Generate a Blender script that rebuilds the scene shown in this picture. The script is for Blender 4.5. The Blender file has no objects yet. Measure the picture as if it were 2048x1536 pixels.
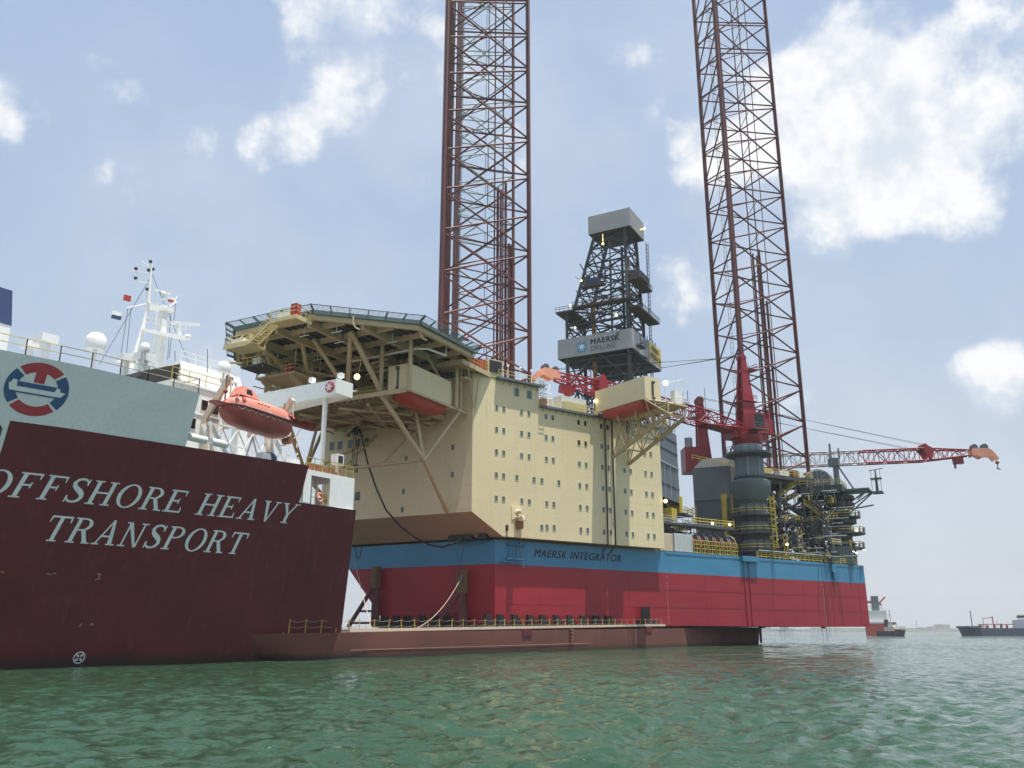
import bpy, math, random
import numpy as np
from mathutils import Vector, Matrix
random.seed(7)
scn = bpy.context.scene
col = scn.collection
V = Vector
# ------------------------------------------------------------------ camera
CAMZ = 2.4
FPX = 1740.0                      # focal length for a 2048 px wide picture
PITCH = math.atan((1263 - 768) / FPX)
cam = bpy.data.cameras.new('camera')
cam.sensor_width = 36.0
cam.lens = FPX / 2048 * 36.0
cam.clip_start = 0.5
cam.clip_end = 40000
camo = bpy.data.objects.new('camera', cam)
camo.location = (0, 0, CAMZ)
camo.rotation_euler = (math.pi / 2 + PITCH, 0, 0)
col.objects.link(camo)
scn.camera = camo
# ------------------------------------------------------------------ sun, sky, exposure
SUN_EL = math.radians(79)
SUN_AZ = math.radians(-38)        # angle from +X
sdir = V((math.cos(SUN_EL) * math.cos(SUN_AZ), math.cos(SUN_EL) * math.sin(SUN_AZ), math.sin(SUN_EL)))
sl = bpy.data.lights.new('sun', 'SUN')
sl.energy = 5.0
sl.angle = math.radians(0.6)
sl.color = (1.0, 0.95, 0.87)
so_ = bpy.data.objects.new('sun', sl)
so_.rotation_euler = sdir.to_track_quat('Z', 'Y').to_euler()
so_.location = (0, 0, 400)
col.objects.link(so_)
scn.view_settings.view_transform = 'Standard'
scn.view_settings.look = 'None'
scn.view_settings.exposure = 0.47
scn.view_settings.gamma = 1.0
scn.view_settings.use_curve_mapping = False

world = bpy.data.worlds.new('World')
scn.world = world
world.use_nodes = True
wt = world.node_tree
wt.nodes.clear()
def wn(t, **k):
    n = wt.nodes.new(t)
    for a, b in k.items(): setattr(n, a, b)
    return n
wl = wt.links.new
def wmath(op, a, b=None, clamp=False):
    n = wn('ShaderNodeMath', operation=op, use_clamp=clamp)
    for i, q in enumerate((a, b)):
        if q is None: continue
        if isinstance(q, (int, float)): n.inputs[i].default_value = q
        else: wl(q, n.inputs[i])
    return n.outputs[0]
sky = wn('ShaderNodeTexSky', sky_type='NISHITA', sun_disc=False)
sky.sun_elevation = SUN_EL
sky.sun_rotation = math.atan2(sdir.x, sdir.y)
sky.altitude = 0
sky.air_density = 1.0
sky.dust_density = 4.5
sky.ozone_density = 1.6
geo = wn('ShaderNodeTexCoord')
nrm = wn('ShaderNodeVectorMath', operation='NORMALIZE')
wl(geo.outputs['Generated'], nrm.inputs[0])
DIR = nrm.outputs[0]
def cray(x, y):
    u = (x - 1024) / FPX; v = (768 - y) / FPX
    cp, sp = math.cos(PITCH), math.sin(PITCH)
    return V((u, cp - v * sp, sp + v * cp)).normalized()
# billowing cumulus noise, and the same noise a little higher up for lit tops and grey bases
def cnoise(vec):
    a = wn('ShaderNodeTexNoise'); a.inputs['Scale'].default_value = 9.0; a.inputs['Detail'].default_value = 14; a.inputs['Roughness'].default_value = 0.60
    wl(vec, a.inputs['Vector']); return a.outputs[0]
n1 = cnoise(DIR)
upv = wn('ShaderNodeVectorMath', operation='ADD'); upv.inputs[1].default_value = (0.012, -.006, .035); wl(DIR, upv.inputs[0])
n1b = cnoise(upv.outputs[0])
n2 = wn('ShaderNodeTexNoise'); n2.inputs['Scale'].default_value = 2.6; n2.inputs['Detail'].default_value = 5; n2.inputs['Roughness'].default_value = 0.55
wl(DIR, n2.inputs['Vector'])
dens = wmath('ADD', wmath('MULTIPLY', n1, 1.7), wmath('MULTIPLY', n2.outputs[0], 0.5))
# cumulus banks: direction in the sky (given by where the photograph has them), angular radius, weight
CL = [(1850, 200, 9.5, .30), (1720, 320, 7.5, .30), (1640, 200, 6, .24), (1960, 110, 6, .22), (1500, 190, 4.5, .20), (1390, 560, 3.8, .27), (1420, 330, 3.2, .20), (1960, 330, 5, .12),
      (560, 0, 5.0, .24), (680, 0, 5.0, .24), (800, 40, 4.5, .24), (690, 190, 3.2, .36), (560, 285, 3.2, .38), (630, 250, 2.8, .18),
      (40, 215, 2.8, .40), (-20, 280, 2.4, .28), (430, 720, 2.4, .28), (1990, 755, 3.2, .34), (1180, 450, 3.2, .20), (990, 110, 4.2, .24), (1250, 110, 2.0, .10), (1320, 350, 2.2, .14), (1340, 250, 2.2, .14)]
for (x, y, r, k) in CL:
    d = cray(x, y)
    dp = wn('ShaderNodeVectorMath', operation='DOT_PRODUCT')
    wl(DIR, dp.inputs[0]); dp.inputs[1].default_value = d
    mr = wn('ShaderNodeMapRange', interpolation_type='SMOOTHSTEP')
    mr.inputs['From Min'].default_value = math.cos(math.radians(r))
    mr.inputs['From Max'].default_value = math.cos(math.radians(r * 0.15))
    mr.inputs['To Min'].default_value = 0.0; mr.inputs['To Max'].default_value = k
    wl(dp.outputs['Value'], mr.inputs['Value'])
    dens = wmath('ADD', dens, mr.outputs[0])
cm = wn('ShaderNodeMapRange', interpolation_type='SMOOTHSTEP')
cm.inputs['From Min'].default_value = 1.25; cm.inputs['From Max'].default_value = 1.60
wl(dens, cm.inputs['Value'])
core = wn('ShaderNodeMapRange', interpolation_type='SMOOTHSTEP')
core.inputs['From Min'].default_value = -.10; core.inputs['From Max'].default_value = .13
wl(wmath('SUBTRACT', n1, n1b), core.inputs['Value'])
ccol = wn('ShaderNodeMixRGB'); ccol.inputs[1].default_value = (5.1, 5.5, 6.1, 1); ccol.inputs[2].default_value = (7.1, 7.1, 7.1, 1)
wl(core.outputs[0], ccol.inputs[0])
# milky tropical air: the whole sky is veiled a little
sep = wn('ShaderNodeSeparateXYZ'); wl(DIR, sep.inputs[0])
ramp = wn('ShaderNodeValToRGB'); wl(sep.outputs['Z'], ramp.inputs[0])
els = ramp.color_ramp.elements
els[0].position = 0.0; els[0].color = (.455, .485, .525, 1)
els[1].position = 1.0; els[1].color = (.270, .365, .540, 1)
for p_, c_ in ((.12, (.405, .465, .545, 1)), (.30, (.350, .435, .555, 1)), (.55, (.305, .400, .555, 1))):
    e_ = els.new(p_); e_.color = c_
rs = wn('ShaderNodeVectorMath', operation='SCALE'); rs.inputs['Scale'].default_value = 10.0; wl(ramp.outputs[0], rs.inputs[0])
veil = wn('ShaderNodeMixRGB'); veil.inputs[0].default_value = 0.80
wl(sky.outputs[0], veil.inputs[1]); wl(rs.outputs[0], veil.inputs[2])
thin = wn('ShaderNodeMapRange', interpolation_type='SMOOTHSTEP'); thin.inputs['From Min'].default_value = .40; thin.inputs['From Max'].default_value = .72; thin.inputs['To Max'].default_value = .42
wl(n2.outputs[0], thin.inputs['Value'])
veil2 = wn('ShaderNodeMixRGB'); veil2.inputs[2].default_value = (5.3, 5.6, 6.0, 1)
wl(thin.outputs[0], veil2.inputs[0]); wl(veil.outputs[0], veil2.inputs[1])
mix = wn('ShaderNodeMixRGB')
wl(wmath('MULTIPLY', cm.outputs[0], 0.93), mix.inputs[0]); wl(veil2.outputs[0], mix.inputs[1]); wl(ccol.outputs[0], mix.inputs[2])
bg = wn('ShaderNodeBackground'); bg.inputs['Strength'].default_value = 0.105
wl(mix.outputs[0], bg.inputs['Color'])
wo = wn('ShaderNodeOutputWorld')
wl(bg.outputs[0], wo.inputs['Surface'])

# ------------------------------------------------------------------ frames of reference
AXA = math.radians(61.7)
RA = V((math.cos(AXA), math.sin(AXA), 0)); RL = V((math.sin(AXA), -math.cos(AXA), 0)); RO = V((-7.2, 149.1, 0))
def rig(a, l, z=0.0): return RO + RA * a + RL * l + V((0, 0, z))
def torig(P):
    d = P - RO
    return (d.dot(RA), d.dot(RL), P.z)
SD = V((.5475, .8368, 0)); SO = V((.8368, -.5475, 0)); SP = V((-13.8, 85.2, 0))
def ship(s, w, z=0.0): return SP + SD * s - SO * w + V((0, 0, z))
def toship(P):
    d = P - SP
    return (d.dot(SD), -d.dot(SO), P.z)
def rawray(x, y):
    u = (x - 1024) / FPX; v = (768 - y) / FPX
    cp, sp = math.cos(PITCH), math.sin(PITCH)
    return V((u, cp - v * sp, sp + v * cp))
def at(x, y, Y):                                  # the point a given distance out along a sight line
    r = rawray(x, y)
    return r * (Y / r.y) + V((0, 0, CAMZ))
def onplane(x, y, Q, n):
    r = rawray(x, y)
    t = n.dot(Q - V((0, 0, CAMZ))) / n.dot(r)
    return r * t + V((0, 0, CAMZ))
CD = (.9015, .433)                                # hull side direction in rig axes
def side(t, z=0.0, off=0.0, sg=1):                # a point on the starboard (sg=1) or port hull side
    return rig(-17.2 + CD[0] * t - CD[1] * off, sg * (14.7 + CD[1] * t + CD[0] * off), z)

# ------------------------------------------------------------------ mesh helpers
class MB:
    def __init__(s): s.v = []; s.f = []; s.m = []; s.k = 0
    def face(s, pts):
        b = len(s.v); s.v += [tuple(p) for p in pts]; s.f.append(tuple(range(b, b + len(pts)))); s.m.append(s.k)
    def hexa(s, p):
        b = len(s.v); s.v += [tuple(q) for q in p]
        for q in ((3, 2, 1, 0), (4, 5, 6, 7), (0, 1, 5, 4), (1, 2, 6, 5), (2, 3, 7, 6), (3, 0, 4, 7)):
            s.f.append(tuple(b + i for i in q)); s.m.append(s.k)
        return s
    def box(s, F, a0, a1, l0, l1, z0, z1):
        return s.hexa([F(a, l, z) for z in (z0, z1) for a, l in ((a0, l0), (a1, l0), (a1, l1), (a0, l1))])
    def prism(s, bot, top):
        n = len(bot); b = len(s.v); s.v += [tuple(q) for q in bot] + [tuple(q) for q in top]
        s.f.append(tuple(reversed(range(b, b + n)))); s.m.append(s.k)
        s.f.append(tuple(range(b + n, b + 2 * n))); s.m.append(s.k)
        for i in range(n):
            j = (i + 1) % n
            s.f.append((b + i, b + j, b + n + j, b + n + i)); s.m.append(s.k)
        return s
    def bar(s, p, q, r, n=6, r2=None):
        p = V(p); q = V(q); d = q - p
        if d.length < 1e-6: return s
        d.normalize(); u = d.orthogonal().normalized(); w = d.cross(u); r2 = r if r2 is None else r2
        b = len(s.v)
        for (c, rr) in ((p, r), (q, r2)):
            for i in range(n):
                t = 2 * math.pi * i / n
                s.v.append(tuple(c + (u * math.cos(t) + w * math.sin(t)) * rr))
        for i in range(n):
            j = (i + 1) % n
            s.f.append((b + i, b + j, b + n + j, b + n + i)); s.m.append(s.k)
        s.f.append(tuple(reversed(range(b, b + n)))); s.f.append(tuple(range(b + n, b + 2 * n))); s.m += [s.k, s.k]
        return s
    def beam(s, p, q, w, h):                       # rectangular section, h upright
        p = V(p); q = V(q); d = (q - p).normalized()
        u = d.cross(V((0, 0, 1)))
        u = V((1, 0, 0)) if u.length < 1e-4 else u.normalized()
        n = u.cross(d)
        u = u * w / 2; n = n * h / 2
        return s.hexa([p - u - n, q - u - n, q + u - n, p + u - n, p - u + n, q - u + n, q + u + n, p + u + n])
    def path(s, pts, r, n=6):
        for a, b in zip(pts, pts[1:]): s.bar(a, b, r, n)
        return s
    def lathe(s, c, prof, n=20):
        c = V(c); b = len(s.v); m = len(prof)
        for (r, z) in prof:
            for i in range(n):
                t = 2 * math.pi * i / n
                s.v.append((c.x + r * math.cos(t), c.y + r * math.sin(t), c.z + z))
        for k in range(m - 1):
            for i in range(n):
                j = (i + 1) % n
                s.f.append((b + k * n + i, b + k * n + j, b + (k + 1) * n + j, b + (k + 1) * n + i)); s.m.append(s.k)
        s.f.append(tuple(reversed(range(b, b + n)))); s.f.append(tuple(range(b + (m - 1) * n, b + m * n))); s.m += [s.k, s.k]
        return s
    def rail(s, pts, h=1.1, r=.035, step=1.6, levels=(1.0, .55)):
        for a, b in zip(pts, pts[1:]):
            a = V(a); b = V(b); L = (b - a).length; n = max(1, int(round(L / step)))
            for i in range(n + 1):
                p = a.lerp(b, i / n); s.bar(p, p + V((0, 0, h)), r, 4)
            for k in levels:
                s.bar(a + V((0, 0, h * k)), b + V((0, 0, h * k)), r, 4)
        return s
    def ball(s, c, r, n=14, m=8, sz=1.0):
        return s.lathe(c, [(max(.01, r * math.sin(math.pi * k / m)), -r * sz * math.cos(math.pi * k / m)) for k in range(m + 1)], n)

MATS = {}
def worldpos(o):
    p = V((0, 0, 0))
    while o is not None: p = p + V(o.location); o = o.parent
    return p
def build(name, mb, mat, parent=None, smooth=False, kind=None):
    me = bpy.data.meshes.new(name)
    off = worldpos(parent) if parent is not None else V((0, 0, 0))
    vs = mb.v
    if parent is None:                              # origin at the middle of the base
        arr = np.array(vs); c = (arr.min(0) + arr.max(0)) / 2; off = V((c[0], c[1], arr[:, 2].min()))
    me.from_pydata([(x - off.x, y - off.y, z - off.z) for x, y, z in vs], [], mb.f)
    ml = mat if isinstance(mat, (list, tuple)) else [mat]
    for m in ml: me.materials.append(MATS[m])
    if len(ml) > 1: me.polygons.foreach_set('material_index', mb.m)
    if smooth:
        me.polygons.foreach_set('use_smooth', [True] * len(me.polygons))
        me.set_sharp_from_angle(angle=math.radians(38))
    me.update()
    o = bpy.data.objects.new(name, me); col.objects.link(o)
    if parent is None: o.location = off
    else: o.parent = parent
    if kind: o['kind'] = kind
    return o
def thing(name, label, cat, loc, group=None):
    o = bpy.data.objects.new(name, None); col.objects.link(o); o.location = V(loc); o.empty_display_size = 1
    o['label'] = label; o['category'] = cat
    if group: o['group'] = group
    return o
def tag(o, label, cat, group=None):
    o['label'] = label; o['category'] = cat
    if group: o['group'] = group
    return o
def inst(name, me, parent, M):                      # shared mesh, placed by a world matrix
    o = bpy.data.objects.new(name, me); col.objects.link(o)
    o.parent = parent
    o.matrix_local = Matrix.Translation(-worldpos(parent)) @ M
    return o
def framed(P, x, y, z):                             # matrix from origin and three axes
    return Matrix(((x[0], y[0], z[0], P[0]), (x[1], y[1], z[1], P[1]), (x[2], y[2], z[2], P[2]), (0, 0, 0, 1)))

# ------------------------------------------------------------------ materials
def newmat(name):
    m = bpy.data.materials.new(name); m.use_nodes = True; MATS[name] = m
    t = m.node_tree; b = t.nodes['Principled BSDF']
    return m, t, b
def paint(name, c, rough=.5, var=.12, streak=.25, stc=(.10, .06, .04), scale=.35, bump=.0, metal=0.0, sscale=(1.2, 1.2, .12), fine=.06, wet=None):
    m, t, b = newmat(name)
    g = t.nodes.new('ShaderNodeNewGeometry')
    N = lambda ty: t.nodes.new(ty)
    n = N('ShaderNodeTexNoise'); n.inputs['Scale'].default_value = scale; n.inputs['Detail'].default_value = 6
    t.links.new(g.outputs['Position'], n.inputs['Vector'])
    r = N('ShaderNodeMapRange'); r.inputs['From Min'].default_value = .25; r.inputs['From Max'].default_value = .75
    r.inputs['To Min'].default_value = 1 - var; r.inputs['To Max'].default_value = 1 + var
    t.links.new(n.outputs[0], r.inputs[0])
    n3 = N('ShaderNodeTexNoise'); n3.inputs['Scale'].default_value = 4.0; n3.inputs['Detail'].default_value = 4
    t.links.new(g.outputs['Position'], n3.inputs['Vector'])
    r3 = N('ShaderNodeMapRange'); r3.inputs['To Min'].default_value = 1 - fine * 2; r3.inputs['To Max'].default_value = 1 + fine * 2
    t.links.new(n3.outputs[0], r3.inputs[0])
    mu = N('ShaderNodeMath'); mu.operation = 'MULTIPLY'
    t.links.new(r.outputs[0], mu.inputs[0]); t.links.new(r3.outputs[0], mu.inputs[1])
    mx = N('ShaderNodeVectorMath'); mx.operation = 'SCALE'; mx.inputs[0].default_value = c
    t.links.new(mu.outputs[0], mx.inputs['Scale'])
    outc = mx.outputs[0]
    if streak > 0:
        sc = N('ShaderNodeVectorMath'); sc.operation = 'MULTIPLY'; sc.inputs[1].default_value = sscale
        t.links.new(g.outputs['Position'], sc.inputs[0])
        n2 = N('ShaderNodeTexNoise'); n2.inputs['Scale'].default_value = 1.0; n2.inputs['Detail'].default_value = 7; n2.inputs['Roughness'].default_value = .65
        t.links.new(sc.outputs[0], n2.inputs['Vector'])
        r2 = N('ShaderNodeMapRange'); r2.interpolation_type = 'SMOOTHSTEP'
        r2.inputs['From Min'].default_value = .52; r2.inputs['From Max'].default_value = .80; r2.inputs['To Max'].default_value = streak
        t.links.new(n2.outputs[0], r2.inputs[0])
        m2 = N('ShaderNodeMixRGB'); m2.inputs[2].default_value = (*stc, 1)
        t.links.new(r2.outputs[0], m2.inputs[0]); t.links.new(outc, m2.inputs[1]); outc = m2.outputs[0]
    if wet is not None:                              # weed and slime along the waterline
        sx = N('ShaderNodeSeparateXYZ'); t.links.new(g.outputs['Position'], sx.inputs[0])
        ad = N('ShaderNodeMath'); ad.operation = 'MULTIPLY_ADD'; ad.inputs[1].default_value = .9; ad.inputs[2].default_value = -.45
        t.links.new(n3.outputs[0], ad.inputs[0])
        sb = N('ShaderNodeMath'); sb.operation = 'ADD'; t.links.new(sx.outputs['Z'], sb.inputs[0]); t.links.new(ad.outputs[0], sb.inputs[1])
        rw = N('ShaderNodeMapRange'); rw.inputs['From Min'].default_value = wet - .3; rw.inputs['From Max'].default_value = wet + .15; rw.inputs['To Min'].default_value = .75; rw.inputs['To Max'].default_value = 0
        t.links.new(sb.outputs[0], rw.inputs[0])
        mw = N('ShaderNodeMixRGB'); mw.inputs[2].default_value = (.028, .026, .018, 1)
        t.links.new(rw.outputs[0], mw.inputs[0]); t.links.new(outc, mw.inputs[1]); outc = mw.outputs[0]
    t.links.new(outc, b.inputs['Base Color'])
    rr = N('ShaderNodeMapRange'); rr.inputs['To Min'].default_value = max(.05, rough - .12); rr.inputs['To Max'].default_value = min(1, rough + .12)
    t.links.new(n3.outputs[0], rr.inputs[0]); t.links.new(rr.outputs[0], b.inputs['Roughness'])
    b.inputs['Metallic'].default_value = metal
    if bump:
        bn = N('ShaderNodeBump'); bn.inputs['Distance'].default_value = bump; bn.inputs['Strength'].default_value = .6
        t.links.new(n.outputs[0], bn.inputs['Height']); t.links.new(bn.outputs[0], b.inputs['Normal'])
    return m
paint('ship_red', (.128, .016, .022), .62, .20, .50, (.185, .08, .08), .25, .10, sscale=(1.6, 1.6, .07), wet=.7)
paint('ship_rust', (.160, .054, .042), .8, .35, .80, (.085, .055, .050), .11, .08, sscale=(.5, .5, .25), wet=.55)
paint('ship_white', (.72, .76, .74), .5, .05, .12, (.42, .42, .36), .4, .02)
paint('bright_white', (.80, .80, .77), .45, .04, .16, (.48, .40, .30), .4)
paint('letter_white', (.74, .78, .76), .5, .05, .1, (.45, .45, .42))
paint('rig_red', (.31, .016, .028), .5, .12, .30, (.17, .02, .03), .2, .07, sscale=(.9, .9, .06))
paint('rig_blue', (.050, .225, .38), .45, .10, .28, (.05, .15, .24), .2, .06, sscale=(.9, .9, .08))
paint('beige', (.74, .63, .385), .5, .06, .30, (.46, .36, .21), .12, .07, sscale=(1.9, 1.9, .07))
paint('beige_seam', (.76, .66, .42), .5, .08, .1, (.40, .31, .18), .5)
paint('beige_steel', (.52, .42, .245), .55, .10, .22, (.28, .20, .11), .6)
paint('shaded_beige', (.46, .36, .225), .6, .08, .15, (.22, .15, .08), .2)  # cream paint with underside shade put into its colour
paint('leg_red', (.132, .040, .037), .55, .15, .3, (.10, .045, .04), .2)
paint('leg_green', (.28, .33, .31), .6, .1, .2, (.2, .18, .15), .2)
paint('dark_steel', (.040, .050, .056), .55, .2, .3, (.10, .07, .05), .3)
paint('grey_paint', (.125, .150, .160), .5, .10, .25, (.10, .10, .09), .3)
paint('grey_dark', (.075, .088, .096), .55, .12, .25, (.08, .06, .05), .3)
paint('clad_grey', (.43, .425, .43), .45, .05, .12, (.34, .30, .28), .3)
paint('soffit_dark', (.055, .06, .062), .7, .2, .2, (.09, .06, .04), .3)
paint('panel_grey', (.135, .155, .185), .5, .10, .22, (.10, .10, .11), .5)
paint('panel_trim', (.34, .37, .39), .5, .1, .1)
paint('crane_red', (.27, .013, .022), .42, .14, .25, (.20, .02, .025), .5)
paint('crane_grey', (.36, .32, .31), .5, .1, .15, (.30, .14, .11), .5)
paint('crane_pink', (.66, .29, .20), .5, .12, .2, (.45, .18, .12), .6)
paint('lifeboat_orange', (.72, .265, .195), .42, .14, .25, (.40, .16, .11), .9)
paint('lifeboat_red', (.36, .075, .06), .5, .16, .35, (.22, .06, .05), .9)
paint('boat_bottom', (.42, .06, .035), .5, .15, .25, (.25, .04, .03), .8)
paint('yellow', (.52, .40, .055), .5, .12, .3, (.30, .2, .04), .8)
paint('pale_yellow', (.58, .50, .25), .5, .1, .25, (.35, .26, .12), .8)
paint('rust', (.26, .115, .06), .8, .3, .4, (.12, .06, .04), .8)
paint('timber', (.17, .115, .07), .85, .3, .5, (.06, .045, .03), 1.2, sscale=(3, 3, 6))
paint('rubber', (.018, .018, .02), .8, .2, 0)
paint('black_paint', (.015, .015, .017), .5, .1, 0)
paint('rope', (.38, .31, .24), .9, .2, 0)
paint('net', (.10, .155, .16), .7, .15, .2, (.05, .06, .06), .5)
paint('deck_green', (.07, .11, .10), .8, .2, 0)
paint('navy', (.03, .055, .14), .5, .1, .1, (.03, .04, .08))
paint('logo_red', (.42, .045, .055), .5, .08, .1, (.3, .05, .05))
paint('logo_blue', (.035, .10, .22), .5, .08, .1, (.04, .08, .15))
paint('sky_blue', (.10, .33, .50), .5, .05, 0)
paint('sign_yellow', (.66, .48, .06), .5, .05, .1, (.4, .3, .08))
paint('hose_red', (.27, .06, .05), .6, .2, .2, (.08, .03, .03), 1.5)
paint('container_cream', (.66, .55, .42), .55, .06, .25, (.40, .26, .16), .8)
paint('container_white', (.55, .58, .57), .5, .06, .25, (.35, .30, .26), .8)
paint('tanker_blue', (.045, .055, .10), .6, .1, .15, (.12, .08, .08), .1)
paint('far_red', (.40, .05, .04), .6, .15, .2, (.2, .06, .05), .1)
paint('far_dark', (.05, .05, .055), .6, .15, .1)
paint('far_white', (.6, .6, .6), .6, .1, .1)
paint('shore_green', (.06, .08, .055), .9, .4, 0, scale=.02)
paint('shore_sand', (.42, .36, .28), .9, .2, 0, scale=.02)
paint('shore_build', (.30, .29, .30), .8, .4, 0, scale=.05)
def glassmat(name, c, r):
    m, t, b = newmat(name)
    b.inputs['Base Color'].default_value = (*c, 1); b.inputs['Roughness'].default_value = r
    b.inputs['IOR'].default_value = 1.5
glassmat('glass', (.085, .145, .155), .08)
glassmat('dark_glass', (.012, .014, .016), .08)
def lampmat(name, c, e):
    m, t, b = newmat(name)
    b.inputs['Base Color'].default_value = (*c, 1)
    b.inputs['Emission Color'].default_value = (*c, 1); b.inputs['Emission Strength'].default_value = e
lampmat('lamp', (1, .72, .30), 3)
lampmat('tube_lamp', (1, .93, .8), 2.2)
# ------------------------------------------------------------------ sea
def seamat():
    m, t, b = newmat('sea')
    N = lambda ty: t.nodes.new(ty); L = t.links.new
    g = N('ShaderNodeNewGeometry')
    n = N('ShaderNodeTexNoise'); n.inputs['Scale'].default_value = .035; n.inputs['Detail'].default_value = 4
    L(g.outputs['Position'], n.inputs['Vector'])
    cr = N('ShaderNodeValToRGB')
    cr.color_ramp.elements[0].position = .3; cr.color_ramp.elements[0].color = (.020, .052, .030, 1)
    cr.color_ramp.elements[1].position = .7; cr.color_ramp.elements[1].color = (.032, .076, .046, 1)
    L(n.outputs[0], cr.inputs[0]); L(cr.outputs[0], b.inputs['Base Color'])
    b.inputs['Roughness'].default_value = .06; b.inputs['IOR'].default_value = 1.333; b.inputs['Specular IOR Level'].default_value = .36
    prev = None
    for sc, dist, st in ((1.5, .10, .8), (4.6, .032, .9), (13.0, .010, .9)):
        mp = N('ShaderNodeVectorMath'); mp.operation = 'MULTIPLY'; mp.inputs[1].default_value = (1.0, 1.35, 1)
        L(g.outputs['Position'], mp.inputs[0])
        w = N('ShaderNodeTexNoise'); w.inputs['Scale'].default_value = sc; w.inputs['Detail'].default_value = 3; w.inputs['Roughness'].default_value = .55; w.inputs['Distortion'].default_value = .4
        L(mp.outputs[0], w.inputs['Vector'])
        bn = N('ShaderNodeBump'); bn.inputs['Strength'].default_value = st; bn.inputs['Distance'].default_value = dist
        L(w.outputs[0], bn.inputs['Height'])
        if prev: L(prev, bn.inputs['Normal'])
        prev = bn.outputs[0]
    # wavelets too small to model: scattered facet tilts that hold at any distance
    nn = N('ShaderNodeTexNoise'); nn.inputs['Scale'].default_value = 1.7; nn.inputs['Detail'].default_value = 4; nn.inputs['Roughness'].default_value = .6
    L(g.outputs['Position'], nn.inputs['Vector'])
    sb = N('ShaderNodeVectorMath'); sb.operation = 'SUBTRACT'; sb.inputs[1].default_value = (.5, .5, .5); L(nn.outputs['Color'], sb.inputs[0])
    ml = N('ShaderNodeVectorMath'); ml.operation = 'MULTIPLY'; ml.inputs[1].default_value = (1.5, 1.5, 0); L(sb.outputs[0], ml.inputs[0])
    ad = N('ShaderNodeVectorMath'); ad.operation = 'ADD'; L(prev, ad.inputs[0]); L(ml.outputs[0], ad.inputs[1])
    no = N('ShaderNodeVectorMath'); no.operation = 'NORMALIZE'; L(ad.outputs[0], no.inputs[0])
    L(no.outputs[0], b.inputs['Normal'])
seamat()
def sea():
    th = np.radians(np.concatenate([np.linspace(48, 132, 560), np.linspace(136, 404, 68)]))      # finest where the strait is open
    rr = np.concatenate([9 * (420 / 9) ** np.linspace(0, 1, 540), [480, 600, 850, 1300, 2200, 4000, 8000, 14000]])
    T, R = np.meshgrid(th, rr); X, Y = R * np.cos(T), R * np.sin(T)
    rng = np.random.RandomState(3); Z = np.zeros_like(X)
    for i in range(72):
        lam = 0.26 * (2.2 / 0.26) ** rng.rand(); a = math.radians(-62) + rng.randn() * .8; k = 2 * math.pi / lam
        ph = k * (X * math.cos(a) + Y * math.sin(a)) + rng.rand() * 6.28 + .6 * np.sin((X * math.sin(a) - Y * math.cos(a)) * k * .31 + rng.rand() * 6.28)
        Z += .0085 * lam ** .8 * np.clip(1.35 - R * .0085 / (lam * .33), 0, 1) * (np.sin(ph) + .28 * np.sin(2 * ph + 1.3))
    for i in range(16):                               # longer chop out in the open strait
        lam = 4.5 * 2 ** rng.rand(); a = math.radians(-65) + rng.randn() * .5; k = 2 * math.pi / lam
        ph = k * (X * math.cos(a) + Y * math.sin(a)) + rng.rand() * 6.28 + .8 * np.sin((X * math.sin(a) - Y * math.cos(a)) * k * .3 + rng.rand() * 6)
        Z += .0042 * lam * np.clip((R - 25) / 130, 0, 1) * np.sin(ph)
    Z *= np.clip(1 - (R - 300) / 110, 0, 1) * np.where((T > math.radians(46)) & (T < math.radians(134)), 1, 0)
    Z *= .75 + .5 * np.sin(X * .05 + 1) * np.sin(Y * .033)
    nx, ny = len(th), len(rr); idx = np.arange(nx * ny).reshape(ny, nx)
    nxt = np.roll(idx, -1, axis=1)
    F = np.stack([idx[:-1], nxt[:-1], nxt[1:], idx[1:]], -1).reshape(-1, 4)[:, ::-1]
    me = bpy.data.meshes.new('sea')
    co = np.concatenate([np.stack([X, Y, Z], -1).reshape(-1, 3), [[0, 0, 0]]])
    tri = np.stack([np.full(nx, nx * ny), idx[0], nxt[0]], -1)
    me.vertices.add(len(co)); me.vertices.foreach_set('co', co.ravel())
    nl = F.size + tri.size; me.loops.add(nl); me.loops.foreach_set('vertex_index', np.concatenate([F.ravel(), tri.ravel()]))
    me.polygons.add(len(F) + len(tri)); me.polygons.foreach_set('loop_start', np.concatenate([np.arange(len(F)) * 4, F.size + np.arange(len(tri)) * 3])); me.polygons.foreach_set('loop_total', np.concatenate([np.full(len(F), 4), np.full(len(tri), 3)]))
    me.update(calc_edges=True)
    bad = me.validate()
    me.polygons.foreach_set('use_smooth', [True] * len(me.polygons))
    if me.polygons[1000].normal.z < 0: me.flip_normals()
    me.materials.append(MATS['sea'])
    o = bpy.data.objects.new('sea_water', me); col.objects.link(o); o['kind'] = 'structure'
sea()

# ------------------------------------------------------------------ haze over the strait
def haze():
    mb = MB(); mb.box(lambda a, l, z: V((a, l, z)), -4500, 4500, -900, 4600, -1.6, 212)
    m = bpy.data.materials.new('haze'); m.use_nodes = True; t = m.node_tree; t.nodes.clear()
    v = t.nodes.new('ShaderNodeVolumePrincipled'); v.inputs['Color'].default_value = (.95, .98, 1, 1)
    v.inputs['Density'].default_value = .00014; v.inputs['Anisotropy'].default_value = .2
    ou = t.nodes.new('ShaderNodeOutputMaterial'); t.links.new(v.outputs[0], ou.inputs['Volume'])
    MATS['haze'] = m
    build('haze', mb, 'haze', None, kind='stuff')
haze()

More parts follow.
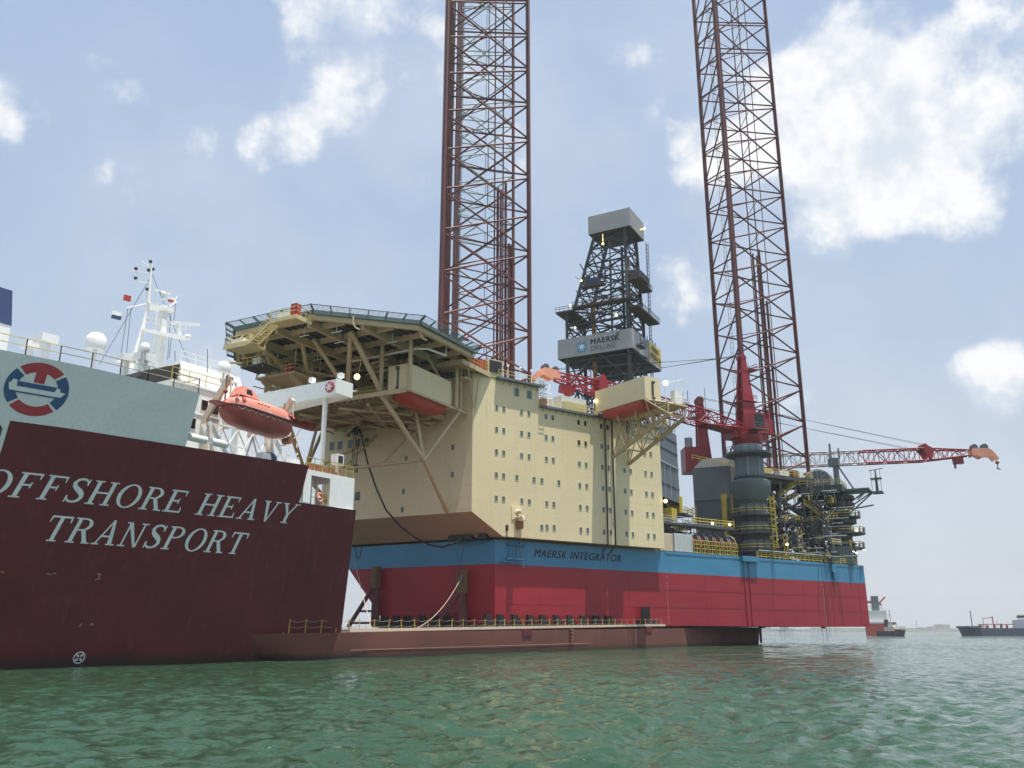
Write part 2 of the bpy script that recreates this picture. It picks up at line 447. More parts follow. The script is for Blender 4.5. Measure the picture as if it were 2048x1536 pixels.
# ------------------------------------------------------------------ lattice legs of the rig
LEGR = 18 / math.sqrt(3); BAY = 7.95; Z0 = 62.3 - 7 * BAY; NB = 25
def legs():
    TOP = Z0 + NB * BAY
    # shared meshes: chord tube, toothed rack, unit brace
    ch = MB(); ch.bar((0, 0, 0), (0, 0, TOP - 3.0), .43, 10)
    rk = MB(); rk.box(lambda a, l, z: V((a, l, z)), -.52, .52, -.09, .09, 0, TOP - 3.0)
    zt = .1
    while zt < TOP - 3.3:
        for sg in (-1, 1):
            x0, x1 = sg * .515, sg * .66
            rk.hexa([(x0, -.085, zt), (x1, -.085, zt + .05), (x1, .085, zt + .05), (x0, .085, zt), (x0, -.085, zt + .24), (x1, -.085, zt + .19), (x1, .085, zt + .19), (x0, .085, zt + .24)])
        zt += .36
    br = MB(); br.bar((0, 0, 0), (0, 0, 1), .18, 8)
    thin = MB(); thin.bar((0, 0, 0), (0, 0, 1), .09, 6)
    def mesh(nm, mb, mats):
        me = bpy.data.meshes.new(nm); me.from_pydata(mb.v, [], mb.f)
        for m in mats: me.materials.append(MATS[m])
        if nm != 'rack':
            me.polygons.foreach_set('use_smooth', [True] * len(me.polygons)); me.set_sharp_from_angle(angle=1.0)
        return me
    mch, mrk, mbr, mth = mesh('chord', ch, ['leg_red']), mesh('rack', rk, ['leg_red']), mesh('brace', br, ['leg_red']), mesh('inner_brace', thin, ['leg_red'])
    mbg, mtg = mesh('brace_pale', br, ['leg_green']), mesh('inner_brace_pale', thin, ['leg_green'])
    specs = [((0, 0), 'red lattice leg rising through the accommodation block beside the helideck', 99),
             ((61.5, 36.2), 'red lattice leg rising behind the grey crane pedestals', 99),
             ((60.3, -35.7), 'farthest red lattice leg seen through the leg beside the helideck, pale green near its top', 20)]
    for (a, l), lab, green in specs:
        C = rig(a, l, 2.9)
        root = thing('lattice_column', lab, 'rig leg', C, 'lattice legs of the jack-up rig')
        P = []
        for k in range(3):
            an = AXA + math.pi + k * 2 * math.pi / 3
            p = rig(a, l) + V((math.cos(an), math.sin(an), 0)) * LEGR; P.append(p)
            tg = V((-math.sin(an), math.cos(an), 0)); rd = V((math.cos(an), math.sin(an), 0))
            c = inst('chord', mch, root, Matrix.Translation(p + V((0, 0, 3.0))))
            r = bpy.data.objects.new('rack', mrk); col.objects.link(r); r.parent = c
            r.matrix_local = framed((0, 0, 0), tg, rd * -1 if tg.cross(rd).z < 0 else rd, (0, 0, 1))
        def seg(nm, me, p, q):
            d = q - p; L = d.length; z = d / L; x = z.orthogonal().normalized(); y = z.cross(x)
            inst(nm, me, root, framed(p, x, y, z * L))
        for b in range(NB - 1):
            z0 = Z0 + b * BAY; z1 = z0 + BAY
            if z1 < 10: continue
            g = z0 > 96 and green < 99
            for i in range(3):
                p, q = P[i], P[(i + 1) % 3]
                up = lambda u, z: V((u.x, u.y, z))
                seg('brace', mbg if g else mbr, up(p, z0 + .35), up(q, z1 - .35))
                seg('brace', mbg if g else mbr, up(q, z0 + .35), up(p, z1 - .35))
            mids = [V(((P[i].x + P[(i + 1) % 3].x) / 2, (P[i].y + P[(i + 1) % 3].y) / 2, (z0 + z1) / 2)) for i in range(3)]
            for i in range(3): seg('inner_brace', mtg if g else mth, mids[i], mids[(i + 1) % 3])
        # raw water tower pipes and ladder inside the leg
        if green == 99:
            cen = rig(a, l); tow = MB(); top1 = 84 if a < 1 else 87
            base = cen.lerp(P[1], .52) if a < 1 else cen.lerp(P[1], .30)
            for i, (dx, dy, r, zt) in enumerate([(-1.5, 0, .14, 200), (-.9, .5, .25, top1), (-.3, -.6, .22, top1 - 1), (.1, -.3, .14, 200), (.6, .3, .25, top1 + 1), (1.2, -.2, .25, top1 - 12), (1.6, .6, .2, top1 - 12), (2.0, .1, .1, 200)]):
                tow.bar(base + V((dx, dy, 14)), base + V((dx, dy, zt)), r, 8)
            for zz in range(20, int(top1), 4):
                tow.bar(base + V((-1.5, 0, zz)), base + V((1.9, .1, zz)), .07, 4)
            build('water_tower_pipes', tow, 'leg_red', root, True)
            lad = MB(); b2 = cen.lerp(P[2], .55)
            for dx in (-.3, .3): lad.bar(b2 + V((dx, 0, 14)), b2 + V((dx, 0, 195)), .05, 4)
            for zz in np.arange(15, 195, 1.2): lad.bar(b2 + V((-.3, 0, zz)), b2 + V((.3, 0, zz)), .04, 4)
            build('ladder', lad, 'grey_paint', root)
legs()
# ------------------------------------------------------------------ text and flat marks
def textmb(s, size, shear=0.0, bold=0.0, extr=.02, spacing=1.0, width=1.0):
    cu = bpy.data.curves.new('txt', 'FONT'); cu.body = s; cu.size = 1.0; cu.shear = shear; cu.offset = bold; cu.extrude = 0; cu.space_character = spacing
    o = bpy.data.objects.new('txt', cu); col.objects.link(o)
    dg = bpy.context.evaluated_depsgraph_get(); me = bpy.data.meshes.new_from_object(o.evaluated_get(dg))
    vs = [v.co.copy() for v in me.vertices]; fs = [tuple(p.vertices) for p in me.polygons]
    bpy.data.objects.remove(o); bpy.data.curves.remove(cu); bpy.data.meshes.remove(me)
    x0 = min(v.x for v in vs); x1 = max(v.x for v in vs); y0 = min(v.y for v in vs); y1 = max(v.y for v in vs)
    return [((v.x - x0) / (x1 - x0), (v.y - y0) / (y1 - y0)) for v in vs], fs
def flattext(name, s, P, mat, parent, **k):            # P(u,v) with u,v in 0..1 gives the world point
    uv, fs = textmb(s, 1, **k)
    mb = MB(); mb.v = [tuple(P(u, v)) for u, v in uv]; mb.f = fs; mb.m = [0] * len(fs)
    return build(name, mb, mat, parent)

def boldtext(name, s, P, w, mat, parent, **k):         # heavier strokes: shifted copies, each a hair prouder
    uv, fs = textmb(s, 1, **k); mb = MB()
    for i, (du, dv) in enumerate(((-w, 0), (w, 0), (0, w * 1.6), (0, -w * 1.6))):
        b = len(mb.v); mb.v += [tuple(P(u + du, v + dv, i * .004)) for u, v in uv]; mb.f += [tuple(b + j for j in f) for f in fs]; mb.m += [0] * len(fs)
    return build(name, mb, mat, parent)
# ------------------------------------------------------------------ jack-up rig: hull and accommodation
RIG = thing('jackup_rig', 'jack-up drilling rig with red and blue hull and cream accommodation block', 'oil rig', rig(20, 0, 3.3))
HB, HT, HS = 3.3, 15.2, 11.75
OVH = 1.3
def make_hull():
    top = [rig(-17.2, 14.7), rig(65.5, 54.4), rig(65.5, -54.4), rig(-17.2, -14.7)]
    bow = 10.0
    bot = [rig(-17.2, 14.7), rig(65.5, 54.4), rig(65.5, -54.4), rig(-17.2 + 0, -4.0)]
    up = lambda P, z: [p + V((0, 0, z)) for p in P]
    mb = MB()
    def lerpP(f): return [t.lerp(b, f) for t, b in zip(top, bot)]
    f = (HT - HS) / (HT - HB)
    mid = lerpP(f)
    mb.k = 0; mb.prism(up(bot, HB), up(mid, HS))
    mb.k = 1; mb.prism(up(mid, HS + .002), up(top, HT - .002))
    mb.k = 2; mb.face(up(top, HT))
    h = build('hull', mb, ['rig_red', 'rig_blue', 'grey_dark'], RIG)
    # rubbing bars, plate seams, draft marks and the ladder recess on the starboard side
    for t in (34.6, 77.2):
        z = HB + .25
        while z < HS + .2:
            m = MB(); m.hexa([side(t + dt, z + dz, off) for dz in (0, .2) for dt, off in ((0, .004), (.2, .004), (.2, .02), (0, .02))]); z += .5 if z < 10 else .9
            build('draft_mark', m, 'rope', h)
    for za, zb, mt in ((HB + .1, HS, 'rig_red'), (HS, HT - .4, 'rig_blue')):
        for t in (54.3, 55.6): m = MB(); m.bar(side(t, za, .10), side(t, zb, .10), .08, 6); build('ladder_guide', m, mt, h)
    for z in (6.2, 9.0):
        m = MB(); m.hexa([side(t, z + dz, off) for dz in (0, .07) for t, off in ((.2, .003), (91.5, .003), (91.5, .018), (.2, .018))])
        build('plate_seam', m, 'rig_red', h)
    for t in range(8, 90, 9):
        m = MB(); m.hexa([side(t + dt, z, off) for z in (HB + .05, HS - .05) for dt, off in ((0, .002), (.06, .002), (.06, .014), (0, .014))])
        build('plate_seam', m, 'rig_red', h)
    m = MB(); m.hexa([side(t, z, off) for z in (HT - .35, HT + .12) for t, off in ((34.5, .01), (91.6, .01), (91.6, .05), (34.5, .05))])
    build('deck_edge', m, 'rig_blue', h)
    # name
    c0, c1 = 7.0, 24.5
    boldtext('name_lettering', 'MAERSK INTEGRATOR', lambda u, v, o: side(c0 + (c1 - c0) * u, 13.05 + 1.15 * v, .03 + o), .0028, 'black_paint', h, shear=.3, bold=0.0, spacing=1.15)
    # anchor rack in hull blue
    m = MB()
    for t in (2.4, 3.0, 3.7, 4.4): m.bar(side(t, 12.6, .5), side(t, 14.6, .35), .09, 6)
    m.bar(side(1.6, 12.5, .6), side(4.8, 12.5, .6), .16, 8); m.bar(side(2.0, 14.6, .3), side(5.0, 14.6, .3), .16, 8)
    for t in (2.6, 3.4, 4.2, 4.9): m.ball(side(t, 14.75, .35), .28, 10, 6)
    m.bar(side(.4, 12.1, .5), side(4.2, 12.1, .5), .14, 6); m.bar(side(4.4, 12.2, .5), side(4.6, 11.3, .7), .07, 6)
    build('anchor_rack', m, 'rig_blue', h, True)
    # blue sponson pads and outfall at the stern
    m = MB(); m.hexa([side(t, z, o) for z in (13.6, HT + .02) for t, o in ((80.2, .01), (81.6, .01), (81.6, .5), (80.2, .5))])
    m.bar(side(80.9, 12.2, .35), side(80.9, 13.6, .35), .3, 10); build('outfall', m, 'rig_blue', h, True)
    m = MB(); m.hexa([side(t, z, o) for z in (14.5, HT + .25) for t, o in ((53.5, .01), (58, .01), (58, .7), (53.5, .7))]); build('gangway_sponson', m, 'rig_blue', h)
    # fairlead chocks on the bow edge
    for l in (9.5, 13.2, -13):
        m = MB(); m.box(rig, -18.5, -16.9, l - (2.0 if l == 9.5 else .7), l + (2.0 if l == 9.5 else .7), HT + .01, HT + .75)
        build('fairlead', m, 'black_paint', h)
    return h
HULL = make_hull()

Z1, Z2 = 39.1, 36.0
BT0, BT1, BTS = -5.0, 33.2, 7.2
def make_block():
    mb = MB()
    fa = -22.3
    cs = side(BT0, 0, OVH); lf = torig(cs)[1]
    def poly(t1, z, a0=None, l0=None):
        e = torig(side(t1, 0, OVH))
        a0 = fa if a0 is None else a0; l0 = lf if l0 is None else l0
        return [rig(a0, l0, z), rig(e[0], e[1], z), rig(e[0], -e[1], z), rig(a0, -l0, z)]
    # chamfered foot: soffit in a darker beige that carries its shade, cream sides
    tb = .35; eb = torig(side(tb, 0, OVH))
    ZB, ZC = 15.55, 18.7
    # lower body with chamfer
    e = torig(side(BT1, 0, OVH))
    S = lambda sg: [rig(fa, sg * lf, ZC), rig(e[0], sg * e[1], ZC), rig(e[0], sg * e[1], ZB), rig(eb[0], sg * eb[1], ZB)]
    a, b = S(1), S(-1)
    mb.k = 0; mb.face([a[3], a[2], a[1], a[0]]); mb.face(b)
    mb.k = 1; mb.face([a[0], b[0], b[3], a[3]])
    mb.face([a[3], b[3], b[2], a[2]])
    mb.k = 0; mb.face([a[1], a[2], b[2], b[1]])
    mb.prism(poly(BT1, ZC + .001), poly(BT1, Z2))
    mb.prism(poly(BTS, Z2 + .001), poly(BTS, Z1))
    blk = build('accommodation_block', mb, ['beige', 'shaded_beige'], RIG)
    # plinth between block and deck
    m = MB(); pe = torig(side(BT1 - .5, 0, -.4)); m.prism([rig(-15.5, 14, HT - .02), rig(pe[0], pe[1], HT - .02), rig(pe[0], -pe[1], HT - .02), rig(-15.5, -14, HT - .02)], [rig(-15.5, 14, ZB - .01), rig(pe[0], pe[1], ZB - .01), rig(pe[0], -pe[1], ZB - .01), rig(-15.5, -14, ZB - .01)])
    build('plinth', m, 'shaded_beige', blk)
    # windows: one shared mesh (frame, recessed pane)
    def winmesh(w, h, nm, gl='glass', dep=.05):
        m = MB(); F = lambda x, y, z: (x, y, z); fw = .055
        m.k = 0
        for (x0, x1, z0, z1) in ((-w / 2 - fw, w / 2 + fw, h / 2, h / 2 + fw), (-w / 2 - fw, w / 2 + fw, -h / 2 - fw, -h / 2), (-w / 2 - fw, -w / 2, -h / 2, h / 2), (w / 2, w / 2 + fw, -h / 2, h / 2)):
            m.box(F, x0, x1, -.06, dep, z0, z1)
        m.k = 1; m.box(F, -w / 2, w / 2, -.05, .025, -h / 2, h / 2)
        me = bpy.data.meshes.new(nm); me.from_pydata(m.v, [], m.f); me.materials.append(MATS['beige']); me.materials.append(MATS[gl])
        me.polygons.foreach_set('material_index', m.m); return me
    wm = winmesh(.50, .80, 'window'); wd = winmesh(.50, .80, 'window_dark', 'dark_glass'); wb = winmesh(.9, 1.3, 'window_tall', 'glass')
    tx = (side(1) - side(0)).normalized(); nx = (side(0, 0, 1) - side(0)).normalized(); zx = V((0, 0, 1))
    def sw(t, z, me, nm='window'): inst(nm, me, blk, framed(side(t, z, OVH), tx, nx, zx))
    pairs = [(-.8, .5), (3.8, 5.2), (8.5, 9.85), (15.1, 16.5), (19.9, 21.3), (24.7, 26.1), (29.5, 30.9)]
    for r, z in enumerate((17.4, 20.9, 24.3, 27.7, 31.1, 34.4)):
        for i, pr in enumerate(pairs):
            if r == 0 and i < 2: continue
            if r == 5 and i > 4: continue
            for t in pr:
                if r == 2 and i in (1, 2): continue
                dk = (r == 5 and i in (3, 4)) or (r == 4 and i == 3)
                sw(t, z, wd if dk else wm)
    for t in (2.9, 6.1, 7.6, 10.9): sw(t, 24.3, wm)
    for t in (7.5,): sw(t, 17.3, wm)
    for t in (2.9, 5.3): sw(t, 37.4, wb)
    sw(25.8, 34.6, wb)
    fx = -RL; fn = -RA
    def fwin(l, z, me): inst('window', me, blk, framed(rig(fa, l, z), RL, -RA, zx))
    for l, z in ((2.0, 32.2), (2.2, 27.3), (1.9, 22.4), (1.8, 18.9 + .8), (10.4, 28.2), (10.4, 24.2), (-9, 32.2)): fwin(l, z, wm if z != 32.2 else wd)
    for l in (-12.2, -10.6, -8.6, -7.0, -5.4): fwin(l, 30.6, wb)
    for l, z in ((-7.2, 26.6), (-6.6, 22.3), (-10.8, 22.3)): fwin(l, z, wb)
    # deck level seams
    for z in (19.2, 22.6, 26.0, 29.4, 32.75, 35.9):
        m = MB(); t0 = BT0 + .1 if z > 18.8 else 2
        m.hexa([side(t, z + dz, o) for dz in (0, .09) for t, o in ((t0, OVH + .002), (BT1 - .1, OVH + .002), (BT1 - .1, OVH + .008), (t0, OVH + .008))])
        build('deck_seam', m, 'beige_seam', blk)
        m = MB(); m.box(rig, fa - .008, fa - .002, -lf + .1, lf - .1, z, z + .06); build('deck_seam', m, 'beige_seam', blk)
    # two black pipes running down the side
    for t in (20.55, 22.15):
        m = MB(); m.path([side(t, 35.6, OVH + .18), side(t, 15.6, OVH + .18), side(t - .6, 14.2, .6)], .11, 8); build('overboard_pipe', m, 'black_paint', blk, True)
    # winch bracket low on the side
    m = MB(); m.hexa([side(t, z, o) for z in (18.1, 20.0) for t, o in ((1.9, OVH + .01), (3.6, OVH + .01), (3.6, OVH + .12), (1.9, OVH + .12))])
    m.bar(side(2.9, 19.2, OVH + .1), side(2.9, 19.2, OVH + 1.3), .32, 10); m.bar(side(2.5, 18.5, OVH + .1), side(3.4, 18.0, OVH + 1.2), .15, 8); m.ball(side(3.3, 18.3, OVH + .8), .35)
    build('winch_bracket', m, 'beige_seam', blk, True)
    m = MB(); m.hexa([side(t, z, o) for z in (16.8, 17.9) for t, o in ((2.7, OVH + .01), (3.6, OVH + .01), (3.6, OVH + .7), (2.7, OVH + .7))]); m.bar(side(3.4, 17, OVH + .4), side(3.4, 12.6, OVH), .035, 5)
    build('winch', m, 'rust', blk)
    m = MB(); m.hexa([side(t, z, o) for z in (16.4, 17.2) for t, o in ((.9, OVH + .01), (1.25, OVH + .01), (1.25, OVH + .2), (.9, OVH + .2))]); m.bar(side(1.1, 16.5, OVH + .1), side(1.3, 14.4, OVH), .03, 5)
    build('vent_hatch', m, 'black_paint', blk)
    # roof edges: gutter walkway, rails
    m = MB(); m.hexa([side(t, z, o) for z in (Z1 - .28, Z1 + .04) for t, o in ((-1, OVH + .01), (BTS + .6, OVH + .01), (BTS + .6, OVH + .8), (-1, OVH + .8))])
    m.hexa([side(t, z, o) for z in (Z2 - .3, Z2 + .04) for t, o in ((BTS, OVH + .01), (BT1, OVH + .01), (BT1, OVH + .55), (BTS, OVH + .55))])
    for t in np.arange(-1, BTS, 1.3): m.bar(side(t, Z1 - .9, OVH + .05), side(t, Z1 - .2, OVH + .75), .05, 4)
    for t in np.arange(BTS + .6, BT1, 1.3): m.bar(side(t, Z2 - .8, OVH + .05), side(t, Z2 - .2, OVH + .5), .05, 4)
    build('roof_walkway', m, 'grey_paint', blk)
    m = MB(); m.rail([side(-1, Z1, OVH + .7), side(BTS + .5, Z1, OVH + .7)], r=.04); m.rail([side(BTS, Z2, OVH + .5), side(18.8, Z2, OVH + .5)], r=.04); m.rail([side(BTS + .1, Z1, OVH), side(BTS + .1, Z1, -8)], r=.04)
    build('roof_rail', m, 'pale_yellow', blk)
    # ladder cage at the roof step
    m = MB()
    for t in (BTS + .2, BTS + .9):
        m.bar(side(t, Z2, OVH + .1), side(t, Z1 + 1, OVH + .1), .05, 4)
    for z in np.arange(Z2, Z1 + 1, .32): m.bar(side(BTS + .2, z, OVH + .1), side(BTS + .9, z, OVH + .1), .03, 4)
    for z in np.arange(Z2 - .2, Z1 + .6, .7): m.path([side(BTS + .05, z, OVH + .1), side(BTS + .05, z, OVH + .8), side(BTS + 1.05, z, OVH + .8), side(BTS + 1.05, z, OVH + .1)], .035, 4)
    build('ladder', m, 'grey_dark', blk)
    return blk, fa, lf
BLK, BFA, BLF = make_block()
# ------------------------------------------------------------------ helideck and lifeboat platform on the bow
def shell(mb, C, ax, wd, L, W, H, up, keel=.5, n=14, m=8, flat=.75, bow=1.6):
    # half boat shape: sections along ax, rounded; up=+1 canopy, -1 hull
    C = V(C); ax = V(ax).normalized(); wd = V(wd).normalized(); b = len(mb.v)
    for i in range(n + 1):
        u = -1 + 2 * i / n; e = max(.02, (1 - abs(u) ** (bow * (1.0 if u < 0 else 1.6) * 2))) ** .5
        hh = max(.05, (1 - abs(u) ** (4 if u < 0 else 7))) ** .55
        for j in range(m + 1):
            t = math.pi * j / m; c, s_ = math.cos(t), math.sin(t)
            x = math.copysign(abs(c) ** flat, c); z = abs(s_) ** (.8 if up > 0 else .95)
            mb.v.append(tuple(C + ax * (u * L / 2) + wd * (x * W / 2 * e) + V((0, 0, up * H * z * hh))))
    for i in range(n):
        for j in range(m):
            a = b + i * (m + 1) + j
            mb.f.append((a, a + 1, a + m + 2, a + m + 1)); mb.m.append(mb.k)
def oct_pts(ap, z, c=(-33.4, 0)):
    r = ap / math.cos(math.pi / 8)
    return [rig(c[0] + r * math.cos(math.pi / 8 + k * math.pi / 4), c[1] + r * math.sin(math.pi / 8 + k * math.pi / 4), z) for k in range(8)]
def make_helideck():
    AP = 15.8
    mb = MB(); mb.k = 0; mb.prism(oct_pts(AP - .1, 40.62), oct_pts(AP - .1, 40.98))
    hd = build('helideck', mb, 'deck_green', RIG)
    m = MB(); o1 = oct_pts(AP, 40.28)
    for i in range(8): m.beam(o1[i], o1[(i + 1) % 8], .5, .75)
    build('edge_beam', m, 'beige_steel', hd)
    m = MB(); o2 = oct_pts(AP + .45, 40.82)
    for i in range(8): m.beam(o2[i], o2[(i + 1) % 8], .35, .5)
    build('deck_gutter', m, 'net', hd)
    # deck girders, each a part
    for l in (-10.6, -5.3, 0, 5.3, 10.6):
        h = AP - .3 if abs(l) < 6.5 else AP - .3 - (abs(l) - 6.5)
        m = MB(); m.beam(rig(-33.4 - h, l, 39.92), rig(-33.4 + h, l, 39.92), .42, 1.15); build('girder', m, 'beige_steel', hd)
    for a in (-13, -8.6, -4.3, 0, 4.3, 8.6, 13):
        h = AP - .3 if abs(a) < 6.5 else AP - .3 - (abs(a) - 6.5)
        m = MB(); m.beam(rig(-33.4 + a, -h, 40.12), rig(-33.4 + a, h, 40.12), .3, .75); build('cross_girder', m, 'beige_steel', hd)
    m = MB()
    for l in np.arange(-14.5, 14.6, 1.05):
        h = AP - .4 if abs(l) < 6.5 else AP - .4 - (abs(l) - 6.5)
        m.beam(rig(-33.4 - h, l, 40.48), rig(-33.4 + h, l, 40.48), .12, .26)
    build('deck_stringers', m, 'soffit_dark', hd, kind='stuff')
    # safety net round the edge, one frame per side of the octagon
    i0, i1 = oct_pts(AP + .5, 40.98), oct_pts(AP + 1.6, 41.42)
    for i in range(8):
        m = MB(); a0, a1, b0, b1 = i0[i], i0[(i + 1) % 8], i1[i], i1[(i + 1) % 8]
        for k in range(7):
            u = k / 6; m.beam(a0.lerp(a1, u), b0.lerp(b1, u), .12, .34 if k % 2 == 0 else .2)
        m.bar(b0, b1, .06, 5)
        for v in (.2, .4, .6, .8): m.bar(a0.lerp(b0, v), a1.lerp(b1, v), .022, 4)
        for k in range(16):
            u = (k + .5) / 16; m.bar(a0.lerp(a1, u), b0.lerp(b1, u), .012, 4)
        build('safety_net', m, 'net', hd)
    # access platform, stair and landing at the bow end
    m = MB(); m.box(rig, -52.6, -49.9, 2.4, 6.6, 39.4, 39.65); m.beam(rig(-52.6, 2.4, 39.3), rig(-52.6, 6.6, 39.3), .2, .45); m.beam(rig(-49.9, 6.6, 39.3), rig(-52.6, 6.6, 39.3), .2, .45)
    build('access_platform', m, 'pale_yellow', hd)
    m = MB(); m.rail([rig(-52.5, 2.4, 39.65), rig(-52.5, 6.5, 39.65), rig(-49.9, 6.5, 39.65)], r=.045, step=1.0); build('platform_rail', m, 'pale_yellow', hd)
    m = MB(); m.box(rig, -52.2, -51.3, 5.3, 6.2, 39.7, 41.3); build('foam_cabinet', m, 'far_red', hd)
    m = MB(); m.box(rig, -52.0, -51.0, 3.0, 4.7, 39.7, 40.6); build('locker', m, 'bright_white', hd)
    m = MB(); p, q = rig(-52.4, 2.4, 39.5), rig(-52.4, -1.0, 37.2)
    for da in (0, 1.4):
        d = RA * da; m.beam(p + d, q + d, .12, .32)
        m.bar(p + d + V((0, 0, 1.0)), q + d + V((0, 0, 1.0)), .05, 4); m.bar(p + d + V((0, 0, .5)), q + d + V((0, 0, .5)), .04, 4)
        for k in range(5): c = p.lerp(q, k / 4) + d; m.bar(c, c + V((0, 0, 1.0)), .04, 4)
    build('stair', m, 'pale_yellow', hd)
    for k in range(9):
        c = p.lerp(q, (k + .5) / 9); m = MB(); m.hexa([c + RA * a + RL * l + V((0, 0, z)) for z in (-.04, .03) for a, l in ((.07, -.15), (1.33, -.15), (1.33, .15), (.07, .15))]); build('stair_tread', m, 'pale_yellow', hd)
    m = MB(); m.box(rig, -52.8, -49.6, -5.0, -.9, 37.0, 37.25); m.box(rig, -52.86, -52.78, -5.0, -.9, 36.75, 37.35); build('landing', m, 'pale_yellow', hd)
    m = MB(); m.rail([rig(-52.7, -1.0, 37.25), rig(-52.7, -4.9, 37.25), rig(-49.7, -4.9, 37.25)], r=.05, step=.9); build('landing_rail', m, 'pale_yellow', hd)
    m = MB(); m.box(rig, -52.2, -51.2, -4.3, -2.4, 37.26, 38.2); build('foam_tank', m, 'bright_white', hd)
    m = MB(); m.bar(rig(-51.6, -1.6, 37.2), rig(-51.6, -1.6, 38.7), .28, 8); build('foam_monitor', m, 'pale_yellow', hd, True)
    m = MB()
    for (a, l) in ((-52.5, -1.1), (-49.8, -4.8), (-49.8, -1.0), (-52.5, -4.8)): m.bar(rig(a, l, 37.1), rig(-48.6, l, 40.6), .09, 6)
    build('landing_hanger', m, 'beige_steel', hd)
    # underslung galleries
    m = MB(); m.box(rig, -47.2, -43.9, -7.6, -3.6, 36.2, 36.4); build('gallery', m, 'soffit_dark', hd)
    m = MB(); m.box(rig, -43.4, -37.9, -8.6, -1.5, 35.75, 36.0); build('gallery', m, 'beige_steel', hd)
    m = MB(); m.rail([rig(-44, -3.7, 36.4), rig(-47.1, -3.7, 36.4), rig(-47.1, -7.5, 36.4), rig(-44, -7.5, 36.4)], r=.05, step=.9); build('gallery_rail', m, 'yellow', hd)
    m = MB(); m.rail([rig(-43.3, -8.5, 36.0), rig(-43.3, -1.6, 36.0), rig(-38, -1.6, 36.0)], r=.05); build('gallery_rail', m, 'pale_yellow', hd)
    m = MB(); m.bar(rig(-47.2, -7.4, 36.9), rig(-48.6, -9.6, 36.9), .16, 8); build('fire_monitor', m, 'beige_seam', hd)
    m = MB(); m.box(rig, -46.4, -45.4, -6.2, -5.0, 36.42, 37.6); build('locker', m, 'bright_white', hd)
    m = MB(); m.box(rig, -43.0, -42.2, -3.9, -2.6, 36.02, 37.2); build('fire_box', m, 'far_red', hd)
    for (a, l) in ((-47, -7.4), (-47, -3.8), (-44, -7.4), (-43.2, -8.4), (-43.2, -5), (-43.2, -1.7), (-40, -1.7), (-38.2, -1.7), (-38.2, -8.4)): m = MB(); m.bar(rig(a, l, 36.0), rig(a, l, 39.9), .075, 6); build('gallery_hanger', m, 'beige_steel', hd)
    for l in (-7.6, -2.6): m = MB(); m.beam(rig(-43, l, 35.6), rig(-37.4, l, 33.2), .35, .7); build('gallery_knee', m, 'beige_steel', hd)
    # lighting tubes hanging below the deck
    for (a, l, z) in ((-46, 7.5, 39.2), (-43, 5.5, 39.0), (-47, 3, 39.1), (-39.5, 11.5, 39.1), (-38.5, -2, 39)):
        m = MB(); m.bar(rig(a, l, z), rig(a, l, 40.3), .05, 5); m.bar(rig(a, l - .8, z), rig(a, l + .8, z), .07, 6); build('lamp_hanger', m, 'bright_white', hd)
    m = MB(); pts = [rig(-36.5, 2.5, 38.6), rig(-36.5, 13.4, 38.8), rig(-35.4, 14.4, 38.9), rig(-31.5, 14.8, 39.0)]; m.path(pts, .14, 8); m.bar(pts[-1], pts[-1] + V((0, 0, 1.4)), .1, 6); build('foam_pipe', m, 'bright_white', hd, True)
    for (a, l) in ((-46.5, 10.5), (-39, 15.6)):
        m = MB(); p = rig(a, l, 40.6); m.path([p, p + V((0, 0, -.9)), p + V((.3, .2, -1.4)), p + V((.8, .4, -1.6))], .09, 6); build('drain_pipe', m, 'beige_seam', hd, True)
    return hd
HD = make_helideck()

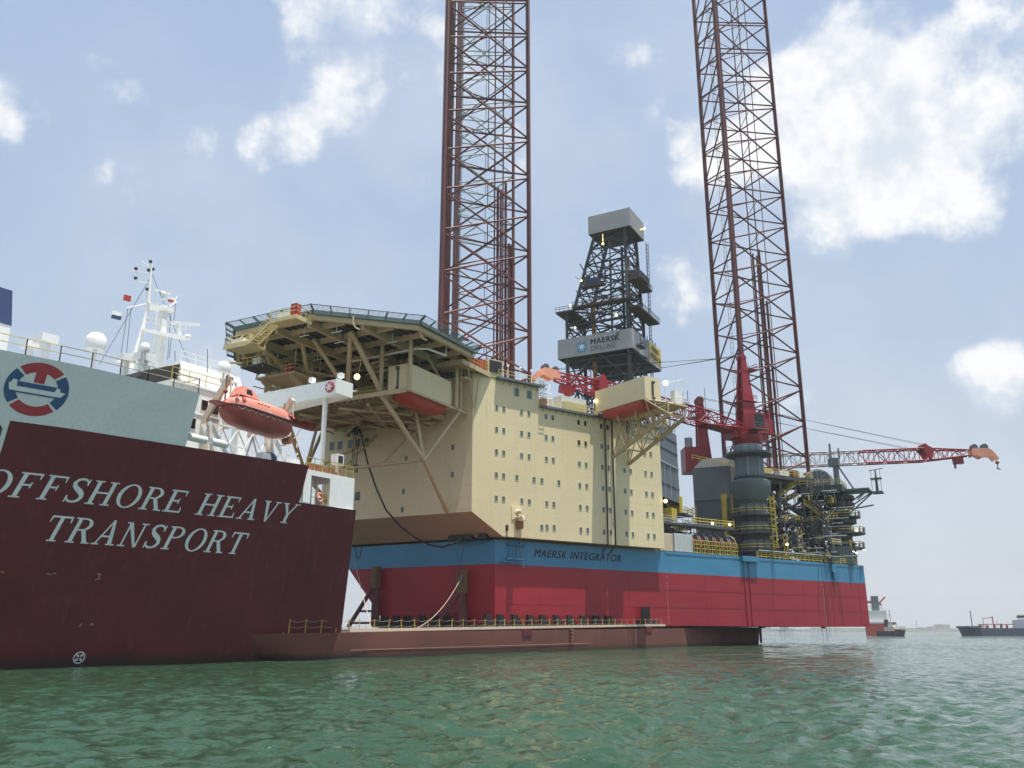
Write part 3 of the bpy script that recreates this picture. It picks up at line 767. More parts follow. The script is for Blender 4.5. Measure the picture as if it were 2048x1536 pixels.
def make_boat_platform():
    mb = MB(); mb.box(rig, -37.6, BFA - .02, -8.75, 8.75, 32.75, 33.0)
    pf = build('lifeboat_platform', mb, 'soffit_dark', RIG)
    m = MB(); m.beam(rig(-37.7, -12.7, 32.85), rig(-37.7, 12.7, 32.85), .4, .6)
    for sg in (1, -1): m.beam(rig(-37.7, sg * 8.8, 32.7), rig(BFA, sg * 8.8, 32.7), .4, .8); m.beam(rig(-37.7, sg * 12.75, 33.0), rig(BFA, sg * 12.75, 33.0), .25, .3)
    build('edge_beam', m, 'beige_steel', pf)
    for l in np.arange(-8.1, 8.2, 1.08):
        m = MB(); m.beam(rig(-37.4, l, 32.5), rig(BFA - .05, l, 32.5), .16, .4); build('joist', m, 'shaded_beige', pf)
    for a in (-34, -30, -26):
        m = MB(); m.beam(rig(a, -8.8, 32.15), rig(a, 8.8, 32.15), .25, .6); build('bearer', m, 'beige_steel', pf)
    m = MB()
    for sg in (1, -1):
        m.bar(rig(-37, sg * 1, 31.9), rig(-30, sg * 8.4, 31.7), .2, 8); m.bar(rig(-30, sg * 1, 31.8), rig(-24, sg * 8.4, 31.7), .2, 8); m.bar(rig(-37, sg * 6, 31.9), rig(-24, 0, 31.7), .2, 8)
    build('plan_brace', m, 'beige_steel', pf, True)
    # struts from the block front up to the platform
    def strut(p, q, r): mm = MB(); mm.bar(p, q, r, 10); build('strut', mm, 'beige_steel', pf, True)
    for sg in (1, -1):
        nd = rig(-30, sg * 10.6, 25.0)
        strut(nd, rig(-37.3, sg * 8.6, 32.6), .34); strut(nd, rig(-29.8, sg * 8.8, 32.4), .24); strut(nd, rig(-24.2, sg * 12.6, 32.9), .26)
        strut(nd, rig(BFA, sg * 9.6, 18.95), .30); strut(nd, rig(BFA, sg * 4, 30.8), .2)
    strut(rig(-30, -10.6, 25.0), rig(-30, 10.6, 25.0), .22)
    for l in (-3.5, 3.5): strut(rig(-30, l, 25.0), rig(BFA, l, 31.5), .18)
    # columns and diagonals up to the helideck
    def colm(p, q, r): mm = MB(); mm.bar(p, q, r, 10); build('column', mm, 'beige_steel', pf, True)
    for sg in (1, -1):
        colm(rig(-37.0, sg * 12.75, 33), rig(-37.0, sg * 12.75, 40.0), .28); colm(rig(-37.2, sg * 8.2, 33), rig(-37.2, sg * 8.2, 40.2), .3)
        colm(rig(-25.6, sg * 12.9, 33), rig(-25.6, sg * 12.9, 40.0), .3)
        colm(rig(-37.2, sg * 8.2, 33.4), rig(-43.2, sg * 7.5, 40.2), .36); colm(rig(-37.2, sg * 2.6, 33.2), rig(-43.2, sg * 7.5, 40.2), .36)
        colm(rig(-30, sg * 8, 33), rig(-30, sg * 8, 40.2), .26); colm(rig(-24, sg * 6, 33), rig(-30, sg * 6, 40.2), .22); colm(rig(-24, sg * 6, 39), rig(-24, sg * 6, 40.2), .25)
        colm(rig(-37.2, sg * 3.4, 33), rig(-43.0, sg * 1.0, 40.2), .3);  colm(rig(-26, sg * 11.0, 36.5), rig(-31, sg * 11.0, 40.2), .22)
        colm(rig(-24, sg * 12.6, 33), rig(-24, sg * 12.6, 40.2), .22)
    m = MB(); m.rail([rig(-37.5, 7.6, 33), rig(-37.5, -13.4, 33)], r=.05); build('platform_rail', m, 'yellow', pf); m = MB(); m.rail([rig(-25.2, 12.7, 33), rig(BFA - .4, 12.7, 33)], r=.06); build('platform_rail', m, 'yellow', pf)
    # machinery clutter on the platform
    m = MB()
    for i in range(26):
        a = random.uniform(-36.5, -24); l = random.uniform(-12, 7); h = random.uniform(.6, 2.6); w = random.uniform(.3, 1.1)
        m.box(rig, a, a + w, l, l + w, 33.02, 33 + h)
    for i in range(22):
        a = random.uniform(-37, -24); l = random.uniform(-12, 10); m.bar(rig(a, l, random.uniform(36, 39.8)), rig(a + random.uniform(-6, 6), l + random.uniform(-6, 6), random.uniform(36, 39.8)), .09, 5)
    build('pipework', m, 'beige_steel', pf, kind='stuff')
    m = MB()
    for i in range(16):
        a = random.uniform(-37, -24); l = random.uniform(-12, 9); z = random.uniform(31.2, 32.0); m.bar(rig(a, l, z), rig(a + random.uniform(-7, 7), l + random.uniform(-2, 2), z), .07, 5)
    build('cable_trays', m, 'black_paint', pf, kind='stuff')
    m = MB(); m.ball(rig(-36.6, 3.6, 36.2), .42, 12, 8); build('floodlight', m, 'lamp', pf, True)
    for (a, l, z) in ((-37.5, -5, 34.6), (-39, -1, 33.9), (-36, -8, 35.5)):
        m = MB(); m.bar(rig(a, l - .7, z), rig(a, l + .7, z), .09, 6); build('tube_light', m, 'tube_lamp', pf)
    # housings over the lifeboats on both sides of the bow
    for sg in (1, -1):
        m = MB(); m.box(rig, -36.6, -26.2, sg * 8.9 if sg > 0 else -12.4, 12.4 if sg > 0 else -8.9, 33.15, 36.9)
        h = build('lifeboat_housing', m, 'beige', pf)
        m = MB(); m.box(rig, -36.7, -36.62, sg * 10.4, sg * 10.7, 33.4, 36.5); m.ball(rig(-36.8, sg * 10.55, 36.4), .3); m.ball(rig(-36.8, sg * 10.55, 33.6), .25); build('hook_gear', m, 'grey_dark', h)
        m = MB(); m.box(rig, -26.2, -25.3, sg * 9.2, sg * 12.0, 33.1, 36.0); build('end_locker', m, 'container_cream', h)
    return pf
PF = make_boat_platform()
def rig_boat(C, ax, wd, L, W, lab):
    m = MB(); shell(m, C, ax, wd, L, W, 1.35, -1, m=10, flat=.5, bow=3)
    b = thing('rig_lifeboat', lab, 'lifeboat', V(C) - V((0, 0, 1.5)), 'enclosed lifeboats slung under their housings')
    build('hull', m, 'boat_bottom', b, True)
    m = MB(); shell(m, V(C) + V((0, 0, .002)), ax, wd, L * .94, W * .9, 1.9, 1, m=10); build('canopy', m, 'lifeboat_orange', b, True)
    m = MB()
    for k in np.linspace(-.42, .42, 22):
        p = V(C) + V(ax).normalized() * (k * L) + V(wd).normalized() * (W * .5 * (1 - abs(k * 2) ** 3.2) ** .5 + .05); m.ball(p - V((0, 0, .1)), .1, 6, 4)
    build('grab_line', m, 'black_paint', b)
rig_boat(rig(-31.4, 10.65, 33.1), RA, RL, 10.2, 3.5, 'red bottomed lifeboat slung under the cream housing beside the helideck columns')
rig_boat(rig(-31.4, -10.65, 33.1), RA, RL, 10.2, 3.5, 'red bottomed lifeboat behind the white ship column under the bow platform')

def make_side_station():
    # lifeboat station standing out from the starboard side of the block, on a truss
    tx = (side(1) - side(0)).normalized(); nx = (side(0, 0, 1) - side(0)).normalized(); B0 = side(18.6, 0, OVH)
    F = lambda o, t, z: B0 + nx * o + tx * t + V((0, 0, z))
    mb = MB(); mb.box(F, .2, 11.6, 0.0, 3.3, 36.45, 40.0)
    st = build('lifeboat_housing', mb, 'beige', RIG)
    m = MB(); m.box(F, 11.62, 11.7, 1.5, 1.8, 36.6, 39.3); m.ball(F(11.8, 1.65, 39.2), .28); m.ball(F(11.8, 1.65, 36.7), .25); build('hook_gear', m, 'grey_dark', st)
    m = MB(); m.box(F, -.3, .9, -.9, -.02, 35.9, 36.3); m.box(F, 0, 13.2, 4.6, 7.4, 35.8, 36.05); build('walkway', m, 'beige_steel', st)
    m = MB(); m.rail([F(.2, 7.3, 36.05), F(13.1, 7.3, 36.05), F(13.1, 4.6, 36.05)], r=.06, step=1.2); build('walkway_rail', m, 'bright_white', st)
    m = MB(); m.box(F, 11.9, 12.8, 5.2, 7.0, 36.1, 38.3); m.bar(F(12.5, 6, 38.3), F(12.5, 6, 40.8), .05, 5); m.bar(F(11, 5, 36), F(11, 5, 39.8), .07, 6); m.bar(F(13, 7, 36), F(13, 7, 40.2), .07, 6); m.bar(F(11, 5, 39.8), F(13, 7, 40.2), .05, 5); build('winch_house', m, 'bright_white', st)
    m = MB(); m.ball(F(10.6, 5.6, 40.0), .42, 12, 8); build('floodlight', m, 'lamp', st, True)
    tr = MB()
    for t in (3.6, 7.2):
        up = [F(o, t, 36.0) for o in (.1, 3.2, 6.4, 9.6, 12.8)]; lo = [F(o, t, z) for o, z in ((.1, 28.9 if t > 5 else 29.6), (3.2, 30.4), (6.4, 31.8), (9.6, 33.0), (12.8, 34.2))]
        tr.beam(lo[0], lo[-1], .35, .5); tr.beam(up[0], up[-1], .3, .4)
        for i in range(5): tr.bar(up[i], lo[i], .12, 6)
        for i in range(4): tr.bar(up[i], lo[i + 1], .13, 6); tr.bar(lo[i], up[i + 1], .10, 6)
    for o, z in ((3.2, 30.4), (6.4, 31.8), (9.6, 33.0), (12.8, 34.2)):
        tr.bar(F(o, 3.6, z), F(o, 7.2, z), .12, 6); tr.bar(F(o, 3.6, 36), F(o, 7.2, 36), .12, 6); tr.bar(F(o, 3.6, z), F(o, 7.2, 36), .09, 6)
    tr.bar(F(11.4, -.1, 36.3), F(13.0, 3.6, 34.2), .12, 6); tr.bar(F(11.5, 0, 36.3), F(9.6, 3.6, 33), .12, 6); tr.bar(F(11.4, -.1, 36.3), F(13, 7.2, 36.1), .14, 6)
    tr.bar(F(5, 0.3, 35.0), F(3.4, 3.6, 31), .12, 6); tr.bar(F(9, .3, 35), F(6.4, 3.6, 31.8), .12, 6)
    build('support_truss', tr, 'beige_steel', st, True)
    rig_boat(F(5.9, 1.65, 36.35), nx, tx, 10.6, 3.3, 'red bottomed lifeboat slung under the cream housing on the side truss')
    # small lamp at the wall end of the box
    m = MB(); m.ball(F(.5, -.25, 38.3), .28, 10, 6); build('wall_lamp', m, 'lamp', st, True)
make_side_station()

def make_roof():
    rt = MB(); rt.box(rig, -19.0, -8.5, 4.5, 16.3, Z1 + .02, Z1 + .3)
    # rescue boat platform at the front corner of the roof
    m = MB(); m.box(rig, -27.5, -19.5, 9.2, 15.0, Z1 + .25, Z1 + .5); m.beam(rig(-27.5, 15, Z1 + .15), rig(-19.5, 15, Z1 + .15), .25, .7); m.beam(rig(-27.5, 9.2, Z1 + .15), rig(-27.5, 15, Z1 + .15), .25, .7)
    rp = build('roof_platform', m, 'beige_steel', RIG)
    m = MB(); m.rail([rig(-27.4, 10, Z1 + .5), rig(-27.4, 14.9, Z1 + .5), rig(-19.6, 14.9, Z1 + .5)], r=.05, step=1.1); build('platform_rail', m, 'yellow', rp)
    m = MB()
    for (a, l) in ((-25.5, 14.7), (-22.2, 14.7)): m.bar(rig(a, l, Z1 + .1), rig(BFA + .1 + (a + 25) * .1, l - 1.0, 33.6 - (a + 25) * .4), .09, 6)
    build('knee_brace', m, 'beige_steel', rp)
    m = MB(); m.box(rig, -25.6, -24.2, 13.0, 14.4, Z1 + .5, Z1 + 1.9); build('fire_cabinet', m, 'far_red', rp)
    m = MB(); m.box(rig, -21.9, -20.2, 12.6, 14.6, Z1 + .5, Z1 + 2.3); build('red_locker', m, 'far_red', rp)
    m = MB(); m.box(rig, -26.9, -26.0, 12.4, 13.8, Z1 + .5, Z1 + 1.5); m.ball(rig(-26.5, 13, Z1 + 1.7), .35); build('hose_box', m, 'pale_yellow', rp)
    m = MB(); m.bar(rig(-27.2, 14.8, Z1 + .5), rig(-27.2, 14.8, Z1 + 4.0), .05, 5); build('windsock_pole', m, 'beige_seam', rp)
    m = MB(); p = rig(-27.2, 14.8, Z1 + 3.8); m.bar(p, p + V((.9, .2, -.35)), .32, 8, .16); build('windsock', m, 'far_red', rp, True)
    # cowled ventilator
    t0 = -1.3
    m = MB(); m.hexa([side(t, z, o) for z in (Z1, Z1 + 2.7) for t, o in ((-2.6, .3), (.3, .3), (.3, 1.4), (-2.6, 1.4))]); v = build('ventilator', m, 'pale_yellow', BLK)
    m = MB(); m.hexa([side(t, z, o) for z in (Z1 + .7, Z1 + 2.5) for t, o in ((-2.2, 1.41), (.0, 1.41), (.0, 1.5), (-2.2, 1.5))]); build('louvre', m, 'black_paint', RIG)
    # gear on the lower roof
    m = MB(); m.hexa([side(t, z, o) for z in (Z2 + .02, Z2 + 2.5) for t, o in ((12.0, -2.4), (17.2, -2.4), (17.2, .9), (12.0, .9))]); build('roof_cabin', m, 'container_white', RIG)
    m = MB(); m.hexa([side(t, z, o) for z in (Z2 + .02, Z2 + 1.5) for t, o in ((12.2, .92), (16.8, .92), (16.8, 1.5), (12.2, 1.5))]); build('roof_locker', m, 'pale_yellow', RIG)
    m = MB(); m.hexa([side(t, z, o) for z in (Z2 + .02, Z2 + 1.4) for t, o in ((8.2, -.5), (9.2, -.5), (9.2, .8), (8.2, .8))]); build('roof_hydrant', m, 'rust', RIG)
    m = MB()
    for i in range(7):
        t = 8.4 + i * .55; m.bar(side(t, Z2, -1 - i % 2), side(t, Z2 + random.uniform(2.4, 4.2), -1 - i % 2), .05, 5)
    m.bar(side(8.4, Z2 + 3, -1), side(11.7, Z2 + 3, -1), .05, 5); m.bar(side(8.4, Z2 + 2.2, -1), side(11.7, Z2 + 2.2, -1), .05, 5); m.bar(side(10.8, Z2 + 3, -1), side(11.3, Z2 + 4.6, -1), .1, 5)
    build('aerial_frame', m, 'bright_white', RIG)
    m = MB(); m.box(rig, -21.5, -20, -2, 4, 39.12, 40.2); m.bar(rig(-21, 0, Z1), rig(-21, 0, 48.2), .09, 6); m.bar(rig(-21, -1.7, 46.4), rig(-21, 1.8, 46.8), .07, 5)
    for l, z in ((-1.6, 48), (1.7, 49), (.7, 45.6), (-.9, 47.5)): m.bar(rig(-21, l, 45.2), rig(-21, l, z), .07, 5)
    for l in (-2.6, 2.6): m.box(rig, -21.3, -20.7, l - .4, l + .4, 44.2, 45.6); m.bar(rig(-21, l, 39.2), rig(-21, l, 44.4), .06, 5)
    m.bar(rig(-21, -3, 45.2), rig(-21, -4.4, 46), .12, 6)
    build('aerial_mast', m, 'beige_seam', RIG)
    # blue railings of the walkway under the helideck aft edge
    m = MB(); m.rail([rig(-23.2, 5, 38.2), rig(-23.2, 12.5, 38.2)], r=.08, step=.7, levels=(1, .7, .4)); build('walkway_rail', m, 'navy', RIG)
    m = MB(); m.box(rig, -24.2, BFA - .03, 3, 13.5, 37.9, 38.15); build('walkway', m, 'beige_seam', RIG)
    # crane tip rest posts and lamps along the roof edge
    for t in (1.8, 4.1, 6.3):
        m = MB(); m.bar(side(t, Z1, .6), side(t, Z1 + 2.4, .6), .06, 5); m.ball(side(t, Z1 + 2.5, .6), .2, 8, 5); build('lamp_post', m, 'bright_white', BLK)
make_roof()
# ------------------------------------------------------------------ derrick
def make_derrick():
    L = thing('drilling_derrick', 'dark lattice drilling derrick with grey crown box and lettered grey windwall', 'derrick', rig(62, 0, 36))
    bb = MB()
    # lower tower between substructure and windwall, then windwall to the working platform, then the tapering top
    a0, a1 = 57.6, 68.5; l0, l1 = -7.4, 8.6
    def legs4(zb, zt, cb, ct, r):
        P = [rig(a, l, zb) for a, l in cb]; Q = [rig(a, l, zt) for a, l in ct]
        m = MB()
        for p, q in zip(P, Q): m.beam(p, q, r, r)
        return P, Q, m
    box = [(a0, l0), (a1, l0), (a1, l1), (a0, l1)]
    ctop = [(58.3, .4), (66.2, .4), (66.2, 8.4), (58.3, 8.4)]
    def panel(m, P, Q, n, r, rh):
        for i in range(4):
            j = (i + 1) % 4
            for k in range(n):
                u, v = k / n, (k + 1) / n
                A, B, C_, D = P[i].lerp(Q[i], u), P[j].lerp(Q[j], u), P[i].lerp(Q[i], v), P[j].lerp(Q[j], v)
                M = (C_ + D) / 2
                m.bar(C_, D, rh, 6)
                if (k + i) % 2: m.bar(A, D, r, 6); m.bar(B, C_, r, 6)
                else: m.bar(A, M, r, 6); m.bar(B, M, r, 6)
                m.bar((A + C_) / 2, (B + D) / 2, r * .6, 5)
    P, Q, m = legs4(37, 67, box, box, .85); panel(m, P, Q, 4, .24, .28); build('lower_tower', m, 'dark_steel', L, True)
    P2, Q2, m = legs4(67, 79, box, box, .7); panel(m, P2, Q2, 3, .2, .24); build('mid_tower', m, 'dark_steel', L, True)
    P3, Q3, m = legs4(79, 98.3, [(58.0, -5.6), (67.8, -5.6), (67.8, 8.6), (58.0, 8.6)], ctop, .6); panel(m, P3, Q3, 5, .18, .2); build('upper_tower', m, 'dark_steel', L, True)
    # inner vertical members: racking boards, top drive rails, standpipes, cables
    for (a, l, z0, z1, r, mt, nm) in ((59.5, -1.0, 50, 80, .55, 'sign_orange', 'riser_mast'), (63.5, 5.5, 40, 96, .35, 'dark_steel', 'guide_rail'), (65.5, 1.5, 40, 94, .3, 'dark_steel', 'guide_rail'), (60.5, 7.4, 40, 97, .2, 'grey_paint', 'standpipe'), (58.6, 4.2, 68, 97, .16, 'grey_paint', 'standpipe'), (66, -3.5, 40, 84, .3, 'dark_steel', 'guide_rail'), (64, 6.8, 52, 93, .45, 'rust', 'travelling_block_rail')):
        m = MB(); m.bar(rig(a, l, z0), rig(a, l, z1), r, 10); build(nm, m, mt, L, True)
    m = MB()
    for i in range(210):
        z = random.uniform(44, 90); lim = 1.0 if z < 79 else 1 - (z - 79) / 30
        p = rig(random.uniform(58, 68), random.uniform(-6.5 * lim, 8), z)
        d = V((random.uniform(-3.5, 3.5), random.uniform(-3.5, 3.5), random.uniform(-4, 4)))
        m.bar(p, p + d, random.uniform(.08, .2), 5)
    build('rigging', m, 'dark_steel', L, kind='stuff')
    m = MB()
    for i in range(9):
        l = -5.5 + i * 1.5; m.bar(rig(67.5, l, 38), rig(67.5, l, 74), .12, 5)
    build('drill_pipe_stand', m, 'dark_steel', L, kind='stuff')
    # setback racks seen in the lower tower
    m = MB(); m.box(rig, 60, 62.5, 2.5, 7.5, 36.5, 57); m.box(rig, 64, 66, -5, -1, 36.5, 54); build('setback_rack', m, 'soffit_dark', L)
    # crown box: corrugated grey cladding
    c = [(57.3, -.9), (67.4, -.9), (67.4, 10.2), (57.3, 10.2)]
    m = MB(); m.k = 0; m.prism([rig(a, l, 98.3) for a, l in c], [rig(a, l, 103.2) for a, l in c]); m.k = 1; m.face([rig(a, l, 98.28) for a, l in c])
    cb = build('crown_box', m, ['clad_grey', 'soffit_dark'], L)
    m = MB()
    for k in range(24):
        u = k / 24; m.box(rig, 57.22, 57.3, -.85 + 11 * u, -.65 + 11 * u, 98.35, 103.15); m.box(rig, 57.4 + 10 * u, 57.6 + 10 * u, 10.2, 10.28, 98.35, 103.15)
    build('cladding_rib', m, 'clad_grey', cb, kind='stuff')
    m = MB(); m.bar(rig(62, 1.5, 103.2), rig(62, 1.5, 105.6), .12, 6); build('beacon', m, 'grey_dark', cb)
    m = MB()
    for (a, l) in ((59, 2), (61, 3), (59, 5), (62, 8)): m.box(rig, a, a + .4, l, l + .3, 95.5, 98.25)
    build('sheave_hanger', m, 'dark_steel', cb)
    m = MB(); m.ball(rig(58.2, 2.6, 95.4), .3, 8, 6); m.bar(rig(58.2, 2.6, 95.5), rig(58.2, 2.6, 98), .06, 5); build('work_lamp', m, 'lamp', L)
    m = MB(); m.bar(rig(64.5, 10.3, 100.2), rig(64.5, 11.2, 100.2), .07, 5); m.ball(rig(64.5, 11.4, 100.3), .25, 8, 6); build('work_lamp', m, 'lamp', L)
    # windwall with name board
    F0, F1, B1 = -9.5, 9.8, 66.0
    m = MB(); ww = [(56.8, F0), (56.8, F1), (66.3, F1), (66.3, F0)]
    def wall(p, q, z0, z1, mat):
        n = (q - p).cross(V((0, 0, 1))).normalized() * .12
        return m.hexa([p + V((0, 0, z0)), q + V((0, 0, z0)), q + n + V((0, 0, z0)), p + n + V((0, 0, z0)), p + V((0, 0, z1)), q + V((0, 0, z1)), q + n + V((0, 0, z1)), p + n + V((0, 0, z1))])
    pts = [rig(a, l) for a, l in ww]
    wall(pts[0], pts[1], 66.6, 71.5, 0); wall(pts[1], pts[2], 66.6, 71.5, 0); wall(pts[3], pts[0], 66.6, 71.5, 0)
    wwo = build('windwall', m, 'clad_grey', L)
    m = MB(); m.box(rig, 56.9, 66.2, F0 + .1, F1 - .1, 66.45, 66.62); build('windwall_floor', m, 'soffit_dark', L)
    m = MB()
    for k in range(40):
        u = k / 40; m.box(rig, 56.62, 56.69, F0 + 19.3 * u, F0 + 19.3 * u + .2, 66.65, 71.45)
    build('cladding_rib', m, 'clad_grey', wwo, kind='stuff')
    A = 56.55
    g = lambda l, z: rig(A, l, z)
    # star badge
    lc, zc, R = -3.1, 68.75, 1.28
    m = MB(); pl = []
    for k in range(32):
        t = 2 * math.pi * k / 32; x, y = math.cos(t), math.sin(t); s = (abs(x) ** 8 + abs(y) ** 8) ** (-1 / 8); pl.append((x * s * R, y * s * R))
    m.prism([rig(A + .06, lc + x, zc + y) for x, y in pl], [rig(A, lc + x, zc + y) for x, y in pl]); bd = build('badge', m, 'sky_blue', wwo)
    m = MB()
    for k in range(7):
        t = math.pi / 2 + 2 * math.pi * k / 7; dt = math.pi / 7
        m.face([rig(A - .012, lc, zc), rig(A - .012, lc + .42 * math.cos(t - dt), zc + .42 * math.sin(t - dt)), rig(A - .012, lc + 1.12 * math.cos(t), zc + 1.12 * math.sin(t)), rig(A - .012, lc + .42 * math.cos(t + dt), zc + .42 * math.sin(t + dt))])
    build('star', m, 'bright_white', wwo)
    boldtext('lettering', 'MAERSK', lambda u, v, o: rig(A - o, -.7 + 7.4 * u, 69.0 + 1.35 * v), .007, 'black_paint', wwo, bold=0.0, spacing=1.1)
    flattext('lettering', 'DRILLING', lambda u, v: rig(A, -.7 + 6.3 * u, 67.35 + 1.2 * v), 'grey_dark', wwo, bold=.0, spacing=1.15)
    # yellow name board on the extension to starboard
    m = MB(); m.box(rig, 66.3, 75.2, 9.2, 10.6, 65.6, 71.2); m.box(rig, 65.2, 66.3, 9.2, 10.2, 66.6, 71.4); ex = build('windwall_extension', m, 'clad_grey', L)
    m = MB(); m.box(rig, 66.6, 74.9, 10.62, 10.68, 66.6, 70.9); build('name_board', m, 'sign_yellow', ex)
    boldtext('lettering', 'MAERSK', lambda u, v, o: rig(67.8 + 5.6 * u, 10.72 + o, 68.95 + 1.35 * v), .008, 'black_paint', ex, bold=0.0)
    boldtext('lettering', 'INTEGRATOR', lambda u, v, o: rig(66.9 + 7.6 * u, 10.72 + o, 67.0 + 1.35 * v), .006, 'black_paint', ex, bold=0.0)
    m = MB(); m.box(rig, 57, 75, -4, 10.4, 65.4, 65.6); build('extension_floor', m, 'soffit_dark', ex)
    m = MB(); m.bar(rig(58.8, 10, 68.0), rig(58.8, 11.6, 68.0), .1, 6); m.box(rig, 58.2, 61.6, 10.1, 11.5, 67.4, 67.6); m.rail([rig(58.2, 11.5, 67.6), rig(61.6, 11.5, 67.6)], r=.06); m.bar(rig(59, 11, 67.5), rig(59, 11, 70.5), .09, 5); m.bar(rig(59, 11, 70.5), rig(61, 11, 71), .08, 5); build('camera_bracket', m, 'grey_dark', L)
    m = MB()
    for a in (67, 69, 71, 73): m.bar(rig(a, 10, 71.2), rig(a, 10, 72.6), .1, 5)
    build('vent_stub', m, 'dark_steel', ex)
    # working platforms
    for (aa, ab, la_, lb, z, nm) in ((55.8, 70, -9.6, -5.0, 78.6, 'platform'), (55.6, 57.6, -5, 10.6, 79.2, 'platform'), (57.6, 72.5, 8.6, 11.6, 77.5, 'platform'), (58, 63, 9.0, 12.4, 84.8, 'platform'), (56.6, 58.4, -3, 3, 84.6, 'platform'), (62, 68.5, 8.8, 11.4, 84.9, 'platform')):
        m = MB(); m.box(rig, aa, ab, la_, lb, z - .45, z); build(nm, m, 'rust_steel', L)
        m = MB(); m.rail([rig(aa, la_, z), rig(aa, lb, z), rig(ab, lb, z)], r=.06, step=1.3); build('platform_rail', m, 'dark_steel', L)
    m = MB(); m.box(rig, 56.7, 58.2, -2.0, 1.4, 84.7, 86.2); build('tarpaulin', m, 'navy', L)
    m = MB(); m.box(rig, 59, 66, 9, 11.5, 84.95, 87.2); build('machinery_house', m, 'soffit_dark', L)
    # outside ladder tower
    m = MB(); q0, q1 = rig(69.5, 9.5, 40), rig(68.0, 10.4, 98)
    for d in (V((0, 0, 0)), V((.6, 0, 0)), V((.3, .6, 0))): m.bar(q0 + d, q1 + d, .07, 5)
    for k in range(58):
        c = q0.lerp(q1, k / 58); m.bar(c, c + V((.6, 0, .5)), .05, 4); m.bar(c + V((.6, 0, 0)), c + V((.3, .6, .5)), .05, 4)
    build('ladder_tower', m, 'dark_steel', L)
    for (a, l, z) in ((57.2, -6.2, 80.3), (57.5, -3.2, 86.4), (57.1, 5.9, 75.6), (57.2, -5.0, 74.2), (63.2, 11, 86.2)):
        m = MB(); m.ball(rig(a, l, z), .34 if z == 75.6 else .25, 8, 6); build('work_lamp', m, 'lamp', L)
    m = MB(); m.box(rig, 57.6, 58, 0.6, 5.4, 66.5, 66.7); m.box(rig, 62, 62.4, 5.4, 8, 66.9, 67.1); build('tube_light', m, 'tube_lamp', L)
    # substructure on the cantilever
    m = MB(); m.box(rig, 50, 76, -9, 10, 26, 37); m.box(rig, 30, 80, -8.6, -6, 18, 26); m.box(rig, 30, 80, 6, 8.6, 18, 26); m.box(rig, 31, 79, -5.9, 5.9, 18, 19); build('substructure', m, 'grey_dark', L)
    m = MB()
    for l in (-10, 10.4):
        for a in (50, 56, 62, 68, 74): m.bar(rig(a, l, 20), rig(a + 3, l, 37), .3, 6)
    build('substructure_brace', m, 'dark_steel', L)
paint('sign_orange', (.42, .20, .05), .6, .15, .2, (.2, .1, .04))
paint('rust_steel', (.085, .065, .05), .7, .3, .4, (.12, .07, .04), .6)
make_derrick()
# ------------------------------------------------------------------ cranes
def lattice(mb, p, q, w0, h0, w1, h1, n, rc, rb, k0=0, swap=None):
    p = V(p); q = V(q); d = (q - p).normalized(); u = d.cross(V((0, 0, 1))).normalized(); v = u.cross(d)
    def cs(f):
        w = w0 + (w1 - w0) * f; h = h0 + (h1 - h0) * f; c = p.lerp(q, f)
        return [c - u * w / 2 - v * h / 2, c + u * w / 2 - v * h / 2, c + u * w / 2 + v * h / 2, c - u * w / 2 + v * h / 2]
    for i in range(n):
        A, B = cs(i / n), cs((i + 1) / n)
        for k in range(4):
            j = (k + 1) % 4
            mb.bar(A[k], B[k], rc, 6)
            if (i + k) % 2: mb.bar(A[k], B[j], rb, 5)
            else: mb.bar(A[j], B[k], rb, 5)
            mb.bar(A[k], A[j], rb, 5)
    return cs
def boom_tip(par, q, d, u, size):
    # pink jib head: two cheek plates, sheaves, hooked nose
    v = u.cross(d)
    prof = [(-3.2, 1.0), (-2.4, 1.3), (1.2, 1.1), (2.2, .3), (3.4, -1.6), (2.5, -2.1), (1.6, -.9), (.2, -.9), (-1.0, -1.4), (-2.2, -.5), (-3.2, -.9)]
    for sg in (-1, 1):
        m = MB(); f = lambda x, y, o: q + d * (x * size) + v * (y * size) + u * o
        m.prism([f(x, y, sg * .75) for x, y in prof], [f(x, y, sg * .75 + sg * .18) for x, y in prof]); build('jib_cheek', m, 'crane_pink', par)
    for x in (-2.0, .6):
        m = MB(); c = q + d * (x * size) + v * (1.5 * size); m.bar(c - u * .5, c + u * .5, .85 * size, 14); build('sheave', m, 'grey_dark', par, True)
    m = MB(); c = q + d * (3.2 * size) - v * (2.4 * size); m.ball(c, .45); m.bar(c, c + V((0, 0, -1.4)), .12, 6); m.bar(c + V((-.3, 0, -1.4)), c + V((.5, 0, -1.7)), .14, 6); build('whip_hook', m, 'rust', par, True)
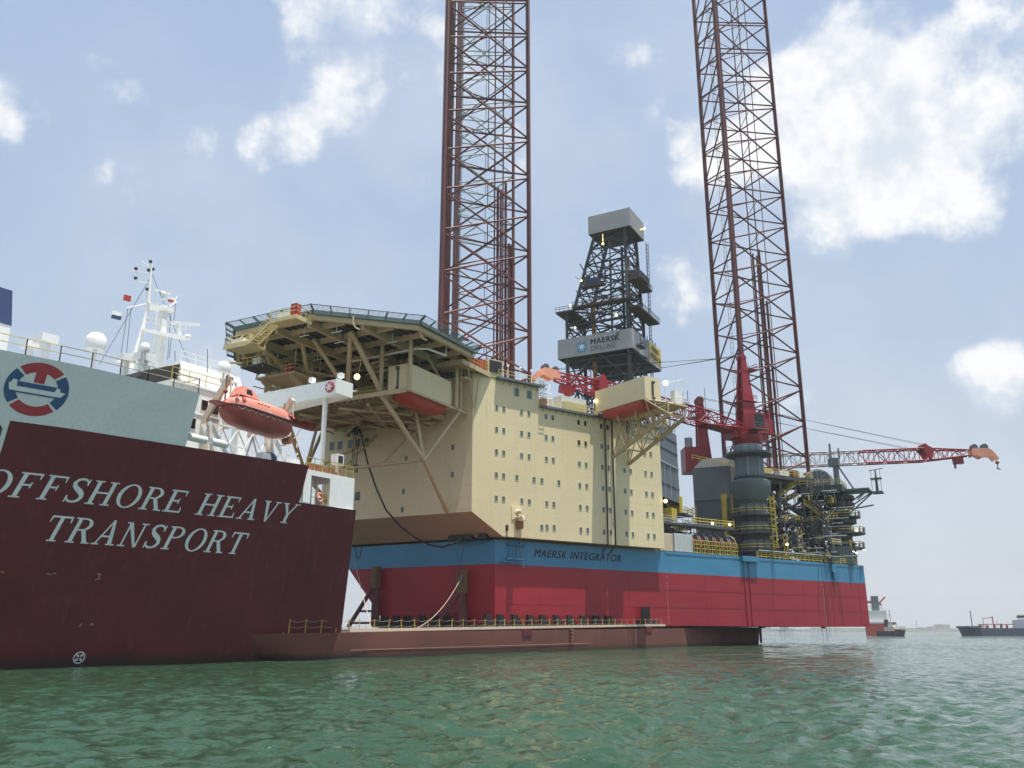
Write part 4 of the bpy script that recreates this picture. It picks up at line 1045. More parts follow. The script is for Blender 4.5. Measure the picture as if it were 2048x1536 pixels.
def craneA():
    C = rig(42, 38.2, HT); tip = at(1093, 748, 150)
    root = thing('deck_crane', 'red lattice crane with glazed cab on thick grey pedestal, boom towards the helideck', 'crane', C, 'pedestal cranes on the rig')
    d = V((tip.x - C.x, tip.y - C.y, 0)).normalized(); s = V((-d.y, d.x, 0))
    F = lambda x, y, z: V((C.x, C.y, 0)) + d * x + s * y + V((0, 0, z))
    cc = V((C.x, C.y, 0))
    m = MB(); m.lathe(cc, [(2.7, 26.6), (3.8, 28.4), (3.8, 30.3), (2.75, 30.9), (2.7, 31.0), (2.7, 35.4), (2.6, 35.6), (2.6, 37.6)], 28); pd = build('pedestal', m, 'grey_paint', root, True)
    m = MB(); m.lathe(cc, [(2.9, HT + .02), (2.9, 26.65), (2.6, 26.7)], 28); build('jacking_base', m, 'soffit_dark', root, True)
    m = MB(); m.lathe(cc, [(2.7, 30.95), (3.1, 31.0), (3.1, 31.25), (2.7, 31.3)], 28); build('flange', m, 'grey_dark', pd, True)
    for k in range(24):
        t = 2 * math.pi * k / 24; c_ = cc + V((2.95 * math.cos(t), 2.95 * math.sin(t), 31.25)); mm = MB(); mm.bar(c_, c_ + V((0, 0, .22)), .1, 6); build('flange_bolt', mm, 'grey_dark', pd)
    for an in (-110, -62, -20):
        t = math.radians(an); c_ = cc + V((2.72 * math.cos(t), 2.72 * math.sin(t), 0)); mm = MB(); mm.bar(c_ + V((0, 0, 31.3)), c_ + V((0, 0, 35.3)), .09, 6); build('cable_run', mm, 'panel_trim', pd)
    m = MB(); m.lathe(cc, [(2.8, 35.0), (4.5, 35.5), (4.5, 35.9), (2.7, 35.92)], 28); build('ring_platform', m, 'grey_dark', pd, True)
    m = MB(); pts = [cc + V((4.4 * math.cos(t), 4.4 * math.sin(t), 35.9)) for t in np.linspace(0, 2 * math.pi, 22)]; m.rail(pts, r=.05, step=2); build('ring_rail', m, 'grey_paint', pd)
    m = MB(); m.lathe(cc, [(2.7, 36.0), (2.85, 36.2), (2.85, 37.3), (2.65, 37.5)], 28); build('slew_ring', m, 'panel_trim', pd, True)
    m = MB(); m.lathe(cc, [(2.6, 37.62), (2.9, 38.2), (2.9, 39.6), (2.2, 40.0)], 24); m.box(F, -3.6, 4.2, -1.7, 1.7, 38.6, 40.9); build('slew_column', m, 'crane_red', root, True)
    # machinery house behind, cab at the side
    m = MB(); m.box(F, -5.0, -1.2, -2.4, 2.0, 39.9, 43.0); m.box(F, -5.3, -5.02, -1.8, 1.4, 40.4, 42.6); mh = build('machinery_house', m, 'crane_red', root)
    m = MB(); m.box(F, -4.9, -4.4, -1.2, -.8, 43.2, 45.0); build('vent_box', m, 'crane_red', mh); m = MB(); m.bar(F(-4.6, 1.4, 43), F(-4.6, 1.4, 45.0), .3, 8); build('exhaust', m, 'crane_red', mh)
    m = MB(); m.hexa([F(x, y, z) for x, y, z in ((-1.0, 2.3, 40.0), (2.2, 2.3, 40.0), (2.2, 4.6, 40.0), (-1.0, 4.6, 40.0), (-1.0, 2.3, 43.2), (1.6, 2.3, 43.2), (1.6, 4.6, 43.2), (-1.0, 4.6, 43.2))]); cb = build('cab', m, 'crane_red', root)
    m = MB(); m.hexa([F(x, y, z) for x, y, z in ((-.6, 4.62, 40.6), (1.9, 4.62, 40.6), (1.9, 4.68, 40.6), (-.6, 4.68, 40.6), (-.6, 4.62, 42.9), (1.5, 4.62, 42.9), (1.5, 4.68, 42.9), (-.6, 4.68, 42.9))]); build('cab_glass', m, 'dark_glass', cb)
    m = MB(); m.rail([F(-1, 5.4, 39.9), F(2.4, 5.4, 39.9)], r=.05); m.box(F, -1, 2.4, 4.62, 5.5, 39.75, 39.9); build('cab_walkway', m, 'grey_paint', cb)
    # king post: tapered twin plate mast with raised apex
    top = 55.6
    for sg in (-1, 1):
        m = MB(); m.hexa([F(x, sg * y, z) for x, y, z in ((-2.0, 1.5, 40.8), (1.5, 1.5, 40.8), (1.5, 1.0, 40.8), (-2.0, 1.0, 40.8), (-.6, .72, top), (.4, .72, top), (.4, .34, top), (-.6, .34, top))]); build('king_post', m, 'crane_red', root)
    for z in (44.6, 48.5, 52.5):
        m = MB(); m.box(F, -.6, .5, -.95, .95, z, z + .7); build('cross_plate', m, 'crane_red', root)
    m = MB(); m.box(F, -.7, .6, -.8, .8, top - .3, top + .3); m.bar(F(0, -.7, top + .2), F(0, .7, top + .2), .6, 14); build('apex_sheaves', m, 'crane_red', root, True)
    m = MB(); m.box(F, -2.6, -.9, -1.6, 1.6, 53.0, 53.2); m.rail([F(-2.6, -1.6, 53.2), F(-2.6, 1.6, 53.2)], r=.06, step=1); m.box(F, -1.9, 1.6, -1.6, 1.6, 46.3, 46.45); m.rail([F(-1.9, -1.6, 46.5), F(-1.9, 1.6, 46.5), F(1.6, 1.6, 46.5)], r=.05); build('mast_platform', m, 'crane_red', root)
    m = MB()
    for y in (-.25, .25): m.bar(F(-1.9, y, 40.8), F(-1.5, y, 54.5), .05, 4)
    for z in np.arange(41, 54, .6): m.bar(F(-1.9 + .4 * (z - 41) / 13.5, -.25, z), F(-1.9 + .4 * (z - 41) / 13.5, .25, z), .04, 4)
    build('ladder', m, 'grey_dark', root)
    # boom
    ft = F(2.6, 0, 40.9); D = (tip - ft); L = D.length; dd = D.normalized(); u = dd.cross(V((0, 0, 1))).normalized(); v = u.cross(dd)
    m = MB(); lattice(m, ft, ft + dd * L * .18, 4.2, .8, 3.0, 2.7, 4, .16, .09); lattice(m, ft + dd * L * .18, ft + dd * L * .70, 3.0, 2.7, 2.6, 2.7, 11, .16, .09); lattice(m, ft + dd * L * .70, ft + dd * L * .955, 2.6, 2.7, 1.6, 1.2, 6, .16, .09); build('boom', m, 'crane_red', root, True)
    m = MB(); m.hexa([ft + dd * (L * f) + u * a + v * b for b, fs in ((-1.25, (.035, .20)), (-1.15, (.035, .20))) for f, a in ((fs[0], -1.5), (fs[1], -1.5), (fs[1], 1.5), (fs[0], 1.5))]); build('boom_walkway', m, 'crane_red', root)
    m = MB(); c = ft + dd * (L * .74)
    for sg in (-1, 1): m.prism([c + u * (sg * 1.2) + dd * x + v * y for x, y in ((-1.0, 1.2), (.0, 2.5), (.9, 1.2), (.5, -1.2), (-.2, -1.2))], [c + u * (sg * 1.45) + dd * x + v * y for x, y in ((-1.0, 1.2), (.0, 2.5), (.9, 1.2), (.5, -1.2), (-.2, -1.2))])
    m.bar(c - u * 1.4 + v * 2.1, c + u * 1.4 + v * 2.1, .4, 10); build('pendant_bracket', m, 'crane_red', root)
    m = MB(); h = ft + dd * (L * .9) + v * -1.7; m.hexa([h + dd * a + u * b + v * cc_ for cc_ in (-.9, .6) for a, b in ((-1.6, -.6), (1.2, -.6), (1.2, .6), (-1.6, .6))]); m.bar(h - v * .9, h - v * 1.9, .2, 6); build('hook_block', m, 'crane_red', root)
    boom_tip(root, tip, dd, u, .75)
    m = MB()
    for y in (-.5, .5): m.bar(F(.3, y, top + .6), c + u * y + v * 2.2, .045, 5); m.bar(F(.3, y * .5, top + .2), tip + u * y + v * .8, .04, 5)
    build('luffing_ropes', m, 'black_paint', root)
craneA()
def craneB():
    C = rig(70, 22.2, HT); tip = at(1965, 905, 202)
    root = thing('deck_crane', 'red crane behind the grey tower, its grey and red boom reaching out over the stern', 'crane', C, 'pedestal cranes on the rig')
    d = V((tip.x - C.x, tip.y - C.y, 0)).normalized(); s = V((-d.y, d.x, 0))
    F = lambda x, y, z: V((C.x, C.y, 0)) + d * x + s * y + V((0, 0, z)); cc = V((C.x, C.y, 0))
    m = MB(); m.lathe(cc, [(3.2, HT + .02), (3.2, 35.5), (2.9, 36), (2.9, 38)], 24); build('pedestal', m, 'grey_paint', root, True)
    m = MB(); m.lathe(cc, [(3.0, 38.02), (3.3, 38.4), (3.3, 39.6), (2.4, 40.2)], 24); m.box(F, -4, 3.4, -1.9, 1.9, 38.6, 40.9); build('slew_column', m, 'crane_red', root, True)
    m = MB(); m.box(F, -5.8, -1.6, -3.1, 1.6, 37.6, 43.4); build('machinery_house', m, 'crane_red', root)
    m = MB(); m.bar(F(-4, .6, 43.4), F(-4, .6, 46.2), .9, 12); build('exhaust_stack', m, 'panel_trim', root, True)
    for sg in (-1, 1):
        m = MB(); m.hexa([F(x, sg * y, z) for x, y, z in ((-2.2, 1.6, 40.6), (.8, 1.6, 40.6), (.8, 1.0, 40.6), (-2.2, 1.0, 40.6), (-1.9, .8, 55), (-.3, .8, 55), (-.3, .3, 55), (-1.9, .3, 55))]); build('king_post', m, 'crane_red', root)
    m = MB(); m.bar(F(-1.1, -.9, 55.1), F(-1.1, .9, 55.1), 1.0, 14); build('apex_sheaves', m, 'hose_red', root, True)
    m = MB(); m.box(F, -3.6, -1.9, -1.4, 1.4, 50.8, 51.0); m.rail([F(-3.6, -1.4, 51), F(-3.6, 1.4, 51)], r=.06, step=1); m.bar(F(-3.4, 1.2, 51), F(-3.4, 1.2, 58), .08, 5); m.bar(F(.4, 0, 52), F(.4, 0, 58.4), .06, 5); build('mast_platform', m, 'grey_dark', root)
    for z in (43.8, 47.4, 51): m = MB(); m.box(F, -1.7, .3, -1.2, 1.2, z, z + .9); build('cross_plate', m, 'crane_red', root)
    ft = F(2.2, 0, 40.0); D = tip - ft; L = D.length; dd = D.normalized(); u = dd.cross(V((0, 0, 1))).normalized(); v = u.cross(dd)
    m = MB(); lattice(m, ft, ft + dd * L * .14, 4.0, .8, 2.9, 2.9, 3, .15, .085); lattice(m, ft + dd * L * .14, ft + dd * L * .54, 2.9, 2.9, 2.8, 2.9, 11, .15, .085); b1 = build('boom_inner', m, 'crane_grey', root, True)
    m = MB(); lattice(m, ft + dd * L * .54, ft + dd * L * .77, 2.8, 2.9, 2.6, 2.9, 6, .17, .095); lattice(m, ft + dd * L * .77, ft + dd * L * .945, 2.6, 2.9, 1.6, 1.3, 5, .17, .095); build('boom_outer', m, 'crane_red', root, True)
    m = MB(); m.hexa([ft + dd * (L * f) + u * a + v * b for b in (-1.35, -1.2) for f, a in ((.02, -1.4), (.20, -1.4), (.20, 1.4), (.02, 1.4))]); m.hexa([ft + dd * (L * f) + u * a + v * b for b in (-1.2, .8) for f, a in ((.05, -.9), (.13, -.9), (.13, .9), (.05, .9))]); build('boom_winch', m, 'hose_red', root)
    c = ft + dd * (L * .79); m = MB()
    for sg in (-1, 1): m.prism([c + u * (sg * 1.2) + dd * x + v * y for x, y in ((-1.4, 1.2), (-.9, 2.5), (1.1, 1.2), (.3, -1.2), (-.4, -1.2))], [c + u * (sg * 1.45) + dd * x + v * y for x, y in ((-1.4, 1.2), (-.9, 2.5), (1.1, 1.2), (.3, -1.2), (-.4, -1.2))])
    m.bar(c - u * 1.4 + v * 2.1 - dd * .8, c + u * 1.4 + v * 2.1 - dd * .8, .45, 10); build('pendant_bracket', m, 'crane_red', root)
    m = MB(); h = ft + dd * (L * .9) - v * 1.5; m.hexa([h + dd * a + u * b + v * k for k in (-1.0, .5) for a, b in ((-1.0, -.5), (1.2, -.5), (1.2, .5), (-1.0, .5))]); m.bar(h - v * 1.0 - dd * .8, h - v * 2.0 - dd * .8, .25, 6); build('hook_block', m, 'crane_red', root)
    boom_tip(root, tip - v * .2, dd, u, .95)
    m = MB()
    for y in (-.5, .5): m.bar(F(-1, y, 56), c + u * y + v * 2.3, .045, 5); m.bar(F(-1, y, 53.6), c + u * y + v * 1.6 - dd * 4, .045, 5)
    build('luffing_ropes', m, 'black_paint', root)
craneB()
# ------------------------------------------------------------------ aft deck of the rig
def dbox(a0, a1, l0, l1, z0, z1, name, mat, par): m = MB(); m.box(rig, a0, a1, l0, l1, z0, z1); return build(name, m, mat, par)
def ringplat(par, c, r, z, open_=False, a0=0, a1=2 * math.pi, rail='yellow', mat='grey_dark', w=1.5):
    m = MB(); n = 18; ths = np.linspace(a0, a1, n + 1)
    for i in range(n):
        p = [c + V((math.cos(t) * q, math.sin(t) * q, 0)) for t, q in ((ths[i], r), (ths[i + 1], r), (ths[i + 1], r + w), (ths[i], r + w))]
        m.hexa([q + V((0, 0, z - .25)) for q in p] + [q + V((0, 0, z)) for q in p])
    build('gallery', m, mat, par)
    m = MB(); m.rail([c + V((math.cos(t) * (r + w - .1), math.sin(t) * (r + w - .1), z)) for t in ths], r=.075, step=1.2); build('gallery_rail', m, rail, par)
def stair(par, p, q, w=1.0, mat='yellow'):
    p = V(p); q = V(q); m = MB(); h = V((q.x - p.x, q.y - p.y, 0)).normalized(); s = V((-h.y, h.x, 0)) * w / 2
    for sg in (-1, 1):
        m.beam(p + s * sg, q + s * sg, .1, .3)
        for k in (.5, 1.0): m.bar(p + s * sg + V((0, 0, k)), q + s * sg + V((0, 0, k)), .055, 4)
        for k in range(5): c = p.lerp(q, k / 4) + s * sg; m.bar(c, c + V((0, 0, 1.0)), .05, 4)
    n = int((q - p).length / .5)
    for k in range(n): c = p.lerp(q, (k + .5) / n); m.hexa([c + s * a + h * b + V((0, 0, z)) for z in (-.03, .03) for a, b in ((-1, -.12), (1, -.12), (1, .12), (-1, .12))])
    build('stair', m, mat, par)
def vladder(par, p, z1, mat='yellow', cage=True):
    p = V(p); m = MB(); s = RA * .3; o = RL
    for sg in (-1, 1): m.bar(p + s * sg, V((p.x, p.y, z1)) + s * sg, .05, 4)
    for z in np.arange(p.z, z1, .5): m.bar(V((p.x, p.y, z)) - s, V((p.x, p.y, z)) + s, .035, 4)
    if cage:
        for z in np.arange(p.z + 1.5, z1, 1.0): c = V((p.x, p.y, z)); m.path([c - s * 1.5, c - s * 1.5 + o * .7, c + s * 1.5 + o * .7, c + s * 1.5], .05, 4)
        for k in (-1.5, 0, 1.5): m.bar(V((p.x, p.y, p.z + 1.5)) + s * k + o * .7, V((p.x, p.y, z1)) + s * k + o * .7, .045, 4)
    build('caged_ladder', m, mat, par)
def make_aft():
    # grey panelled house behind the block
    a0, a1, l1 = 16.0, 27.6, 28.4
    h = dbox(a0, a1, 6, l1, 25.0, 37.9, 'panelled_house', 'panel_grey', RIG)
    for a in (19.2, 22.6, 25.9): dbox(a - .09, a + .09, l1, l1 + .14, 25.4, 31.2, 'panel_stile', 'panel_trim', h)
    for z in (27.6, 31.3, 34.0, 36.2): dbox(a0, a1, l1, l1 + .10 + (.08 if z == 31.3 else 0), z - .05, z + (.22 if z == 31.3 else .05), 'panel_rail', 'panel_trim' if z == 31.3 else 'grey_dark', h)
    for k in range(8): dbox(a0 + .4 + k * 1.4, a0 + 1.2 + k * 1.4, l1, l1 + .12, 24.4, 24.98, 'vent_slot', 'dark_glass', h)
    dbox(17, 17.5, l1, l1 + .3, 35.2, 36.5, 'floodlight_box', 'grey_dark', h); dbox(18.6, 19.0, l1, l1 + .3, 35.2, 36.5, 'floodlight_box', 'grey_dark', h)
    m = MB(); m.rail([rig(16.5, l1 - .2, 37.9), rig(27.4, l1 - .2, 37.9)], r=.06); build('roof_rail', m, 'panel_trim', h)
    dbox(23, 24.6, 26, 28, 37.92, 40.0, 'roof_unit', 'beige_steel', h); dbox(25.2, 26.8, 25.8, 28, 37.92, 39.4, 'roof_unit', 'grey_paint', h)
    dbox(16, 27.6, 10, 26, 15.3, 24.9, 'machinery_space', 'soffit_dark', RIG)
    for (a, b, l, z, mt) in ((26.5, 31.8, 29.5, 23.2, 'yellow'), (27.5, 31.5, 29.2, 20.8, 'grey_paint'), (18, 25, 30.2, 19.3, 'yellow')):
        p = dbox(a, b, 24, l, z - .3, z, 'gallery', 'grey_dark', RIG); m = MB(); m.rail([rig(a, l, z), rig(b, l, z), rig(b, 24, z)], r=.07, step=1.1); build('gallery_rail', m, mt, p)
    dbox(27, 28.8, 26.5, 28.5, 23.2, 26.4, 'control_cabin', 'yellow', RIG); dbox(20, 23, 27, 29.2, 21.2, 23.4, 'control_cabin', 'yellow', RIG)
    m = MB(); m.bar(rig(17.5, 28.4, 16), rig(22, 30, 19.2), .15, 6); m.bar(rig(19.5, 28.4, 16), rig(24, 30, 19.2), .15, 6); build('knee_brace', m, 'grey_dark', RIG)
    m = MB(); m.ball(side(33.6, 23.4, 1.6), .33, 10, 6); build('wall_lamp', m, 'lamp', BLK, True)
    # grey jacking tower with yellow ladders, left of the crane pedestal
    t = dbox(46.5, 51.5, 25.5, 33.4, 15.3, 34.6, 'jacking_tower', 'grey_paint', RIG)
    dbox(46.9, 50, 33.4, 36.0, 15.3, 30.5, 'tower_bay', 'grey_paint', t)
    m = MB(); m.hexa([rig(a, l, z) for a, l, z in ((46.5, 25.5, 34.62), (51.5, 25.5, 34.62), (51.5, 33.4, 34.62), (46.5, 33.4, 34.62), (47.6, 27.5, 36.8), (51, 27.5, 36.8), (51, 33, 36.8), (47.6, 33, 36.8))]); build('tower_roof', m, 'grey_dark', t)
    for z in (20, 24, 28): dbox(46.3, 46.5, 25.8, 33.2, z, z + .14, 'stiffener', 'grey_dark', t)
    dbox(46.1, 46.5, 31.2, 32.2, 17, 29, 'cable_ladder', 'yellow', t); dbox(45.9, 46.3, 33.2, 33.5, 17, 29, 'cable_ladder', 'yellow', t)
    vladder(t, rig(46.2, 35.0, 22), 31.5); vladder(t, rig(46.3, 36.5, 16), 25); vladder(t, rig(46.2, 25.2, 18), 27)
    dbox(45.8, 46.45, 33.8, 35.4, 31.2, 34.2, 'notice_board', 'rope', t)
    m = MB(); m.rail([rig(46.5, 25.6, 36.6), rig(46.5, 36, 33.5)], r=.08); m.rail([rig(46.4, 33.6, 30.6), rig(46.4, 36.2, 30.6)], r=.07); build('tower_rail', m, 'yellow', t)
    # jacking units round each chord of the aft starboard leg
    c2 = (61.5, 36.2)
    ch = []
    for k in range(3):
        an = AXA + math.pi + k * 2 * math.pi / 3; ch.append(rig(*c2) + V((math.cos(an), math.sin(an), 0)) * LEGR)
    for i, p in enumerate(ch):
        R_ = 2.0
        m = MB(); m.lathe(p, [(R_ + .6, 15.25), (R_ + .6, 18), (R_, 18.4), (R_, 33.0 if i != 0 else 27), (R_ - .4, 33.6 if i != 0 else 27.4)], 16); u = build('jacking_unit', m, 'grey_dark', RIG, True)
        for z in (19.5, 23.5, 27.5):
            ringplat(u, p, R_ + .1, z)
            m = MB(); m.lathe(p, [(R_ + .05, z + 1.5), (R_ + .9, z + 1.7), (R_ + .9, z + 2.6), (R_ + .05, z + 2.8)], 14); build('gear_case', m, 'soffit_dark', u, True)
    # arches on the pedestal tower facing out
    pc = rig(42, 38.2)
    for z in (17.2, 20.6, 24.0):
        ringplat(RIG, pc, 2.92, z - .2)
        for an in (-138, -111, -84, -57):
            t_ = math.radians(an); n = V((math.cos(t_), math.sin(t_), 0)); s = V((-n.y, n.x, 0)); q = pc + n * 2.75
            m = MB(); pr = [(-.95, 0), (.95, 0), (.95, 1.1)] + [(.95 * math.cos(k), 1.1 + .75 * math.sin(k)) for k in np.linspace(.2, math.pi - .2, 7)] + [(-.95, 1.1)]
            m.prism([q + s * x + V((0, 0, z + y)) for x, y in pr], [q + n * .25 + s * x + V((0, 0, z + y)) for x, y in pr]); build('drive_cover', m, 'grey_paint', RIG)
    vladder(RIG, pc + V((2.2, -4.6, 16)), 27, 'yellow')
    # bracing frames between the jacking units
    m = MB()
    for (p, q) in ((ch[0], ch[1]), (ch[1], ch[2]), (ch[0], ch[2])):
        for z0, z1 in ((16, 24.5), (24.5, 32.5)):
            m.beam(p + V((0, 0, z0)), q + V((0, 0, z1)), .55, .8); m.beam(q + V((0, 0, z0)), p + V((0, 0, z1)), .55, .8); m.beam(p + V((0, 0, z1)), q + V((0, 0, z1)), .6, .9)
    build('jackcase_brace', m, 'grey_dark', RIG)
    # upper fixation deck with rails and gear
    e = [p + (p - rig(*c2)).normalized() * 3.4 for p in ch]
    m = MB(); m.prism([p + V((0, 0, 32.9)) for p in e], [p + V((0, 0, 33.7)) for p in e]); dk = build('fixation_deck', m, 'soffit_dark', RIG)
    m = MB(); m.rail([e[0] + V((0, 0, 33.7)), e[1] + V((0, 0, 33.7)), e[2] + V((0, 0, 33.7))], r=.06); build('deck_rail', m, 'yellow', dk)
    for p in ch:
        m = MB(); m.lathe(p, [(1.9, 33.7), (1.9, 34.3), (1.2, 34.9), (1.2, 35.4)], 12); build('guide_collar', m, 'beige_steel', dk, True)
    for f, l_, sz, mt in ((.25, 1.5, (2.2, 1.4, 1.2), 'pale_yellow'), (.5, 1.2, (3.0, 1.4, 1.1), 'bright_white'), (.68, 1.4, (1.6, 1.3, 1.6), 'rust'), (.86, .8, (1.5, 1.5, 1.3), 'pale_yellow')):
        c = e[0].lerp(e[1], f) + (rig(*c2) - e[0].lerp(e[1], f)).normalized() * l_; dx = (e[1] - e[0]).normalized(); dy = V((-dx.y, dx.x, 0))
        m = MB(); m.hexa([c + dx * (x * sz[0] / 2) + dy * (y * sz[1] / 2) + V((0, 0, z)) for z in (33.72, 33.7 + sz[2]) for x, y in ((-1, -1), (1, -1), (1, 1), (-1, 1))]); build('deck_gear', m, mt, dk)
    # outboard wing deck with boom rest, hose drum and radar stand
    wd = dbox(61, 69.5, 44, 52.5, 30.2, 31.6, 'wing_deck', 'soffit_dark', RIG)
    rgs = lambda a, l, z=0.0: rig(a - 2.6, l - 3.2, z)
    m = MB(); m.rail([rgs(63, 55.4, 31.6), rgs(72.4, 55.4, 31.6)], r=.06); m.rail([rgs(63, 44.2, 31.6), rgs(63, 55.4, 31.6)], r=.06); build('wing_rail', m, 'yellow', wd)
    stair(wd, rgs(61.5, 41.5, 28.4), rgs(62.8, 46.6, 32.0))
    c = rgs(68.5, 50.5, 33.0); m = MB(); m.bar(c - RA * 1.2, c + RA * 1.2, 2.5, 22); build('hose_drum', m, 'grey_paint', wd, True)
    for da in (-1.4, 1.4):
        m = MB()
        for k in range(16): t0, t1 = 2 * math.pi * k / 16, 2 * math.pi * (k + 1) / 16; f = lambda t: c + RA * da + RL * (2.7 * math.cos(t)) + V((0, 0, 2.7 * math.sin(t))); m.bar(f(t0), f(t1), .14, 6); (k % 2 == 0) and m.bar(c + RA * da, f(t0), .08, 5)
        build('drum_flange', m, 'panel_trim', wd, True)
    m = MB(); m.beam(rgs(69.5, 54.0, 31.6), rgs(69.5, 54.0, 38.2), .9, .9); m.bar(rgs(69.5, 54, 37.4), rgs(71.8, 57.0, 31.4), .18, 6); m.box(rgs, 68.6, 70.4, 52.6, 54.8, 36.4, 38.0); m.beam(rgs(69.5, 53.2, 38), rgs(69.5, 53.2, 41.4), .35, .35); m.beam(rgs(69.5, 54.9, 38), rgs(69.5, 54.9, 40.2), .3, .3); build('boom_rest', m, 'grey_paint', wd)
    m = MB(); m.box(rgs, 66, 72.4, 55.5, 60.5, 30.6, 30.9); m.box(rgs, 70.5, 73.5, 60.5, 62.6, 30.4, 30.7)
    for (p, q) in (((66, 55.5, 26.5), (71, 60.5, 30.6)), ((72, 55.5, 26.5), (72, 60.5, 30.6)), ((66, 55.5, 26.5), (72, 60.4, 28)), ((66.2, 58, 28.5), (66.2, 60.4, 30.6)), ((69, 55.5, 28), (66.2, 60.4, 30.6))): m.bar(rgs(*p), rgs(*q), .16, 6)
    build('sponson', m, 'grey_paint', wd)
    m = MB(); m.bar(rgs(72, 61.5, 30.7), rgs(72, 61.5, 34.2), .35, 8, .2); m.box(rgs, 71.2, 72.8, 60.4, 62.6, 33.4, 33.6); m.bar(rgs(72, 60.2, 35.3), rgs(72, 63, 35.6), .1, 5); m.bar(rgs(72, 61.5, 34), rgs(72, 61.5, 35.5), .15, 6)
    for l in (60.6, 62.4): m.bar(rgs(71.5, l, 31), rgs(71.5, l, 35.2), .05, 4); m.bar(rgs(71.5, 60.6, 33.0), rgs(71.5, 62.4, 33.0), .04, 4)
    build('radar_stand', m, 'grey_dark', wd)
    m = MB(); m.bar(rgs(70.8, 56.5, 30.6), rgs(69.8, 55.4, 16.5), .05, 5); build('stay_wire', m, 'grey_dark', wd)
    # tiers of galleries down the outboard corner
    cq = rig(66.2, 50.8)
    m = MB(); m.lathe(cq, [(2.0, 15.25), (2.0, 30.2), (1.7, 30.2)], 14); tw = build('corner_column', m, 'grey_dark', RIG, True)
    for z, r in ((19.0, 2.2), (22.0, 2.6), (25.4, 2.0)):
        ringplat(tw, cq, 2.0, z, w=r)
    for z in (24, 27.5, 29): m = MB(); m.lathe(cq, [(2.0, z - .3), (3.1, z), (3.1, z + .8), (2.0, z + 1)], 16); build('gear_case', m, 'soffit_dark', tw, True)
    stair(RIG, rig(62.4, 45.5, 19.5), rig(63.5, 49.5, 24)); stair(RIG, rig(62.5, 49, 24.2), rig(61.5, 44.5, 28.2)); stair(RIG, rig(63, 44.5, 15.5), rig(63.8, 49, 19.3))
    vladder(RIG, rig(57.0, 43.6, 15.4), 22.5); vladder(RIG, rig(52.2, 41.6, 15.4), 21)
    # deck house with corrugated walls and tube lights
    hs = dbox(60.5, 68.0, 49.8, 53.0, 15.3, 19.0, 'deck_house', 'grey_paint', RIG)
    for k in range(14): dbox(60.6 + k * .53, 60.78 + k * .53, 53.0, 53.07, 15.4, 18.9, 'wall_rib', 'grey_paint', hs)
    m = MB(); m.rail([rig(60.5, 52.9, 19.0), rig(68, 52.9, 19.0)], r=.09, step=1.2); build('roof_rail', m, 'yellow', hs)
    for a in (62.0, 65.8): m = MB(); m.bar(rig(a, 53.15, 18.0), rig(a + 1.3, 53.15, 18.0), .1, 6); build('tube_light', m, 'tube_lamp', hs)
    # deck edge rails along the starboard side
    m = MB(); m.rail([side(58.5, HT + .12, -.2), side(89.5, HT + .12, -.2)], r=.07, step=1.3, levels=(1, .68, .34)); build('bulwark_rail', m, 'yellow', RIG)
    m = MB(); m.bar(side(59, HT + 1.5, -.1), side(84, HT + 1.5, -.1), .11, 6); m.path([side(84, HT + 1.5, -.1), side(84, HT + .2, -.1)], .11, 6); build('fire_main', m, 'panel_trim', RIG, True)
    # walkway on posts over the hose reels
    m = MB(); m.hexa([side(t, z, o) for z in (20.0, 20.35) for t, o in ((33.6, -3.2), (53, -3.2), (53, -.4), (33.6, -.4))]); wk = build('reel_walkway', m, 'grey_dark', RIG)
    m = MB(); m.rail([side(33.8, 20.35, -.5), side(53, 20.35, -.5)], r=.06, step=1.5); m.rail([side(33.8, 20.35, -3.1), side(53, 20.35, -3.1)], r=.06, step=1.5); build('walkway_rail', m, 'panel_trim', wk)
    m = MB(); m.rail([side(42, 20.4, -.4), side(53, 20.4, -.4)], r=.08, step=1.0); build('walkway_rail', m, 'yellow', wk)
    m = MB()
    for t in np.arange(41, 53.5, 2.9): m.bar(side(t, HT, -2.6), side(t, 20, -2.6), .12, 6)
    build('walkway_post', m, 'grey_dark', wk)
    for (t, z) in ((51.6, 20.9), (47.0, 20.8)): m = MB(); m.ball(side(t, z, -.2), .24, 8, 6); build('deck_lamp', m, 'lamp', wk)
    # stern fittings: winches, vents, pipe bends
    for i, (t, z) in enumerate(((80, 17.2), (82, 16.8), (84.5, 17.6), (86.5, 16.6), (88, 16.2))):
        m = MB(); c = side(t, HT, -1.6); m.bar(c, V((c.x, c.y, z)), .28, 8); m.bar(V((c.x - .7, c.y, z)), V((c.x + .7, c.y, z)), .4, 8); build('mooring_bitt', m, 'grey_dark', RIG, True)
    m = MB(); c = side(85, HT, -2.4); m.bar(c, c + V((0, 0, 5.4)), .7, 10); m.box(rig, 61.8, 63.8, 52.2, 53.8, 19.4, 19.7); m.bar(side(86.6, 18, -1.6), side(86.6, 21.6, -1.6), .5, 8); m.bar(side(85.8, 22, -1.6), side(88, 21.5, -1.6), .3, 6); build('stern_winch', m, 'grey_dark', RIG, True)
    m = MB(); m.rail([side(82, 19.2, -.6), side(85.6, 19.2, -.6)], r=.1, step=.7); build('winch_rail', m, 'pale_yellow', RIG)
    m = MB(); b = side(88.5, HT, -1); m.path([b, b + V((0, 0, 5.6)), b + V((-1.6, -1, 5.8))], .16, 8); b = side(90.3, HT, -.8); m.path([b, b + V((0, 0, 2.6)), b + V((-1.4, -.9, 2.7))], .16, 8); build('swan_neck_vent', m, 'grey_dark', RIG, True)
    # small pipes, valves, trays filling the jacking area
    m = MB(); random.seed(11)
